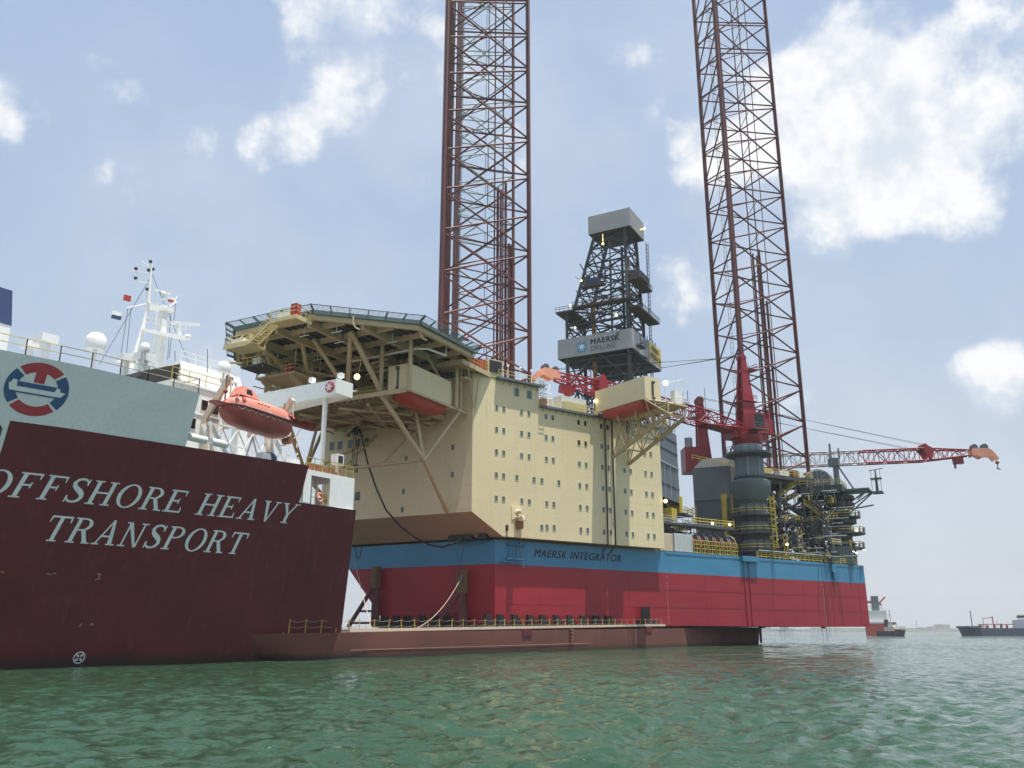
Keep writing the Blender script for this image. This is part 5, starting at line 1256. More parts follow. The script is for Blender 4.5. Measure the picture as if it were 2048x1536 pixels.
    for i in range(260):
        a = random.uniform(52, 68); l = random.uniform(34, 51); z = random.uniform(15.5, 31); k = random.random()
        p = rig(a, l, z); dd = [RA, RL, V((0, 0, 1))][int(k * 3)] * random.uniform(1, 4.5); m.bar(p, p + dd, random.uniform(.05, .16), 5)
    build('pipework', m, 'grey_paint', RIG, kind='stuff')
    m = MB()
    for i in range(46):
        a = random.uniform(52, 68); l = random.uniform(36, 51.5); z = random.choice((16.2, 19.8, 23.8, 27.8)); p = rig(a, l, z)
        m.rail([p, p + random.choice((RA, RL)) * random.uniform(1, 2.6)], r=.06, step=.8)
    build('handrails', m, 'yellow', RIG, kind='stuff')
    m = MB()
    for i in range(60):
        a = random.uniform(52, 67); l = random.uniform(36, 50); z = random.uniform(15.5, 27); p = rig(a, l, z); m.bar(p, p + RA * random.uniform(-3, 3) + RL * random.uniform(-3, 3) + V((0, 0, random.uniform(2, 5))), random.uniform(.12, .26), 6)
    build('jackcase_bracing', m, 'soffit_dark', RIG, kind='stuff')
    m = MB()
    for i in range(40):
        a = random.uniform(48, 68); l = random.uniform(33, 50); z = random.choice((15.25, 19.6, 23.6)); w = random.uniform(.5, 1.5); m.box(rig, a, a + w, l, l + w, z, z + random.uniform(.6, 2.2))
    build('deck_machinery', m, 'grey_dark', RIG, kind='stuff')
    for (a, l, z) in ((50.5, 42.5, 18.9), (66, 53.8, 22.6), (67.8, 54.6, 18.8)): m = MB(); m.ball(rig(a, l, z), .27, 8, 6); build('deck_lamp', m, 'lamp', RIG)
make_aft()
# container by the accommodation block
def containers():
    for (t0, t1, o0, o1, h, mt, lab) in ((33.9, 37.0, -3.4, -.5, 3.2, 'container_cream', 'cream steel container on the rig deck next to the accommodation wall'), (37.2, 41.6, -3.0, -.3, 3.3, 'container_white', 'white corrugated container on the rig deck beside the hose reels')):
        P = side((t0 + t1) / 2, HT + .05, (o0 + o1) / 2); root = thing('deck_container', lab, 'container', P, 'containers on the rig deck')
        m = MB(); m.hexa([side(t, z, o) for z in (HT + .06, HT + h) for t, o in ((t0, o0), (t1, o0), (t1, o1), (t0, o1))]); build('body', m, mt, root)
        n = int((t1 - t0) / .35)
        m = MB()
        for k in range(n): t = t0 + .15 + k * .35; m.hexa([side(x, z, o) for z in (HT + .3, HT + h - .2) for x, o in ((t, o1), (t + .16, o1), (t + .16, o1 + .05), (t, o1 + .05))])
        build('corrugation', m, mt, root, kind='stuff')
        for t in (t0, t1 - .16): m = MB(); m.hexa([side(x, z, o) for z in (HT + .06, HT + h + .01) for x, o in ((t, o1), (t + .16, o1), (t + .16, o1 + .09), (t, o1 + .09))]); build('corner_post', m, mt, root)
        m = MB(); m.hexa([side(x, z, o) for z in (HT + .02, HT + .25) for x, o in ((t0 - .3, o1), (t1 + .3, o1), (t1 + .3, o1 + .25), (t0 - .3, o1 + .25))]); build('skid', m, 'grey_dark', root)
containers()
# hose reels
def reels():
    tx = (side(1) - side(0)).normalized(); nx = (side(0, 0, 1) - side(0)).normalized()
    G = 'hose reels along the rig deck edge'
    me = {}
    def mk(nm, mb, mat, smooth=True):
        x = bpy.data.meshes.new(nm); x.from_pydata(mb.v, [], mb.f); x.materials.append(MATS[mat])
        if smooth: x.polygons.foreach_set('use_smooth', [True] * len(x.polygons)); x.set_sharp_from_angle(angle=.6)
        me[nm] = x
    m = MB(); m.bar((-.55, 0, 2.1), (.55, 0, 2.1), 1.35, 20); mk('drum', m, 'hose_red')
    m = MB()
    for k in range(5): 
        for i in range(20): t0, t1 = 2 * math.pi * i / 20, 2 * math.pi * (i + 1) / 20; x = -.44 + .22 * k; m.bar((x, 1.42 * math.cos(t0), 2.1 + 1.42 * math.sin(t0)), (x, 1.42 * math.cos(t1), 2.1 + 1.42 * math.sin(t1)), .1, 5)
    mk('hose_coil', m, 'hose_red')
    m = MB()
    for x in (-.72, .72):
        for i in range(18): t0, t1 = 2 * math.pi * i / 18, 2 * math.pi * (i + 1) / 18; m.bar((x, 1.8 * math.cos(t0), 2.1 + 1.8 * math.sin(t0)), (x, 1.8 * math.cos(t1), 2.1 + 1.8 * math.sin(t1)), .07, 5)
        for i in range(6): t0 = math.pi * i / 3; m.bar((x, 0, 2.1), (x, 1.8 * math.cos(t0), 2.1 + 1.8 * math.sin(t0)), .05, 5)
    mk('flange', m, 'panel_trim')
    m = MB()
    for x in (-.85, .85): m.bar((x, -1.4, 0), (x, 0, 2.2), .09, 6); m.bar((x, 1.4, 0), (x, 0, 2.2), .09, 6)
    m.bar((-.85, -1.4, .1), (.85, -1.4, .1), .08, 6); m.bar((-.85, 1.4, .1), (.85, 1.4, .1), .08, 6); mk('stand', m, 'grey_dark')
    m = MB()
    for x in (-.75, 0, .75): m.bar((x, 1.95, 0), (x, 1.95, 2.4), .075, 5)
    for z in (.3, 1.0, 1.7, 2.4): m.bar((-.75, 1.95, z), (.75, 1.95, z), .065, 5)
    mk('gate', m, 'yellow')
    for i in range(6):
        P = side(42.7 + i * 1.95, HT + .02, -2.2)
        r = thing('hose_reel', 'dark red hose reel with a yellow gate, in the row beside the white container', 'hose reel', P, G)
        for nm in ('drum', 'hose_coil', 'flange', 'stand', 'gate'): inst(nm, me[nm], r, framed(P, tx, nx, V((0, 0, 1))))
reels()
# ------------------------------------------------------------------ heavy transport ship
SHIP = thing('heavy_transport_ship', 'dark red heavy transport ship with grey-white bow lettering, carrying the rig', 'ship', ship(20, 22, -2))
def w0(s):
    xs = [-82, -72, -55, -32, 0, 60]; ys = [25, 17, 8.5, 3.5, .5, .5]
    return float(np.interp(s, xs, ys))
TF = .27
def wfc(s, z): return w0(s) - z * TF
def FC(s, z, out=0.0): return ship(s, wfc(s, z) - out, z)
def deckz(s): return min(3.2, 2.2 + (s + 13) * .0125)
def make_forecastle():
    def strip(mb, s0, s1, za, zb, n=14):               # za, zb functions of s
        ss = np.linspace(s0, s1, n + 1)
        for a, b in zip(ss, ss[1:]): mb.face([FC(a, za(a)), FC(b, za(b)), FC(b, zb(b)), FC(a, zb(a))])
    red_top = lambda s: 15.75 + (s + 35) * .019
    mb = MB(); mb.k = 0
    strip(mb, -82, -35.2, lambda s: -2, lambda s: 13.6, 18)
    strip(mb, -35.2, -11.2, lambda s: -2, lambda s: red_top(s), 18)
    strip(mb, -11.2, -4.8, lambda s: -2, lambda s: 13.08)
    mb.face([FC(-4.8, -2), FC(-2.4, -2), FC(-4.8, 13.08)])
    mb.k = 1
    strip(mb, -82, -35.2, lambda s: 13.6, lambda s: 20.05, 18)
    strip(mb, -35.2, -22.85, lambda s: red_top(s), lambda s: 20.05, 10)
    mb.k = 2                                             # decks, aft faces, port side
    mb.face([FC(s, 20.05) for s in np.linspace(-82, -22.85, 16)] + [ship(-22.85, 46, 20.05), ship(-60, 38, 20.05), ship(-82, 27, 20.05)])
    mb.face([FC(-22.85, red_top(-22.85)), FC(-11.2, red_top(-11.2)), ship(-11.2, 46, 16.0), ship(-22.85, 46, 16.0)])
    mb.face([FC(-11.2, 13.08), FC(-4.8, 13.08), ship(-4.8, 46, 13.08), ship(-11.2, 46, 13.08)])
    mb.face([FC(-22.85, red_top(-22.85)), ship(-22.85, 46, 16.0), ship(-22.85, 46, 20.05), FC(-22.85, 20.05)])
    mb.k = 0
    mb.face([FC(-2.4, -2), ship(-2.4, 46, -2), ship(-4.8, 46, 13.08), FC(-4.8, 13.08)])
    mb.face([FC(-11.2, 13.08), ship(-11.2, 46, 13.08), ship(-11.2, 46, red_top(-11.2)), FC(-11.2, red_top(-11.2))])
    mb.face([ship(-82, 27, -2), ship(-60, 38, -2), ship(-2.4, 46, -2), ship(-2.4, 46, 13), ship(-22, 46, 20), ship(-60, 38, 20.05), ship(-82, 27, 20.05)])
    mb.face([FC(-82, -2), ship(-82, 27, -2), ship(-82, 27, 20.05), FC(-82, 20.05)])
    return build('forecastle', mb, ['ship_red', 'ship_white', 'panel_trim'], SHIP)
FCO = make_forecastle()
# ---- serif capitals made from strokes
def glyphs():
    T, N, S = .155, .075, .055                          # thick, thin, serif
    q = lambda x0, y0, x1, y1: [(x0, y0), (x1, y0), (x1, y1), (x0, y1)]
    st = lambda x, y0=0, y1=1: q(x, y0, x + T, y1)
    sf = lambda x, y, w=.36: q(x - (w - T) / 2, y, x + T + (w - T) / 2, y + S)
    def arc(cx, cy, rx, ry, t0, t1, wo, wi, n=14):       # ribbon: outer ellipse, inner ellipse
        P = []
        ts = [math.radians(t0 + (t1 - t0) * k / n) for k in range(n + 1)]
        for a, b in zip(ts, ts[1:]):
            P.append([(cx + rx * math.cos(a), cy + ry * math.sin(a)), (cx + rx * math.cos(b), cy + ry * math.sin(b)), (cx + (rx - wo) * math.cos(b), cy + (ry - wi) * math.sin(b)), (cx + (rx - wo) * math.cos(a), cy + (ry - wi) * math.sin(a))])
        return P
    G = {}
    G['H'] = (.95, [st(.1), st(.68), q(.25, .47, .68, .47 + N), sf(.1, 0), sf(.1, 1 - S), sf(.68, 0), sf(.68, 1 - S)])
    G['F'] = (.80, [st(.1), q(.25, 1 - N, .72, 1), [(.66, 1), (.74, 1), (.72, .76), (.69, .76)], q(.25, .48, .50, .48 + N), q(.48, .40, .53, .63), sf(.1, 0), q(.0, 1 - S, .1, 1)])
    G['E'] = (.84, [st(.1), q(.25, 1 - N, .72, 1), [(.66, 1), (.74, 1), (.72, .76), (.69, .76)], q(.25, .48, .50, .48 + N), q(.48, .40, .53, .63), q(.25, 0, .74, N), [(.70, .26), (.74, .26), (.78, 0), (.70, 0)], q(.0, 0, .1, S), q(.0, 1 - S, .1, 1)])
    G['O'] = (1.0, arc(.5, .5, .47, .52, 0, 360, .16, .06, 32))
    G['T'] = (.86, [st(.36), q(.05, 1 - N, .82, 1), [(.02, .74), (.06, .74), (.12, 1), (.03, 1)], [(.81, .74), (.85, .74), (.84, 1), (.75, 1)], sf(.36, 0)])
    bowl = lambda: arc(.38, .745, .36, .255, -90, 90, .15, .06, 12) + [q(.25, 1 - .065, .39, 1), q(.25, .49, .39, .555)]
    G['P'] = (.82, [st(.1), sf(.1, 0), q(.0, 1 - S, .1, 1)] + bowl())
    G['R'] = (.92, [st(.1), sf(.1, 0), q(.0, 1 - S, .1, 1)] + bowl() + [[(.40, .50), (.56, .52), (.86, 0), (.68, 0)], q(.62, 0, .94, S)])
    G['A'] = (.95, [[(.10, 0), (.18, 0), (.53, .98), (.46, .98)], [(.66, 0), (.84, 0), (.56, 1.02), (.45, 1.02)], q(.26, .31, .68, .31 + N), q(.0, 0, .30, S), q(.58, 0, .94, S)])
    G['V'] = (.92, [[(.08, 1), (.25, 1), (.52, .0), (.42, -.02)], [(.70, 1), (.78, 1), (.50, -.02), (.44, -.02)], q(.0, 1 - S, .34, 1), q(.60, 1 - S, .90, 1)])
    G['Y'] = (.92, [[(.06, 1), (.23, 1), (.50, .45), (.40, .42)], [(.74, 1), (.82, 1), (.52, .42), (.45, .46)], st(.38, 0, .47), sf(.38, 0), q(.0, 1 - S, .32, 1), q(.64, 1 - S, .94, 1)])
    G['N'] = (.98, [q(.13, 0, .13 + N, 1), [(.06, 1), (.24, 1), (.80, .0), (.70, -.02)], q(.74, 0, .74 + N, 1), q(.02, 0, .34, S), q(.62, 1 - S, .94, 1), q(.0, 1 - S, .14, 1)])
    s = []
    path = [(.62, .80), (.60, .90), (.50, .97), (.36, .98), (.22, .93), (.15, .80), (.19, .68), (.32, .57), (.46, .48), (.58, .37), (.62, .24), (.55, .10), (.40, .03), (.24, .04), (.12, .12), (.09, .24)]
    wd = [.03, .05, .06, .06, .09, .12, .14, .16, .17, .15, .13, .10, .06, .06, .05, .03]
    L, Rr = [], []
    for i, (x, y) in enumerate(path):
        a = path[max(0, i - 1)]; b = path[min(len(path) - 1, i + 1)]; dx, dy = b[0] - a[0], b[1] - a[1]; l = math.hypot(dx, dy); nx, ny = -dy / l, dx / l; w = wd[i] / 2 + .012
        L.append((x + nx * w, y + ny * w)); Rr.append((x - nx * w, y - ny * w))
    for i in range(len(path) - 1): s.append([L[i], L[i + 1], Rr[i + 1], Rr[i]])
    s += [[(.60, .74), (.66, .74), (.68, 1.0), (.63, 1.0)], [(.05, .0), (.10, .0), (.11, .28), (.05, .28)]]
    G['S'] = (.76, s)
    return G
GL = glyphs()
def lettering(txt, s0, s1, zb, H, shear=.26, gap=.10):
    adv = [(.55 if c == ' ' else GL[c][0] + gap) for c in txt]; tot = sum(adv); k = (s1 - s0) / tot; x = 0
    for c, a in zip(txt, adv):
        if c != ' ':
            m = MB()
            for i, pl in enumerate(GL[c][1]):
                pts = []
                for (u, v) in pl:
                    z = zb(s0) + v * H; s = s0 + (x + u) * k + v * H * shear
                    z = zb(s) + v * H; pts.append(FC(s, z, .025 + .0012 * (i % 9)))
                m.face(pts)
            build('letter', m, 'letter_white', FCO)
        x += a
lettering('OFFSHORE HEAVY', -36.1, -11.3, lambda s: 10.95 + (s + 34) * .013, 1.66)
lettering('TRANSPORT', -31.5, -15.55, lambda s: 8.33 + (s + 31) * .006, 1.72)
def emblem():
    C_, R_ = (-34.2, 17.98), 1.80
    P = lambda x, y, o: FC(C_[0] + x * 1.07, C_[1] + y * .97, o)
    def seg(t0, t1, ro, ri, o, mat, nm='emblem_ring'):
        m = MB(); n = 14; ts = [math.radians(t0 + (t1 - t0) * i / n) for i in range(n + 1)]
        for a, b in zip(ts, ts[1:]): m.face([P(ri * math.cos(a), ri * math.sin(a), o), P(ro * math.cos(a), ro * math.sin(a), o), P(ro * math.cos(b), ro * math.sin(b), o), P(ri * math.cos(b), ri * math.sin(b), o)])
        build(nm, m, mat, FCO)
    seg(46, 134, R_, 1.16, .02, 'logo_red'); seg(226, 314, R_, 1.16, .02, 'logo_red'); seg(140, 220, R_, 1.16, .02, 'logo_blue'); seg(-40, 40, R_, 1.16, .02, 'logo_blue')
    def poly(pts, o, mat, nm): m = MB(); m.face([P(x, y, o) for x, y in pts]); build(nm, m, mat, FCO)
    poly([(-.30, .42), (.30, .42), (.30, 1.22), (-.30, 1.22)], .026, 'logo_red', 'emblem_stem')
    poly([(-1.25, -.12), (1.25, -.12), (1.25, .34), (-1.25, .34)], .032, 'logo_blue', 'emblem_band')
    poly([(-1.50, -.30), (1.40, -.30), (1.62, .02), (1.30, .05), (1.28, .25), (1.05, .3), (1.0, 0), (-1.15, 0), (-1.2, .42), (-1.45, .42), (-1.5, .2), (-1.62, .15)], .040, 'letter_white', 'emblem_vessel')
    poly([(-1.1, -.40), (1.2, -.40), (1.25, -.32), (-1.1, -.32)], .036, 'logo_blue', 'emblem_line')
emblem()
def hullmarks():
    # bow thruster mark: ring with four blades, and worn draft figures
    c = (-26.5, .62)
    def ring(cx, cz, ro, ri, mat='letter_white'):
        m = MB()
        for i in range(20): a, b = 2 * math.pi * i / 20, 2 * math.pi * (i + 1) / 20; m.face([FC(cx + ri * math.cos(a), cz + ri * math.sin(a), .02), FC(cx + ro * math.cos(a), cz + ro * math.sin(a), .02), FC(cx + ro * math.cos(b), cz + ro * math.sin(b), .02), FC(cx + ri * math.cos(b), cz + ri * math.sin(b), .02)])
        build('thruster_ring', m, mat, FCO)
    ring(c[0], c[1], .42, .34)
    for k in range(4):
        t = math.radians(45 + 90 * k); m = MB(); f = lambda r, d: FC(c[0] + r * math.cos(t + d), c[1] + r * math.sin(t + d), .022); m.face([f(.05, 0), f(.22, -.45), f(.33, 0), f(.22, .45)]); build('thruster_blade', m, 'letter_white', FCO)
    def stroke(pts, w=.07):
        m = MB()
        for (a, b) in zip(pts, pts[1:]):
            d = V((b[0] - a[0], b[1] - a[1])); n = V((-d.y, d.x)).normalized() * w / 2; m.face([FC(a[0] + n.x, a[1] + n.y, .02), FC(a[0] - n.x, a[1] - n.y, .02), FC(b[0] - n.x, b[1] - n.y, .024), FC(b[0] + n.x, b[1] + n.y, .024)])
        build('worn_figure', m, 'rope', FCO)
    stroke([(-26.9, 6.35), (-26.6, 6.35), (-26.75, 6.2), (-26.6, 6.05), (-26.9, 5.95)]); stroke([(-30.3, 6.2), (-30.0, 6.15)]); stroke([(-29.95, 6.2), (-29.8, 6.25), (-29.7, 6.2)]); stroke([(-27.1, 2.75), (-26.95, 2.95)]); stroke([(-26.4, 2.85), (-26.2, 2.95), (-26.15, 2.8)])
    stroke([(-33.2, 6.2), (-33.0, 6.15)])
    # grey mooring port in the white bow
    m = MB(); m.face([FC(-36.4 + x, 14.6 + y, .03) for x, y in ((-.9, -.9), (.5, -.9), (.9, -.4), (.9, .6), (.5, 1.0), (-.9, 1.0))]); build('mooring_port', m, 'soffit_dark', FCO)
hullmarks()
def make_lower_hull():
    # low main deck hull with its rounded shoulder
    top = [(-14.6, 3.0), (-13.8, 1.7), (-12, .8), (-9, .2), (-5, -.05), (0, -.1), (60, -.1), (116, -.1), (117.5, 1.2), (117.5, 44), (-14.6, 44)]
    bot = [(-9.6, 4.6), (-9.2, 3.0), (-8, 1.8), (-5.5, .8), (-2, .2), (3, 0), (60, 0), (114.5, 0), (116.0, 1.2), (116.0, 44), (-9.6, 44)]
    mb = MB(); n = len(top); K = 7
    for k in range(K + 1):
        f = k / K; g = math.sin(f * math.pi / 2)
        for (a, b) in zip(bot, top):
            s = a[0] + (b[0] - a[0]) * g; w = a[1] + (b[1] - a[1]) * g; z = -1.5 + (deckz(s) + 1.5) * f; mb.v.append(tuple(ship(s, w, z)))
    for k in range(K):
        for i in range(n):
            j = (i + 1) % n; mb.f.append((k * n + i, k * n + j, (k + 1) * n + j, (k + 1) * n + i)); mb.m.append(0)
    mb.f.append(tuple(range(K * n, K * n + n))); mb.m.append(0)
    h = build('main_hull', mb, 'ship_rust', SHIP, True)
    m = MB()
    for a, b in zip(np.arange(-2, 70, 6.0), np.arange(4, 76, 6.0)):
        p, q = ship(a, .15, deckz(a) + .16), ship(b, .15, deckz(b) + .16); m.beam(p, q, .12, .3)
    build('deck_coaming', m, 'container_cream', h)
    for s in (27.2, 62.0):
        m = MB(); m.hexa([ship(s + x, w, z + deckz(s)) for z in (-.85, -.03) for x, w in ((0, -.11), (2.2, -.11), (2.2, -.19), (0, -.19))]); build('hull_plate', m, 'ship_red', h)
    m = MB()
    for k in range(5): m.box(ship, 38.6 - .02 * k, 39.4 - .1 * k, -.45 + .04 * k, -.1, deckz(39) - .35 - .42 * k, deckz(39) - .12 - .42 * k)
    build('fender_steps', m, 'rust', h)
    m = MB(); m.path([ship(-2, -.1, .75), ship(20, -.13, .82), ship(44, -.13, .9)], .018, 5); build('weld_line', m, 'rope', h)
    m = MB(); m.box(ship, 115.9, 117.45, -.14, -.11, .2, 3.1); build('stern_plate', m, 'rust', h)
    # guard posts with rope
    m = MB(); m.bar(ship(-9.9, .3, deckz(-9.8)), ship(-9.9, .3, deckz(-9.8) + .06), .1, 6); gr = build('guard_rail', m, 'yellow', SHIP)
    rope = MB(); tops = []
    for i in range(40):
        s = -9.5 + i * 1.9 if i < 5 else -.6 + (i - 5) * 2.05
        if s > 73: break
        w = .12 if s < -3 else .25; b = ship(s, w, deckz(s)); t = b + V((random.uniform(-.12, .12), random.uniform(-.12, .12), 1.15)); pm = MB(); pm.bar(b, t, .045, 5); build('post', pm, 'yellow', gr); tops.append(t)
    for a, b in zip(tops, tops[1:]):
        c = (a + b) / 2 - V((0, 0, .14)); rope.path([a - V((0, 0, .1)), c - V((0, 0, .1)), b - V((0, 0, .1))], .02, 4); rope.path([a - V((0, 0, .6)), c - V((0, 0, .6)), b - V((0, 0, .6))], .018, 4)
    build('guard_rope', rope, 'rope', gr)
    return h
MH = make_lower_hull()
def sbox(s0, s1, w0_, w1, z0, z1, nm, mat, par): m = MB(); m.box(ship, s0, s1, w0_, w1, z0, z1); return build(nm, m, mat, par)
def make_house():
    # white aft piece of the forecastle side with its opening
    L0, L1, O0, O1 = -11.15, -4.9, -10.3, -8.0
    rt = lambda s: 16.2 - (s + 11.2) * .05
    mb = MB()
    def plate(s0, s1, za, zb):
        a, b = lambda s: FC(s, za), lambda s: FC(s, zb)
        w = -2.3
        mb.hexa([ship(s0, w, za), ship(s1, w, za), ship(s1, w + .25, za), ship(s0, w + .25, za), ship(s0, w, zb), ship(s1, w, zb), ship(s1, w + .25, zb), ship(s0, w + .25, zb)])
    plate(L0, O0, 13.1, 16.0); plate(O1, L1, 13.1, 16.0); plate(O0, O1, 15.55, 16.0)
    wp = build('mooring_deck_side', mb, 'bright_white', SHIP)
    m = MB(); m.box(ship, L0, L1, -2.04, 14, 15.85, 16.0); build('mooring_deck_roof', m, 'bright_white', wp)
    for s in (-9.9, -9.2, -8.5): m = MB(); m.bar(ship(s, -1.2, 13.1), ship(s, -1.2, 15.85), .1, 6); build('pillar', m, 'bright_white', wp)
    m = MB(); m.rail([ship(O0, -2.1, 13.1), ship(O1, -2.1, 13.1)], r=.04, step=.8); build('opening_rail', m, 'yellow', wp)
    m = MB(); c = ship(-9.1, -2.25, 13.75); f = lambda t: c + SD * (.36 * math.cos(t)) + V((0, 0, .36 * math.sin(t)))
    for i in range(16): m.bar(f(2 * math.pi * i / 16), f(2 * math.pi * (i + 1) / 16), .09, 6)
    build('lifebuoy', m, 'lifeboat_orange', wp, True)
    m = MB(); m.bar(ship(-8.4, -1.6, 13.1), ship(-8.4, -1.6, 13.8), .25, 10); build('bollard', m, 'container_cream', wp, True)
    m = MB(); m.rail([ship(-10.9, -2.2, 16.0), ship(-5.0, -2.2, 16.0)], r=.045, step=1.0); build('deck_rail', m, 'yellow', wp)
    m = MB(); random.seed(5)
    for i in range(16): p = ship(random.uniform(-9.4, -5.2), random.uniform(-1.6, 1.5), 16.02); d = random.uniform(.2, .5); m.hexa([p + SD * (a * d) + SO * (b * d) + V((0, 0, z)) for z in (0, random.uniform(.3, .9)) for a, b in ((-1, -1), (1, -1), (1, 1), (-1, 1))])
    build('deck_winch', m, 'rust', wp)
    # accommodation walls behind
    hs = sbox(-22.8, -17.9, 1.0, 40, 16.05, 21.6, 'deckhouse', 'bright_white', SHIP)
    sbox(-22.9, -17.8, .9, 40, 21.6, 21.75, 'deckhouse_roof', 'bright_white', hs)
    for s, z in ((-19.55, 20.3), (-20.55, 18.6), (-18.45, 20.2)):
        sbox(s - .3, s + .3, .93, .985, z - .42, z + .42, 'window', 'dark_glass', hs); sbox(s - .37, s + .37, .96, .999, z - .49, z + .49, 'window_frame', 'ship_white', hs)
    sbox(-22.7, -18.0, .93, .99, 19.4, 19.46, 'ledge', 'ship_white', hs)
    sbox(-17.9, -12.6, 7.5, 38, 16.05, 22.6, 'inner_house', 'ship_white', hs)
    sbox(-11.8, -10.8, 6, 7.0, 16.05, 23.4, 'inner_column', 'ship_white', hs)
    # bridge block and wing
    m = MB(); m.hexa([ship(s, w, z) for s, w, z in ((-14.5, 11, 22.6), (-6.2, 11, 22.6), (-6.2, 36, 22.6), (-14.5, 36, 22.6), (-14.5, 12.0, 27.4), (-7.4, 12.0, 27.4), (-7.4, 35, 27.4), (-14.5, 35, 27.4))]); br = build('bridge_block', m, 'bright_white', SHIP)
    flattext('name_lettering', 'HAWK', lambda u, v: ship(-9.9 + 2.2 * u, 11.8 + .116 * v, 26.25 + .55 * v) + SO * .06, 'black_paint', br, bold=0.0)
    m = MB(); m.rail([ship(-14.4, 12.2, 27.4), ship(-7.5, 12.2, 27.4)], r=.05); build('roof_rail', m, 'bright_white', br)
    m = MB(); m.prism([ship(-5.9, w, z) for w, z in ((-.2, 24.2), (-.2, 25.7), (14, 25.9), (14, 22.0), (11.5, 22.6), (8, 24.05))], [ship(-3.7, w, z) for w, z in ((-.2, 24.35), (-.2, 25.7), (14, 25.9), (14, 22.0), (11.5, 22.6), (8, 24.05))])
    wg = build('bridge_wing', m, 'ship_white', SHIP)
    m = MB(); m.box(ship, -5.95, -3.65, -.28, -.19, 24.3, 25.75); build('sunlit_wing_end', m, 'bright_white', wg)  # end face in brighter white: sunlight put into the colour
    m = MB(); m.bar(ship(-6.02, .55, 25.0), ship(-5.9, .55, 25.0), .55, 16)
    md = build('roundel', m, 'logo_red', wg, True)
    for k in range(3): t = k * 2.1; m = MB(); m.hexa([ship(-6.05 - d, .55 + .42 * math.cos(t) * x - .07 * math.sin(t) * y, 25 + .42 * math.sin(t) * x + .07 * math.cos(t) * y) for d in (0, .02) for x, y in ((-1, -1), (1, -1), (1, 1), (-1, 1))]); build('roundel_bar', m, 'letter_white', wg)
    for (s, w) in ((-4.6, .5), (-5.0, 4)):
        m = MB(); m.bar(ship(s, w, 25.7), ship(s, w, 26.3), .07, 6); m.hexa([ship(s + a, w + b, z) for z in (26.25, 26.7) for a, b in ((-.25, -.25), (.25, -.25), (.25, .25), (-.25, .25))]); build('searchlight', m, 'bright_white', wg)
    m = MB(); m.bar(ship(-5.0, 2.0, 16.0), ship(-5.0, 2.0, 24.2), .24, 12); build('wing_column', m, 'bright_white', wg, True)
    m = MB(); m.bar(ship(-5.6, -.6, 16.0), ship(-5.6, -.6, 17.4), .12, 8); m.box(ship, -6.1, -5.2, -1.1, -.3, 17.3, 18.3); bx = build('camera_box', m, 'bright_white', SHIP)
    sbox(-5.95, -5.35, -1.14, -1.105, 17.45, 18.15, 'screen', 'dark_glass', bx)
    # rail and fittings on the bow deck
    m = MB(); m.rail([FC(s, 20.05) for s in np.linspace(-50, -23.0, 14)] + [ship(-22.9, 6, 20.05)], r=.04, step=2.4); build('bow_rail', m, 'pale_yellow', SHIP)
    m = MB(); m.rail([ship(-22.8, 1.1, 21.75), ship(-17.9, 1.1, 21.75)], r=.035); build('house_rail', m, 'yellow', SHIP)
    # satellite domes
    for (x, y, w, r) in ((192, 684, 5, .78), (448, 735, 7, .62), (290, 695, 7, .42)):
        P = onplane(x, y, ship(0, w, 0), SO); m = MB(); m.lathe(P, [(r * .9, -r * .85), (r, -r * .5), (r, .1 * r), (r * .9, .5 * r), (r * .6, .85 * r), (.02, r)], 18); d = build('satellite_dome', m, 'bright_white', SHIP, True)
        b = toship(P); m = MB(); m.bar(P + V((0, 0, -r * .85)), V((P.x, P.y, 20.05 if w == 5 else 21.7)), r * .22, 8); build('dome_mast', m, 'bright_white', d)
    for (x, y, w, r, h) in ((90, 692, 4, .62, 1.5), (58, 702, 6, .5, .8), (285, 728, 8, .7, 1.2), (250, 728, 9, .6, 1.0)):
        P = onplane(x, y, ship(0, w, 0), SO); m = MB(); m.bar(V((P.x, P.y, 20.05)), P + V((0, 0, .2)), r * .6, 12); m.hexa([P + SD * (a * r) + SO * (b * r) + V((0, 0, z)) for z in (.2, .2 + r) for a, b in ((-1, -1), (1, -1), (1, 1), (-1, 1))]); build('ventilator', m, 'bright_white', SHIP)
    q = lambda x, y, w=4.0: toship(onplane(x, y, ship(0, 4.0, 0), SO))
    A_, B_ = q(272, 746), q(358, 752); zt = q(358, 727)[2]
    m = MB(); m.hexa([ship(s, w, z) for s, w, z in ((A_[0], 4, 21.8), (B_[0] - .3, 4, 21.8), (B_[0] - .3, 8, 21.8), (A_[0], 8, 21.8), (A_[0] + .6, 4, A_[2] + .35), (B_[0], 4, zt), (B_[0], 8, zt), (A_[0] + .6, 8, A_[2] + .35))]); ev = build('engine_vent', m, 'rubber', SHIP)
    for k in range(9): z = 21.95 + k * (zt - 22.0) / 9; sbox(B_[0] - .28 + .03 * k, B_[0] + .04, 3.9, 4.6, z, z + .05, 'louvre_slat', 'timber', ev)
    # funnel
    P = onplane(0, 650, ship(0, 18, 0), SO); s0 = toship(P)[0]
    fn = sbox(s0 - 6, s0 + .9, 18, 26, 20.05, 28.2, 'funnel', 'bright_white', SHIP); m = MB(); m.hexa([ship(s, w, z) for s, w, z in ((s0 - 6, 17.95, 28.2), (s0 + .95, 17.95, 28.2), (s0 + .95, 26, 28.2), (s0 - 6, 26, 28.2), (s0 - 6, 18.1, 31.4), (s0 + .6, 18.1, 31.4), (s0 + .6, 26, 31.4), (s0 - 6, 26, 31.4))]); build('funnel_top', m, 'navy', fn)
    m = MB(); m.path([ship(s0 - .6, 20, 31.3), ship(s0 - .6, 20, 32.2), ship(s0 - 1.0, 20, 32.8)], .25, 8); build('exhaust_pipe', m, 'rust', fn, True)
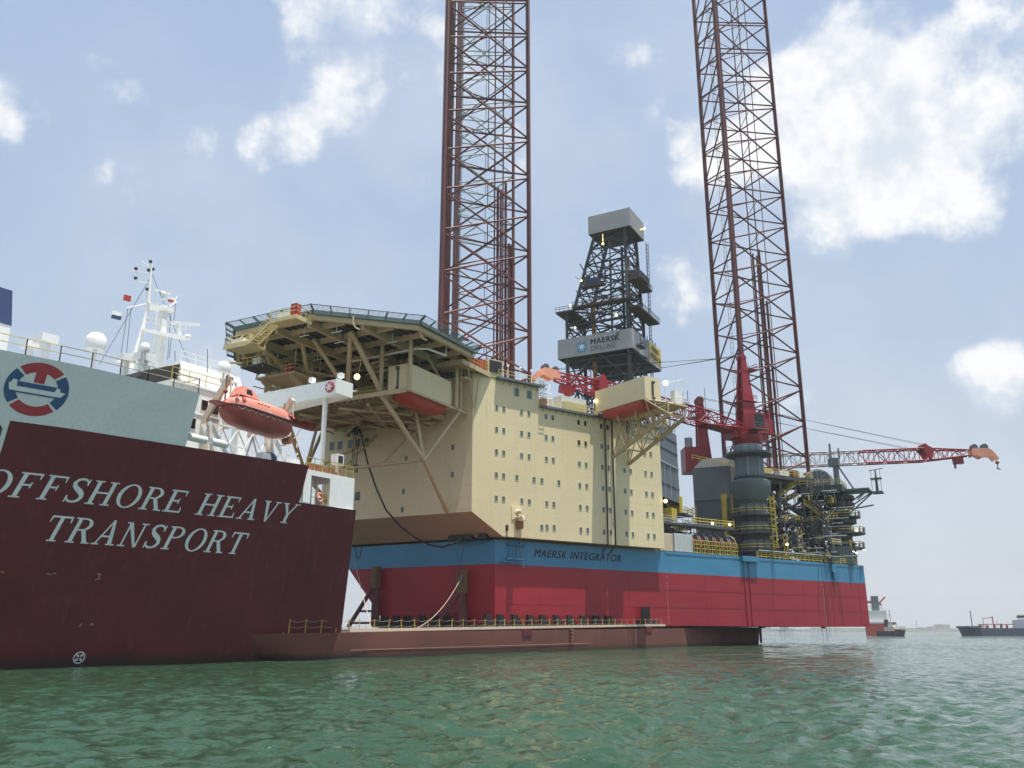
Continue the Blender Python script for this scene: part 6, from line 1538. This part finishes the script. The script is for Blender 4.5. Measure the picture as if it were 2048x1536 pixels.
    sbox(s0 - .3, s0 + .5, 17.9, 17.96, 22.4, 23.6, 'funnel_mark', 'logo_red', fn)
make_house()
def make_mast():
    Wp = 14.0; q = lambda x, y, w=Wp: onplane(x, y, ship(0, w, 0), SO)
    m = MB(); m.bar(q(262, 738), q(300, 606), .24, 8, .16); m.bar(q(262, 738, 17), q(300, 606, 16), .24, 8, .16); m.beam(q(318, 742), q(328, 612), .55, .55); m.bar(q(305, 742, 15), q(314, 606, 15), .1, 6)
    m.beam(q(294, 612), q(342, 622), .9, .35); m.bar(q(296, 606), q(303, 528), .2, 8, .1)
    ms = build('radar_mast', m, 'bright_white', SHIP)
    m = MB(); m.hexa([q(x, y, w) for y0 in (0,) for (x, y, w) in ((285, 662, 13), (372, 682, 13), (372, 682, 15.4), (285, 662, 15.4), (285, 656, 13), (372, 672, 13), (372, 672, 15.4), (285, 656, 15.4))]); build('radar_platform', m, 'bright_white', ms)
    m = MB(); m.rail([q(290, 655, 13), q(370, 671, 13)], r=.04); build('platform_rail', m, 'bright_white', ms)
    m = MB(); m.beam(q(325, 644), q(398, 649), .3, .28); m.bar(q(357, 672), q(357, 648), .28, 8); build('radar_scanner', m, 'ship_white', ms)
    m = MB(); m.beam(q(308, 578), q(342, 588), .16, .16); m.bar(q(326, 600), q(326, 586), .2, 8); m.ball(q(326, 588), .28); build('radar_scanner', m, 'ship_white', ms, True)
    m = MB(); m.bar(q(258, 541), q(301, 546), .05, 5); m.bar(q(268, 562), q(299, 566), .05, 5); m.bar(q(284, 522), q(301, 534), .05, 5); m.bar(q(276, 542), q(276, 562), .04, 4); m.bar(q(254, 616), q(300, 606), .07, 5); m.bar(q(340, 620), q(355, 592), .06, 5); m.bar(q(340, 612), q(352, 604), .1, 5); build('yardarm', m, 'bright_white', ms)
    for (x, y) in ((272, 537), (271, 556), (306, 538), (297, 540), (301, 523), (294, 578)): m = MB(); m.ball(q(x, y), .17, 8, 6); build('navigation_light', m, 'black_paint', ms)
    m = MB(); m.ball(q(376, 674), .3, 10, 6); build('horn', m, 'bright_white', ms, True)
    m = MB()
    for a, b in (((298, 560), (198, 730)), ((304, 548), (408, 800)), ((256, 616), (240, 720)), ((262, 616), (252, 715)), ((342, 622), (335, 720)), ((352, 604), (338, 716))): m.bar(q(*a), q(*b), .03, 4)
    build('stay', m, 'grey_paint', ms)
    m = MB()
    for k in range(22): p = q(268 + 1.0 * k, 735 - 5.4 * k, 15); m.bar(p, p + SD * .5, .035, 4)
    build('mast_ladder', m, 'ship_white', ms)
    for (x, y, mt, l, ss) in ((262, 597, 'far_red', 'small red flag flying left of the white radar mast', 1), (243, 632, 'bright_white', 'small white and dark signal flag below the red flag on the halyard', 1.3), (350, 600, 'far_red', 'small red and white flag on the right yard of the radar mast', 1)):
        P = q(x, y); m = MB(); n = 6; kk = 2
        for i in range(n):
            f = lambda u, v: P + SD * (-u * .75 * ss) + V((0, .12 * math.sin(u * 6), (v - .5) * .6 * ss - u * .18))
            m.k = 0
            for j in range(2): m.k = j if mt == 'far_red' and x == 350 or mt != 'far_red' else 0; m.face([f(i / n, j / 2), f((i + 1) / n, j / 2), f((i + 1) / n, (j + 1) / 2), f(i / n, (j + 1) / 2)])
        tag(build('signal_flag', m, [mt, 'bright_white'] if mt == 'far_red' else ['navy', 'bright_white'], None), l, 'flag')
    for (x, y0, y1, w) in ((415, 698, 745, 7), (350, 702, 722, 9)): m = MB(); m.bar(q(x, y1, w), q(x, y0, w), .035, 5); build('whip_aerial', m, 'grey_paint', SHIP)
make_mast()
def make_lifeboat():
    C_ = ship(-16.3, -1.6, 19.75); ax = (SD + V((0, 0, -.055))).normalized(); b = thing('ship_lifeboat', 'weathered orange enclosed lifeboat hanging from davits above the dark red ship side', 'lifeboat', C_ - V((0, 0, 1.7)))
    L, W = 7.2, 2.6
    m = MB(); shell(m, C_, ax, SO, L, W, 1.42, -1, n=22, m=12, flat=.6, bow=2.2); build('hull', m, 'lifeboat_red', b, True)
    m = MB(); shell(m, C_ + V((0, 0, .01)), ax, SO, L * .94, W * .9, 1.12, 1, n=22, m=12, flat=.5, bow=2.4); cn = build('canopy', m, 'lifeboat_orange', b, True)
    m = MB(); f = lambda x, y, z: C_ + ax * x + SO * y + V((0, 0, z)); m.hexa([f(x, y, z) for x, y, z in ((-2.4, -.75, 1.1), (-.4, -.75, 1.1), (-.4, .75, 1.1), (-2.4, .75, 1.1), (-2.0, -.5, 1.95), (-.9, -.5, 1.9), (-.9, .5, 1.9), (-2.0, .5, 1.95))]); ck = build('cockpit', m, 'lifeboat_orange', b)
    m = MB(); m.hexa([f(x, y, z) for x, y, z in ((-1.75, .66, 1.35), (-1.1, .66, 1.35), (-1.1, .72, 1.35), (-1.75, .72, 1.35), (-1.65, .56, 1.75), (-1.2, .56, 1.75), (-1.2, .62, 1.75), (-1.65, .62, 1.75))]); build('cockpit_window', m, 'dark_glass', b)
    m = MB()
    for i in range(20):
        g = lambda u: f(u * L / 2 * .985, W / 2 * max(.02, 1 - abs(u) ** (4.4 if u < 0 else 7)) ** .5 + .05, .02); a_, b_ = -1 + i / 10, -1 + (i + 1) / 10; m.beam(g(a_), g(b_), .1, .12)
    build('rubbing_strake', m, 'black_paint', b)
    m = MB(); m.hexa([f(x, y, z) for x, y, z in ((-4.6, -.3, -.05), (-3.4, -.5, -.1), (-3.4, .5, -.1), (-4.6, .3, -.05), (-4.6, -.3, .1), (-3.4, -.6, .1), (-3.4, .6, .1), (-4.6, .3, .1))]); build('stem', m, 'lifeboat_red', b)
    for i, x in enumerate((-.9, -.55, -.2, .15)):
        m = MB(); m.hexa([f(x + a, 1.14 - .1 * z_, .62 + z_) for z_ in (0, .1) for a in (0, .22, .22, 0)][:4] + [f(x + a, 1.18 - .1 * .1, .72) for a in (0, .22, .22, 0)]); build('stencil_mark', m, 'hose_red', b)
    for x, z, w_, h_ in ((-2.9, .75, .3, .25), (-2.35, .55, .35, .3), (2.6, .55, .3, .3), (1.4, .62, .25, .3), (3.05, .4, .2, .22)):
        m = MB(); yy = W * .45 * (1 - (z / 1.3) ** 2) ** .5; m.hexa([f(x + a, yy + b - .16 * c_, z + c_ * h_) for c_ in (0, 1) for a, b in ((0, -.05), (w_, -.05), (w_, .05), (0, .05))]); build('hatch', m, 'lifeboat_red', b)
    for x in (-3.3, 3.0):
        m = MB(); m.bar(f(x, 0, .5), f(x, 0, 2.5 if x < 0 else 1.9), .07, 6); m.ball(f(x, 0, 1.2), .2, 8, 6); build('hook', m, 'rust', b)
    m = MB(); m.bar(f(3.7, .0, -.9), f(3.7, 0, -1.5), .14, 8); m.bar(f(3.6, -.4, -1.3), f(3.6, .4, -1.3), .3, 10); build('propeller_guard', m, 'rust', b)
    m = MB()
    for i in range(9):
        u0, u1 = -.8 + i * .18, -.8 + (i + 1) * .18; g = lambda u, z: f(u * L / 2, W / 2 * max(.02, 1 - abs(u) ** 5) ** .5 + .07, z); m.path([g(u0, -.05), g((u0 + u1) / 2, -.32), g(u1, -.05)], .02, 4)
    build('grab_line', m, 'rope', b)
    for x in (-2.2, 0.2, 2.2): m = MB(); m.hexa([f(x + a, 1.21 - .05 * c_, .2 + c_ * .1) for c_ in (0, 1) for a in (0, .35, .35, 0)][:4] + [f(x + a, 1.20, .32) for a in (0, .35, .35, 0)]); build('reflective_tape', m, 'bright_white', b)
    # davits
    dv = MB(); dv.box(ship, -19.9, -12.4, -.2, .6, 16.05, 16.25); D = build('boat_davit', dv, 'bright_white', SHIP)
    for s, hh in ((-19.4, 22.4), (-12.6, 21.9)):
        m = MB(); m.beam(ship(s, .3, 16.2), ship(s - .15, .9, 19.2), .35, .6); m.beam(ship(s - .15, .9, 19.0), ship(s + .3, -1.3, hh), .3, .5); m.bar(ship(s + .1, -1.3, hh), ship(s + .5, -1.3, hh), .3, 10); m.bar(ship(s + .3, -1.5, hh), ship(s + .3, -1.6, hh - 1.4), .08, 6); build('davit_arm', m, 'container_cream', D)
        m = MB(); m.beam(ship(s + .6, .2, 16.2), ship(s - .5, .5, 18.6), .2, .3); m.beam(ship(s + 1.5, -.4, 16.2), ship(s - .2, .1, 18.8), .2, .3); build('davit_frame', m, 'bright_white', D)
    m = MB()
    for s in np.arange(-19.2, -12.4, 1.7):
        m.bar(ship(s, 1.0, 16.2), ship(s + 1.7, 1.2, 19.0), .07, 5); m.bar(ship(s + 1.7, 1.0, 16.2), ship(s, 1.2, 19.0), .07, 5); m.bar(ship(s, 1, 16.2), ship(s, 1.2, 19.2), .08, 5)
    m.bar(ship(-19.4, 1.2, 19.1), ship(-12.4, 1.2, 19.1), .09, 5); m.bar(ship(-19.4, 1.1, 17.5), ship(-12.4, 1.1, 17.5), .06, 5)
    m.bar(ship(-16, -.3, 16.3), ship(-15.3, -.2, 18.3), .08, 5); m.bar(ship(-14.6, -.3, 16.3), ship(-15.3, -.2, 18.3), .08, 5); build('cradle_frame', m, 'bright_white', D)
    m = MB(); random.seed(3)
    for i in range(26): s = random.uniform(-12.8, -9.4); w = random.uniform(-1, 2.5); p = ship(s, w, random.uniform(16.2, 19.5)); m.bar(p, p + V((random.uniform(-.6, .6), random.uniform(-.6, .6), random.uniform(-.9, .9))), .06, 4)
    build('winch_gear', m, 'container_cream', D, kind='stuff')
    for s in (-21.9, -19.9):
        P = ship(s, -1.75, 16.75); m = MB(); m.bar(P - SD * .75, P + SD * .75, .30, 14); r = tag(build('life_raft', m, 'bright_white', None, True), 'white life raft canister lying on the dark red ship rail', 'life raft', 'life raft canisters by the white deckhouse')
    for s, mt in ((-15.2, 'bright_white'), (-11.9, 'bright_white')):
        m = MB(); m.hexa([ship(s + a, -1.6 + b, z) for z, k in ((16.15, 1), (16.75, .7)) for a, b in ((-.55 * k, -.4), (.55 * k, -.4), (.55 * k, .4), (-.55 * k, .4))]); build('deck_box', m, mt, D)
    m = MB(); m.ball(ship(-14.2, -1.0, 16.5), .8, 12, 8, .7); build('tarpaulin', m, 'navy', D, True)
make_lifeboat()
# ------------------------------------------------------------------ sea fastening on the ship deck
def seafast():
    fr = rig(-18.3, 0, 0)
    def g(x, y): return onplane(x, y, fr, RA)
    for (x, y0, w, lab, off) in ((752, 1133, 1.0, 'tall rusty guide post with timber pad beside the open sky gap', -3.6), (924, 1140, 1.2, 'tall rusty guide post with timber pad at the bow corner of the rig hull', -3.2)):
        T = g(x, y0); B = V((T.x, T.y, 3.0)); root = thing('guide_post', lab, 'guide post', B, 'guide posts against the rig bow')
        m = MB(); m.beam(B, T + V((0, 0, -1.9)), .75, .75); build('post', m, 'rust_maroon', root)
        pd = MB(); pd.hexa([T + RL * a + RA * b + V((0, 0, z)) for z in (-3.2, 0) for a, b in ((-w / 2, -.5), (w / 2, -.5), (w / 2, .7), (-w / 2, .7))]); p = build('timber_pad', pd, 'timber', root)
        for k in range(7): m = MB(); m.hexa([T + RL * a + RA * b + V((0, 0, z)) for z in (-3.1 + k * .44, -2.74 + k * .44) for a, b in ((-w / 2 + .03, -.58), (w / 2 - .03, -.58), (w / 2 - .03, -.51), (-w / 2 + .03, -.51))]); build('timber', m, 'timber', p)
        q = B + RL * off + RA * -1.5; m = MB(); m.bar(T + V((0, 0, -2.6)), q, .32, 10); build('raking_strut', m, 'rust_maroon', root, True)
        for f in (.35, .62): m = MB(); c = (T + V((0, 0, -2.6))).lerp(q, 1 - f + .25); m.bar(V((B.x, B.y, c.z)), c, .16, 8); build('tie', m, 'rust_maroon', root, True)
        m = MB(); m.beam(B + RL * .9, T + V((0, 0, -2.4)) + RL * .15, .3, .5); build('raking_leg', m, 'rust_maroon', root)
    c = side(28.6, 3.2, .9); root = thing('guide_post', 'short dark guide post standing against the red hull side of the rig', 'guide post', c)
    m = MB(); m.beam(c + V((0, 0, -.1)), c + V((0, 0, 3.0)), 1.3, .9); build('post', m, 'rubber', root)
    m = MB(); m.hexa([side(t, z, o) for z in (3.15, 4.1) for t, o in ((27.0, .4), (30.4, .4), (30.0, 2.2), (27.4, 2.2))]); build('foot', m, 'rubber', root)
    tx = (side(1) - side(0)).normalized()
    def bracket(P, t, n, lab, grp):
        root = thing('sea_fastening_bracket', lab, 'bracket', P, grp); m = MB()
        pr = [(-.9, 0), (.9, 0), (.9, .35), (-.1, 1.75), (-.9, 1.75)]
        m.prism([P + t * x + V((0, 0, z)) - n * .3 for x, z in pr], [P + t * x + V((0, 0, z)) + n * .3 for x, z in pr]); build('web_plate', m, 'rubber', root)
        m = MB(); m.hexa([P + t * a + n * b + V((0, 0, z)) for z in (0, .1) for a, b in ((-1.1, -.6), (1.1, -.6), (1.1, .6), (-1.1, .6))]); build('base_plate', m, 'rust', root)
        m = MB(); m.beam(P + t * -1.0 + V((0, 0, .1)), P + t * -1.0 + V((0, 0, 1.8)), .2, .7); build('face_plate', m, 'rubber', root)
    nx = (side(0, 0, 1) - side(0)).normalized()
    for x in (979, 1005, 1034, 1064, 1089, 1117, 1143, 1169, 1195, 1220):
        P = onplane(x, 1248, side(0, 0, 1.0), nx); t = torig(P); bracket(V((P.x, P.y, 2.95)), tx, nx, 'black wedge bracket welded to the ship deck along the red hull side', 'sea fastening brackets along the hull side')
    for x in (773, 797, 820, 850, 876, 901):
        P = onplane(x, 1248, rig(-19.5, 0, 0), RA); bracket(V((P.x, P.y, 2.85)), RL, RA, 'black wedge bracket on the ship deck between the two tall guide posts', 'sea fastening brackets under the rig bow')
    # cribbing timber between ship deck and rig bottom
    for k in range(14):
        p = side(3 + k * 2.6, 0, -1.2); m = MB(); m.hexa([p + tx * a + nx * b + V((0, 0, z)) for z in (2.5, 3.28) for a, b in ((-.9, -.6), (.9, -.6), (.9, .6), (-.9, .6))])
        tag(build('cribbing_block', m, 'timber', None), 'timber cribbing block wedged under the red rig hull', 'timber block', 'cribbing blocks under the rig hull')
paint('rust_maroon', (.12, .045, .045), .7, .2, .4, (.2, .1, .06), .5)
seafast()
# ------------------------------------------------------------------ lines between ship and rig
def catenary(p, q, sag, r, mat, lab, nm='mooring_line', n=16, cat='rope'):
    p = V(p); q = V(q); m = MB(); pts = []
    for i in range(n + 1): u = i / n; c = p.lerp(q, u); c.z -= sag * 4 * u * (1 - u); pts.append(c)
    m.path(pts, r, 6); return tag(build(nm, m, mat, None, True), lab, cat)
fp = lambda x, y, a: onplane(x, y, rig(a, 0, 0), RA)
m = MB(); P = [fp(x, y, -21.5 - 4 * (1 - i / 10)) for i, (x, y) in enumerate(((718, 850), (735, 925), (752, 975), (772, 1020), (800, 1052), (830, 1075), (860, 1090), (885, 1094), (910, 1086), (930, 1076)))]
m.path(P, .13, 8); tag(build('mooring_line', m, 'rubber', None, True), 'heavy black mooring line sagging from under the platform to the bow fairlead', 'rope')
m = MB()
for dx in (0, 4, 9): m.bar(fp(708 + dx, 868, -27), fp(703 + dx, 935, -27), .07, 5)
m.ball(fp(712, 862, -27), .6, 8, 6); tag(build('tackle', m, 'rubber', None), 'black rope tackle hanging from the lifeboat platform to the ship rail', 'tackle')
a, b = fp(925, 1150, -19.6), ship(3, .4, deckz(3) + .1)
catenary(b, a, 2.6, .05, 'rope', 'tan rope drooping from the bow corner guide post to the ship deck')
catenary(fp(930, 1078, -18.4), fp(916, 1150, -19.2), .1, .035, 'black_paint', 'thin black wire from the bow fairlead down to the guide post')
catenary(fp(711, 1092, -18.6), fp(724, 1092, -18.6), 2.0, .06, 'rubber', 'short black rope loop hanging from the port bow fairlead')
catenary(fp(706, 1110, -19), ship(1.5, .5, deckz(0)), .1, .05, 'rope', 'thin taut line in the sky gap beside the ship side')
# ------------------------------------------------------------------ distant ships and shore
def far_hull(mb, P, d, L, B, z0, z1, bow, stern):
    s = V((-d.y, d.x, 0))
    def ring(z, f): 
        pts = [(-L / 2 - (0 if f else 0), -B / 2), (L / 2 - bow, -B / 2), (L / 2 + (bow * .15 if f else -bow * .12), 0), (L / 2 - bow, B / 2), (-L / 2, B / 2)]
        return [P + d * x + s * y + V((0, 0, z)) for x, y in pts]
    mb.prism(ring(z0, 0), ring(z1, 1))
def fbox(P, d, x0, x1, y0, y1, z0, z1, nm, mat, par):
    s = V((-d.y, d.x, 0)); m = MB(); m.box(lambda a, l, z: V((P.x, P.y, 0)) + d * a + s * l + V((0, 0, z)), x0, x1, y0, y1, z0, z1); return build(nm, m, mat, par)
def tanker():
    L = 72; d = V((-.96, -.28, 0)).normalized(); bowp = at(1918, 1262, 520); P = bowp - d * (L / 2 + 1); P.z = 0
    r = thing('tanker_ship', 'dark blue tanker anchored off the distant shore', 'ship', P)
    m = MB(); far_hull(m, P, d, L, 13, -1, 4.3, 9, 0); build('hull', m, 'tanker_blue', r)
    fbox(P, d, 26, 34, -5, 5, 4.3, 5.4, 'bow_deck', 'tanker_blue', r); fbox(P, d, 27, 27.4, -.15, .15, 4.3, 14, 'foremast', 'far_dark', r)
    for x, h in ((21, 3), (16, 2.6), (11, 3.6), (6, 4.2), (2, 3)): fbox(P, d, x, x + .8, -.5, .5, 4.3, 4.3 + h * .6, 'deck_vent', 'hose_red', r)
    m = MB(); s = V((-d.y, d.x, 0)); f = lambda x, y, z: P + d * x + s * y + V((0, 0, z))
    m.bar(f(12, 0, 4.3), f(12, 0, 11), .3, 6); m.bar(f(19, 0, 9.8), f(12, 0, 10.2), .2, 6); m.bar(f(19, 0, 4.3), f(19, 0, 10), .15, 5); m.bar(f(0, 3, 6.4), f(25, 3, 6.4), .25, 5); build('cargo_pipe', m, 'hose_red', r)
    hs = fbox(P, d, -34, -8, -6, 6, 4.3, 9, 'deckhouse', 'far_white', r); fbox(P, d, -30, -11, -5, 5, 9, 12, 'bridge', 'far_white', r); fbox(P, d, -10.99, -10.9, -5, 5, 10.2, 11.4, 'bridge_window', 'dark_glass', r); fbox(P, d, -33, -28, -2, 2, 12, 17, 'funnel', 'tanker_blue', r); fbox(P, d, -14, -13.6, -.2, .2, 12, 18, 'mast', 'far_dark', r); fbox(P, d, -12, -8, 6.8, 7.6, 7, 9.4, 'lifeboat', 'lifeboat_orange', r)
tanker()
def redship():
    P = at(1758, 1260, 590); P.z = 0; d = V((.40, .916, 0)); L = 62
    r = thing('cargo_ship', 'small red hulled supply ship lying at anchor beyond the rig stern', 'ship', P)
    m = MB(); far_hull(m, P, d, L, 14, -1, 7.2, 10, 0); build('hull', m, 'far_red', r)
    fbox(P, d, -31, 20, -7, 7, 7.2, 8.2, 'bulwark', 'far_white', r); fbox(P, d, -28, -12, -6, 6, 8.2, 15, 'deckhouse', 'far_white', r); fbox(P, d, -26, -20, -2.2, 2.2, 15, 24, 'funnel', 'grey_paint', r); fbox(P, d, -14, -13, -4, 4, 15, 18.6, 'bridge', 'far_white', r)
    m = MB(); s = V((-d.y, d.x, 0)); f = lambda x, y, z: P + d * x + s * y + V((0, 0, z)); m.beam(f(-8, -2, 8), f(-8, -2, 20), 2.2, 2.2); build('crane_column', m, 'grey_paint', r)
    m = MB(); m.beam(f(-8, -2, 20.5), f(-8, 8, 21), 1.4, 1.6); m.bar(f(-8, -6, 24), f(-8, -2, 20), .5, 6); build('crane_boom', m, 'far_red', r); fbox(P, d, 6, 6.4, 3, 3.4, 8, 18, 'mast', 'far_dark', r); m = MB(); m.bar(f(6, 3, 15), f(6, 9, 9), .3, 5); build('derrick_boom', m, 'far_red', r)
redship()
def tug():
    P = at(1783, 1262, 480); P.z = 0; d = V((.62, -.78, 0)).normalized(); r = thing('tug_boat', 'small dark tug boat lying beside the red supply ship', 'boat', P)
    m = MB(); far_hull(m, P, d, 14, 6.2, -.6, 2.6, 4, 0); build('hull', m, 'far_dark', r); fbox(P, d, 3.0, 6.4, -2.4, 2.4, 2.6, 3.5, 'raised_bow', 'far_dark', r); fbox(P, d, -2.8, 3.0, -2.2, 2.2, 2.6, 4.6, 'deckhouse', 'container_cream', r); fbox(P, d, -.8, 2.0, -1.5, 1.5, 4.6, 6.8, 'wheelhouse', 'far_white', r); fbox(P, d, -1.0, 2.2, -1.7, 1.7, 6.8, 7.1, 'wheelhouse_roof', 'far_dark', r); fbox(P, d, 2.01, 2.06, -1.4, 1.4, 6.0, 7.2, 'window', 'dark_glass', r); fbox(P, d, -3.2, -1.6, -.8, .8, 5.2, 8.6, 'funnel', 'far_dark', r); fbox(P, d, -.1, .1, -.1, .1, 7.6, 13.5, 'mast', 'far_dark', r)
    m = MB(); s = V((-d.y, d.x, 0)); m.bar(P + V((0, 0, 11)) - s * 1.6, P + V((0, 0, 11)) + s * 1.6, .08, 5); build('yard', m, 'far_dark', r)
tug()
def shore():
    rng = random.Random(4); D = 3600
    mb = MB(); n = 160
    top = []
    for i in range(n + 1):
        x = -3200 + 6400 * i / n; top.append((x, D + rng.uniform(-60, 60), 5 + 6 * abs(math.sin(i * .37)) + rng.uniform(0, 5)))
    for a, b in zip(top, top[1:]):
        mb.hexa([(a[0], a[1], -1), (b[0], b[1], -1), (b[0], b[1] + 400, -1), (a[0], a[1] + 400, -1), (a[0], a[1] + 30, a[2]), (b[0], b[1] + 30, b[2]), (b[0], b[1] + 400, b[2] + 3), (a[0], a[1] + 400, a[2] + 3)])
    build('far_shore', mb, 'shore_green', None, kind='structure')
    mb = MB(); mb.box(lambda a, l, z: V((a, l, z)), -3200, 3200, D - 110, D - 62, -1, 3.0); build('far_beach', mb, 'shore_sand', None, kind='structure')
    mb = MB()
    for i in range(150):
        x = rng.uniform(-2600, 2600); w = rng.uniform(8, 60); h = rng.choice((9, 12, 15, 18, 22, 30)) * (.4 if w > 30 else 1); mb.box(lambda a, l, z: V((a, l, z)), x, x + w, D + 20, D + 60, 0, h)
    for i in range(40): x = rng.uniform(-2600, 2600); mb.box(lambda a, l, z: V((a, l, z)), x, x + 2.5, D + 40, D + 43, 0, rng.uniform(28, 55))
    build('far_waterfront', mb, 'shore_build', None, kind='stuff')
shore()

# ------------------------------------------------------------------ water draining from the rig bottom
def drains():
    m_, t, b = newmat('drain_water'); b.inputs['Base Color'].default_value = (.16, .19, .19, 1); b.inputs['Roughness'].default_value = .15; b.inputs['Alpha'].default_value = .16
    rng = random.Random(9); mb = MB()
    for (t0, w, n) in ((68.5, 1.6, 16), (71, .8, 6), (80.5, 2.2, 34)):
        for i in range(n):
            p = side(t0 + rng.gauss(0, w * .6), 0, -3 + rng.uniform(-1.5, 1.5)); z = rng.uniform(.0, 1.9); mb.bar(V((p.x, p.y, z)), V((p.x + rng.uniform(-.1, .1), p.y, 3.3)), .03, 4, .05)
    build('draining_water', mb, 'drain_water', None, kind='stuff')
drains()
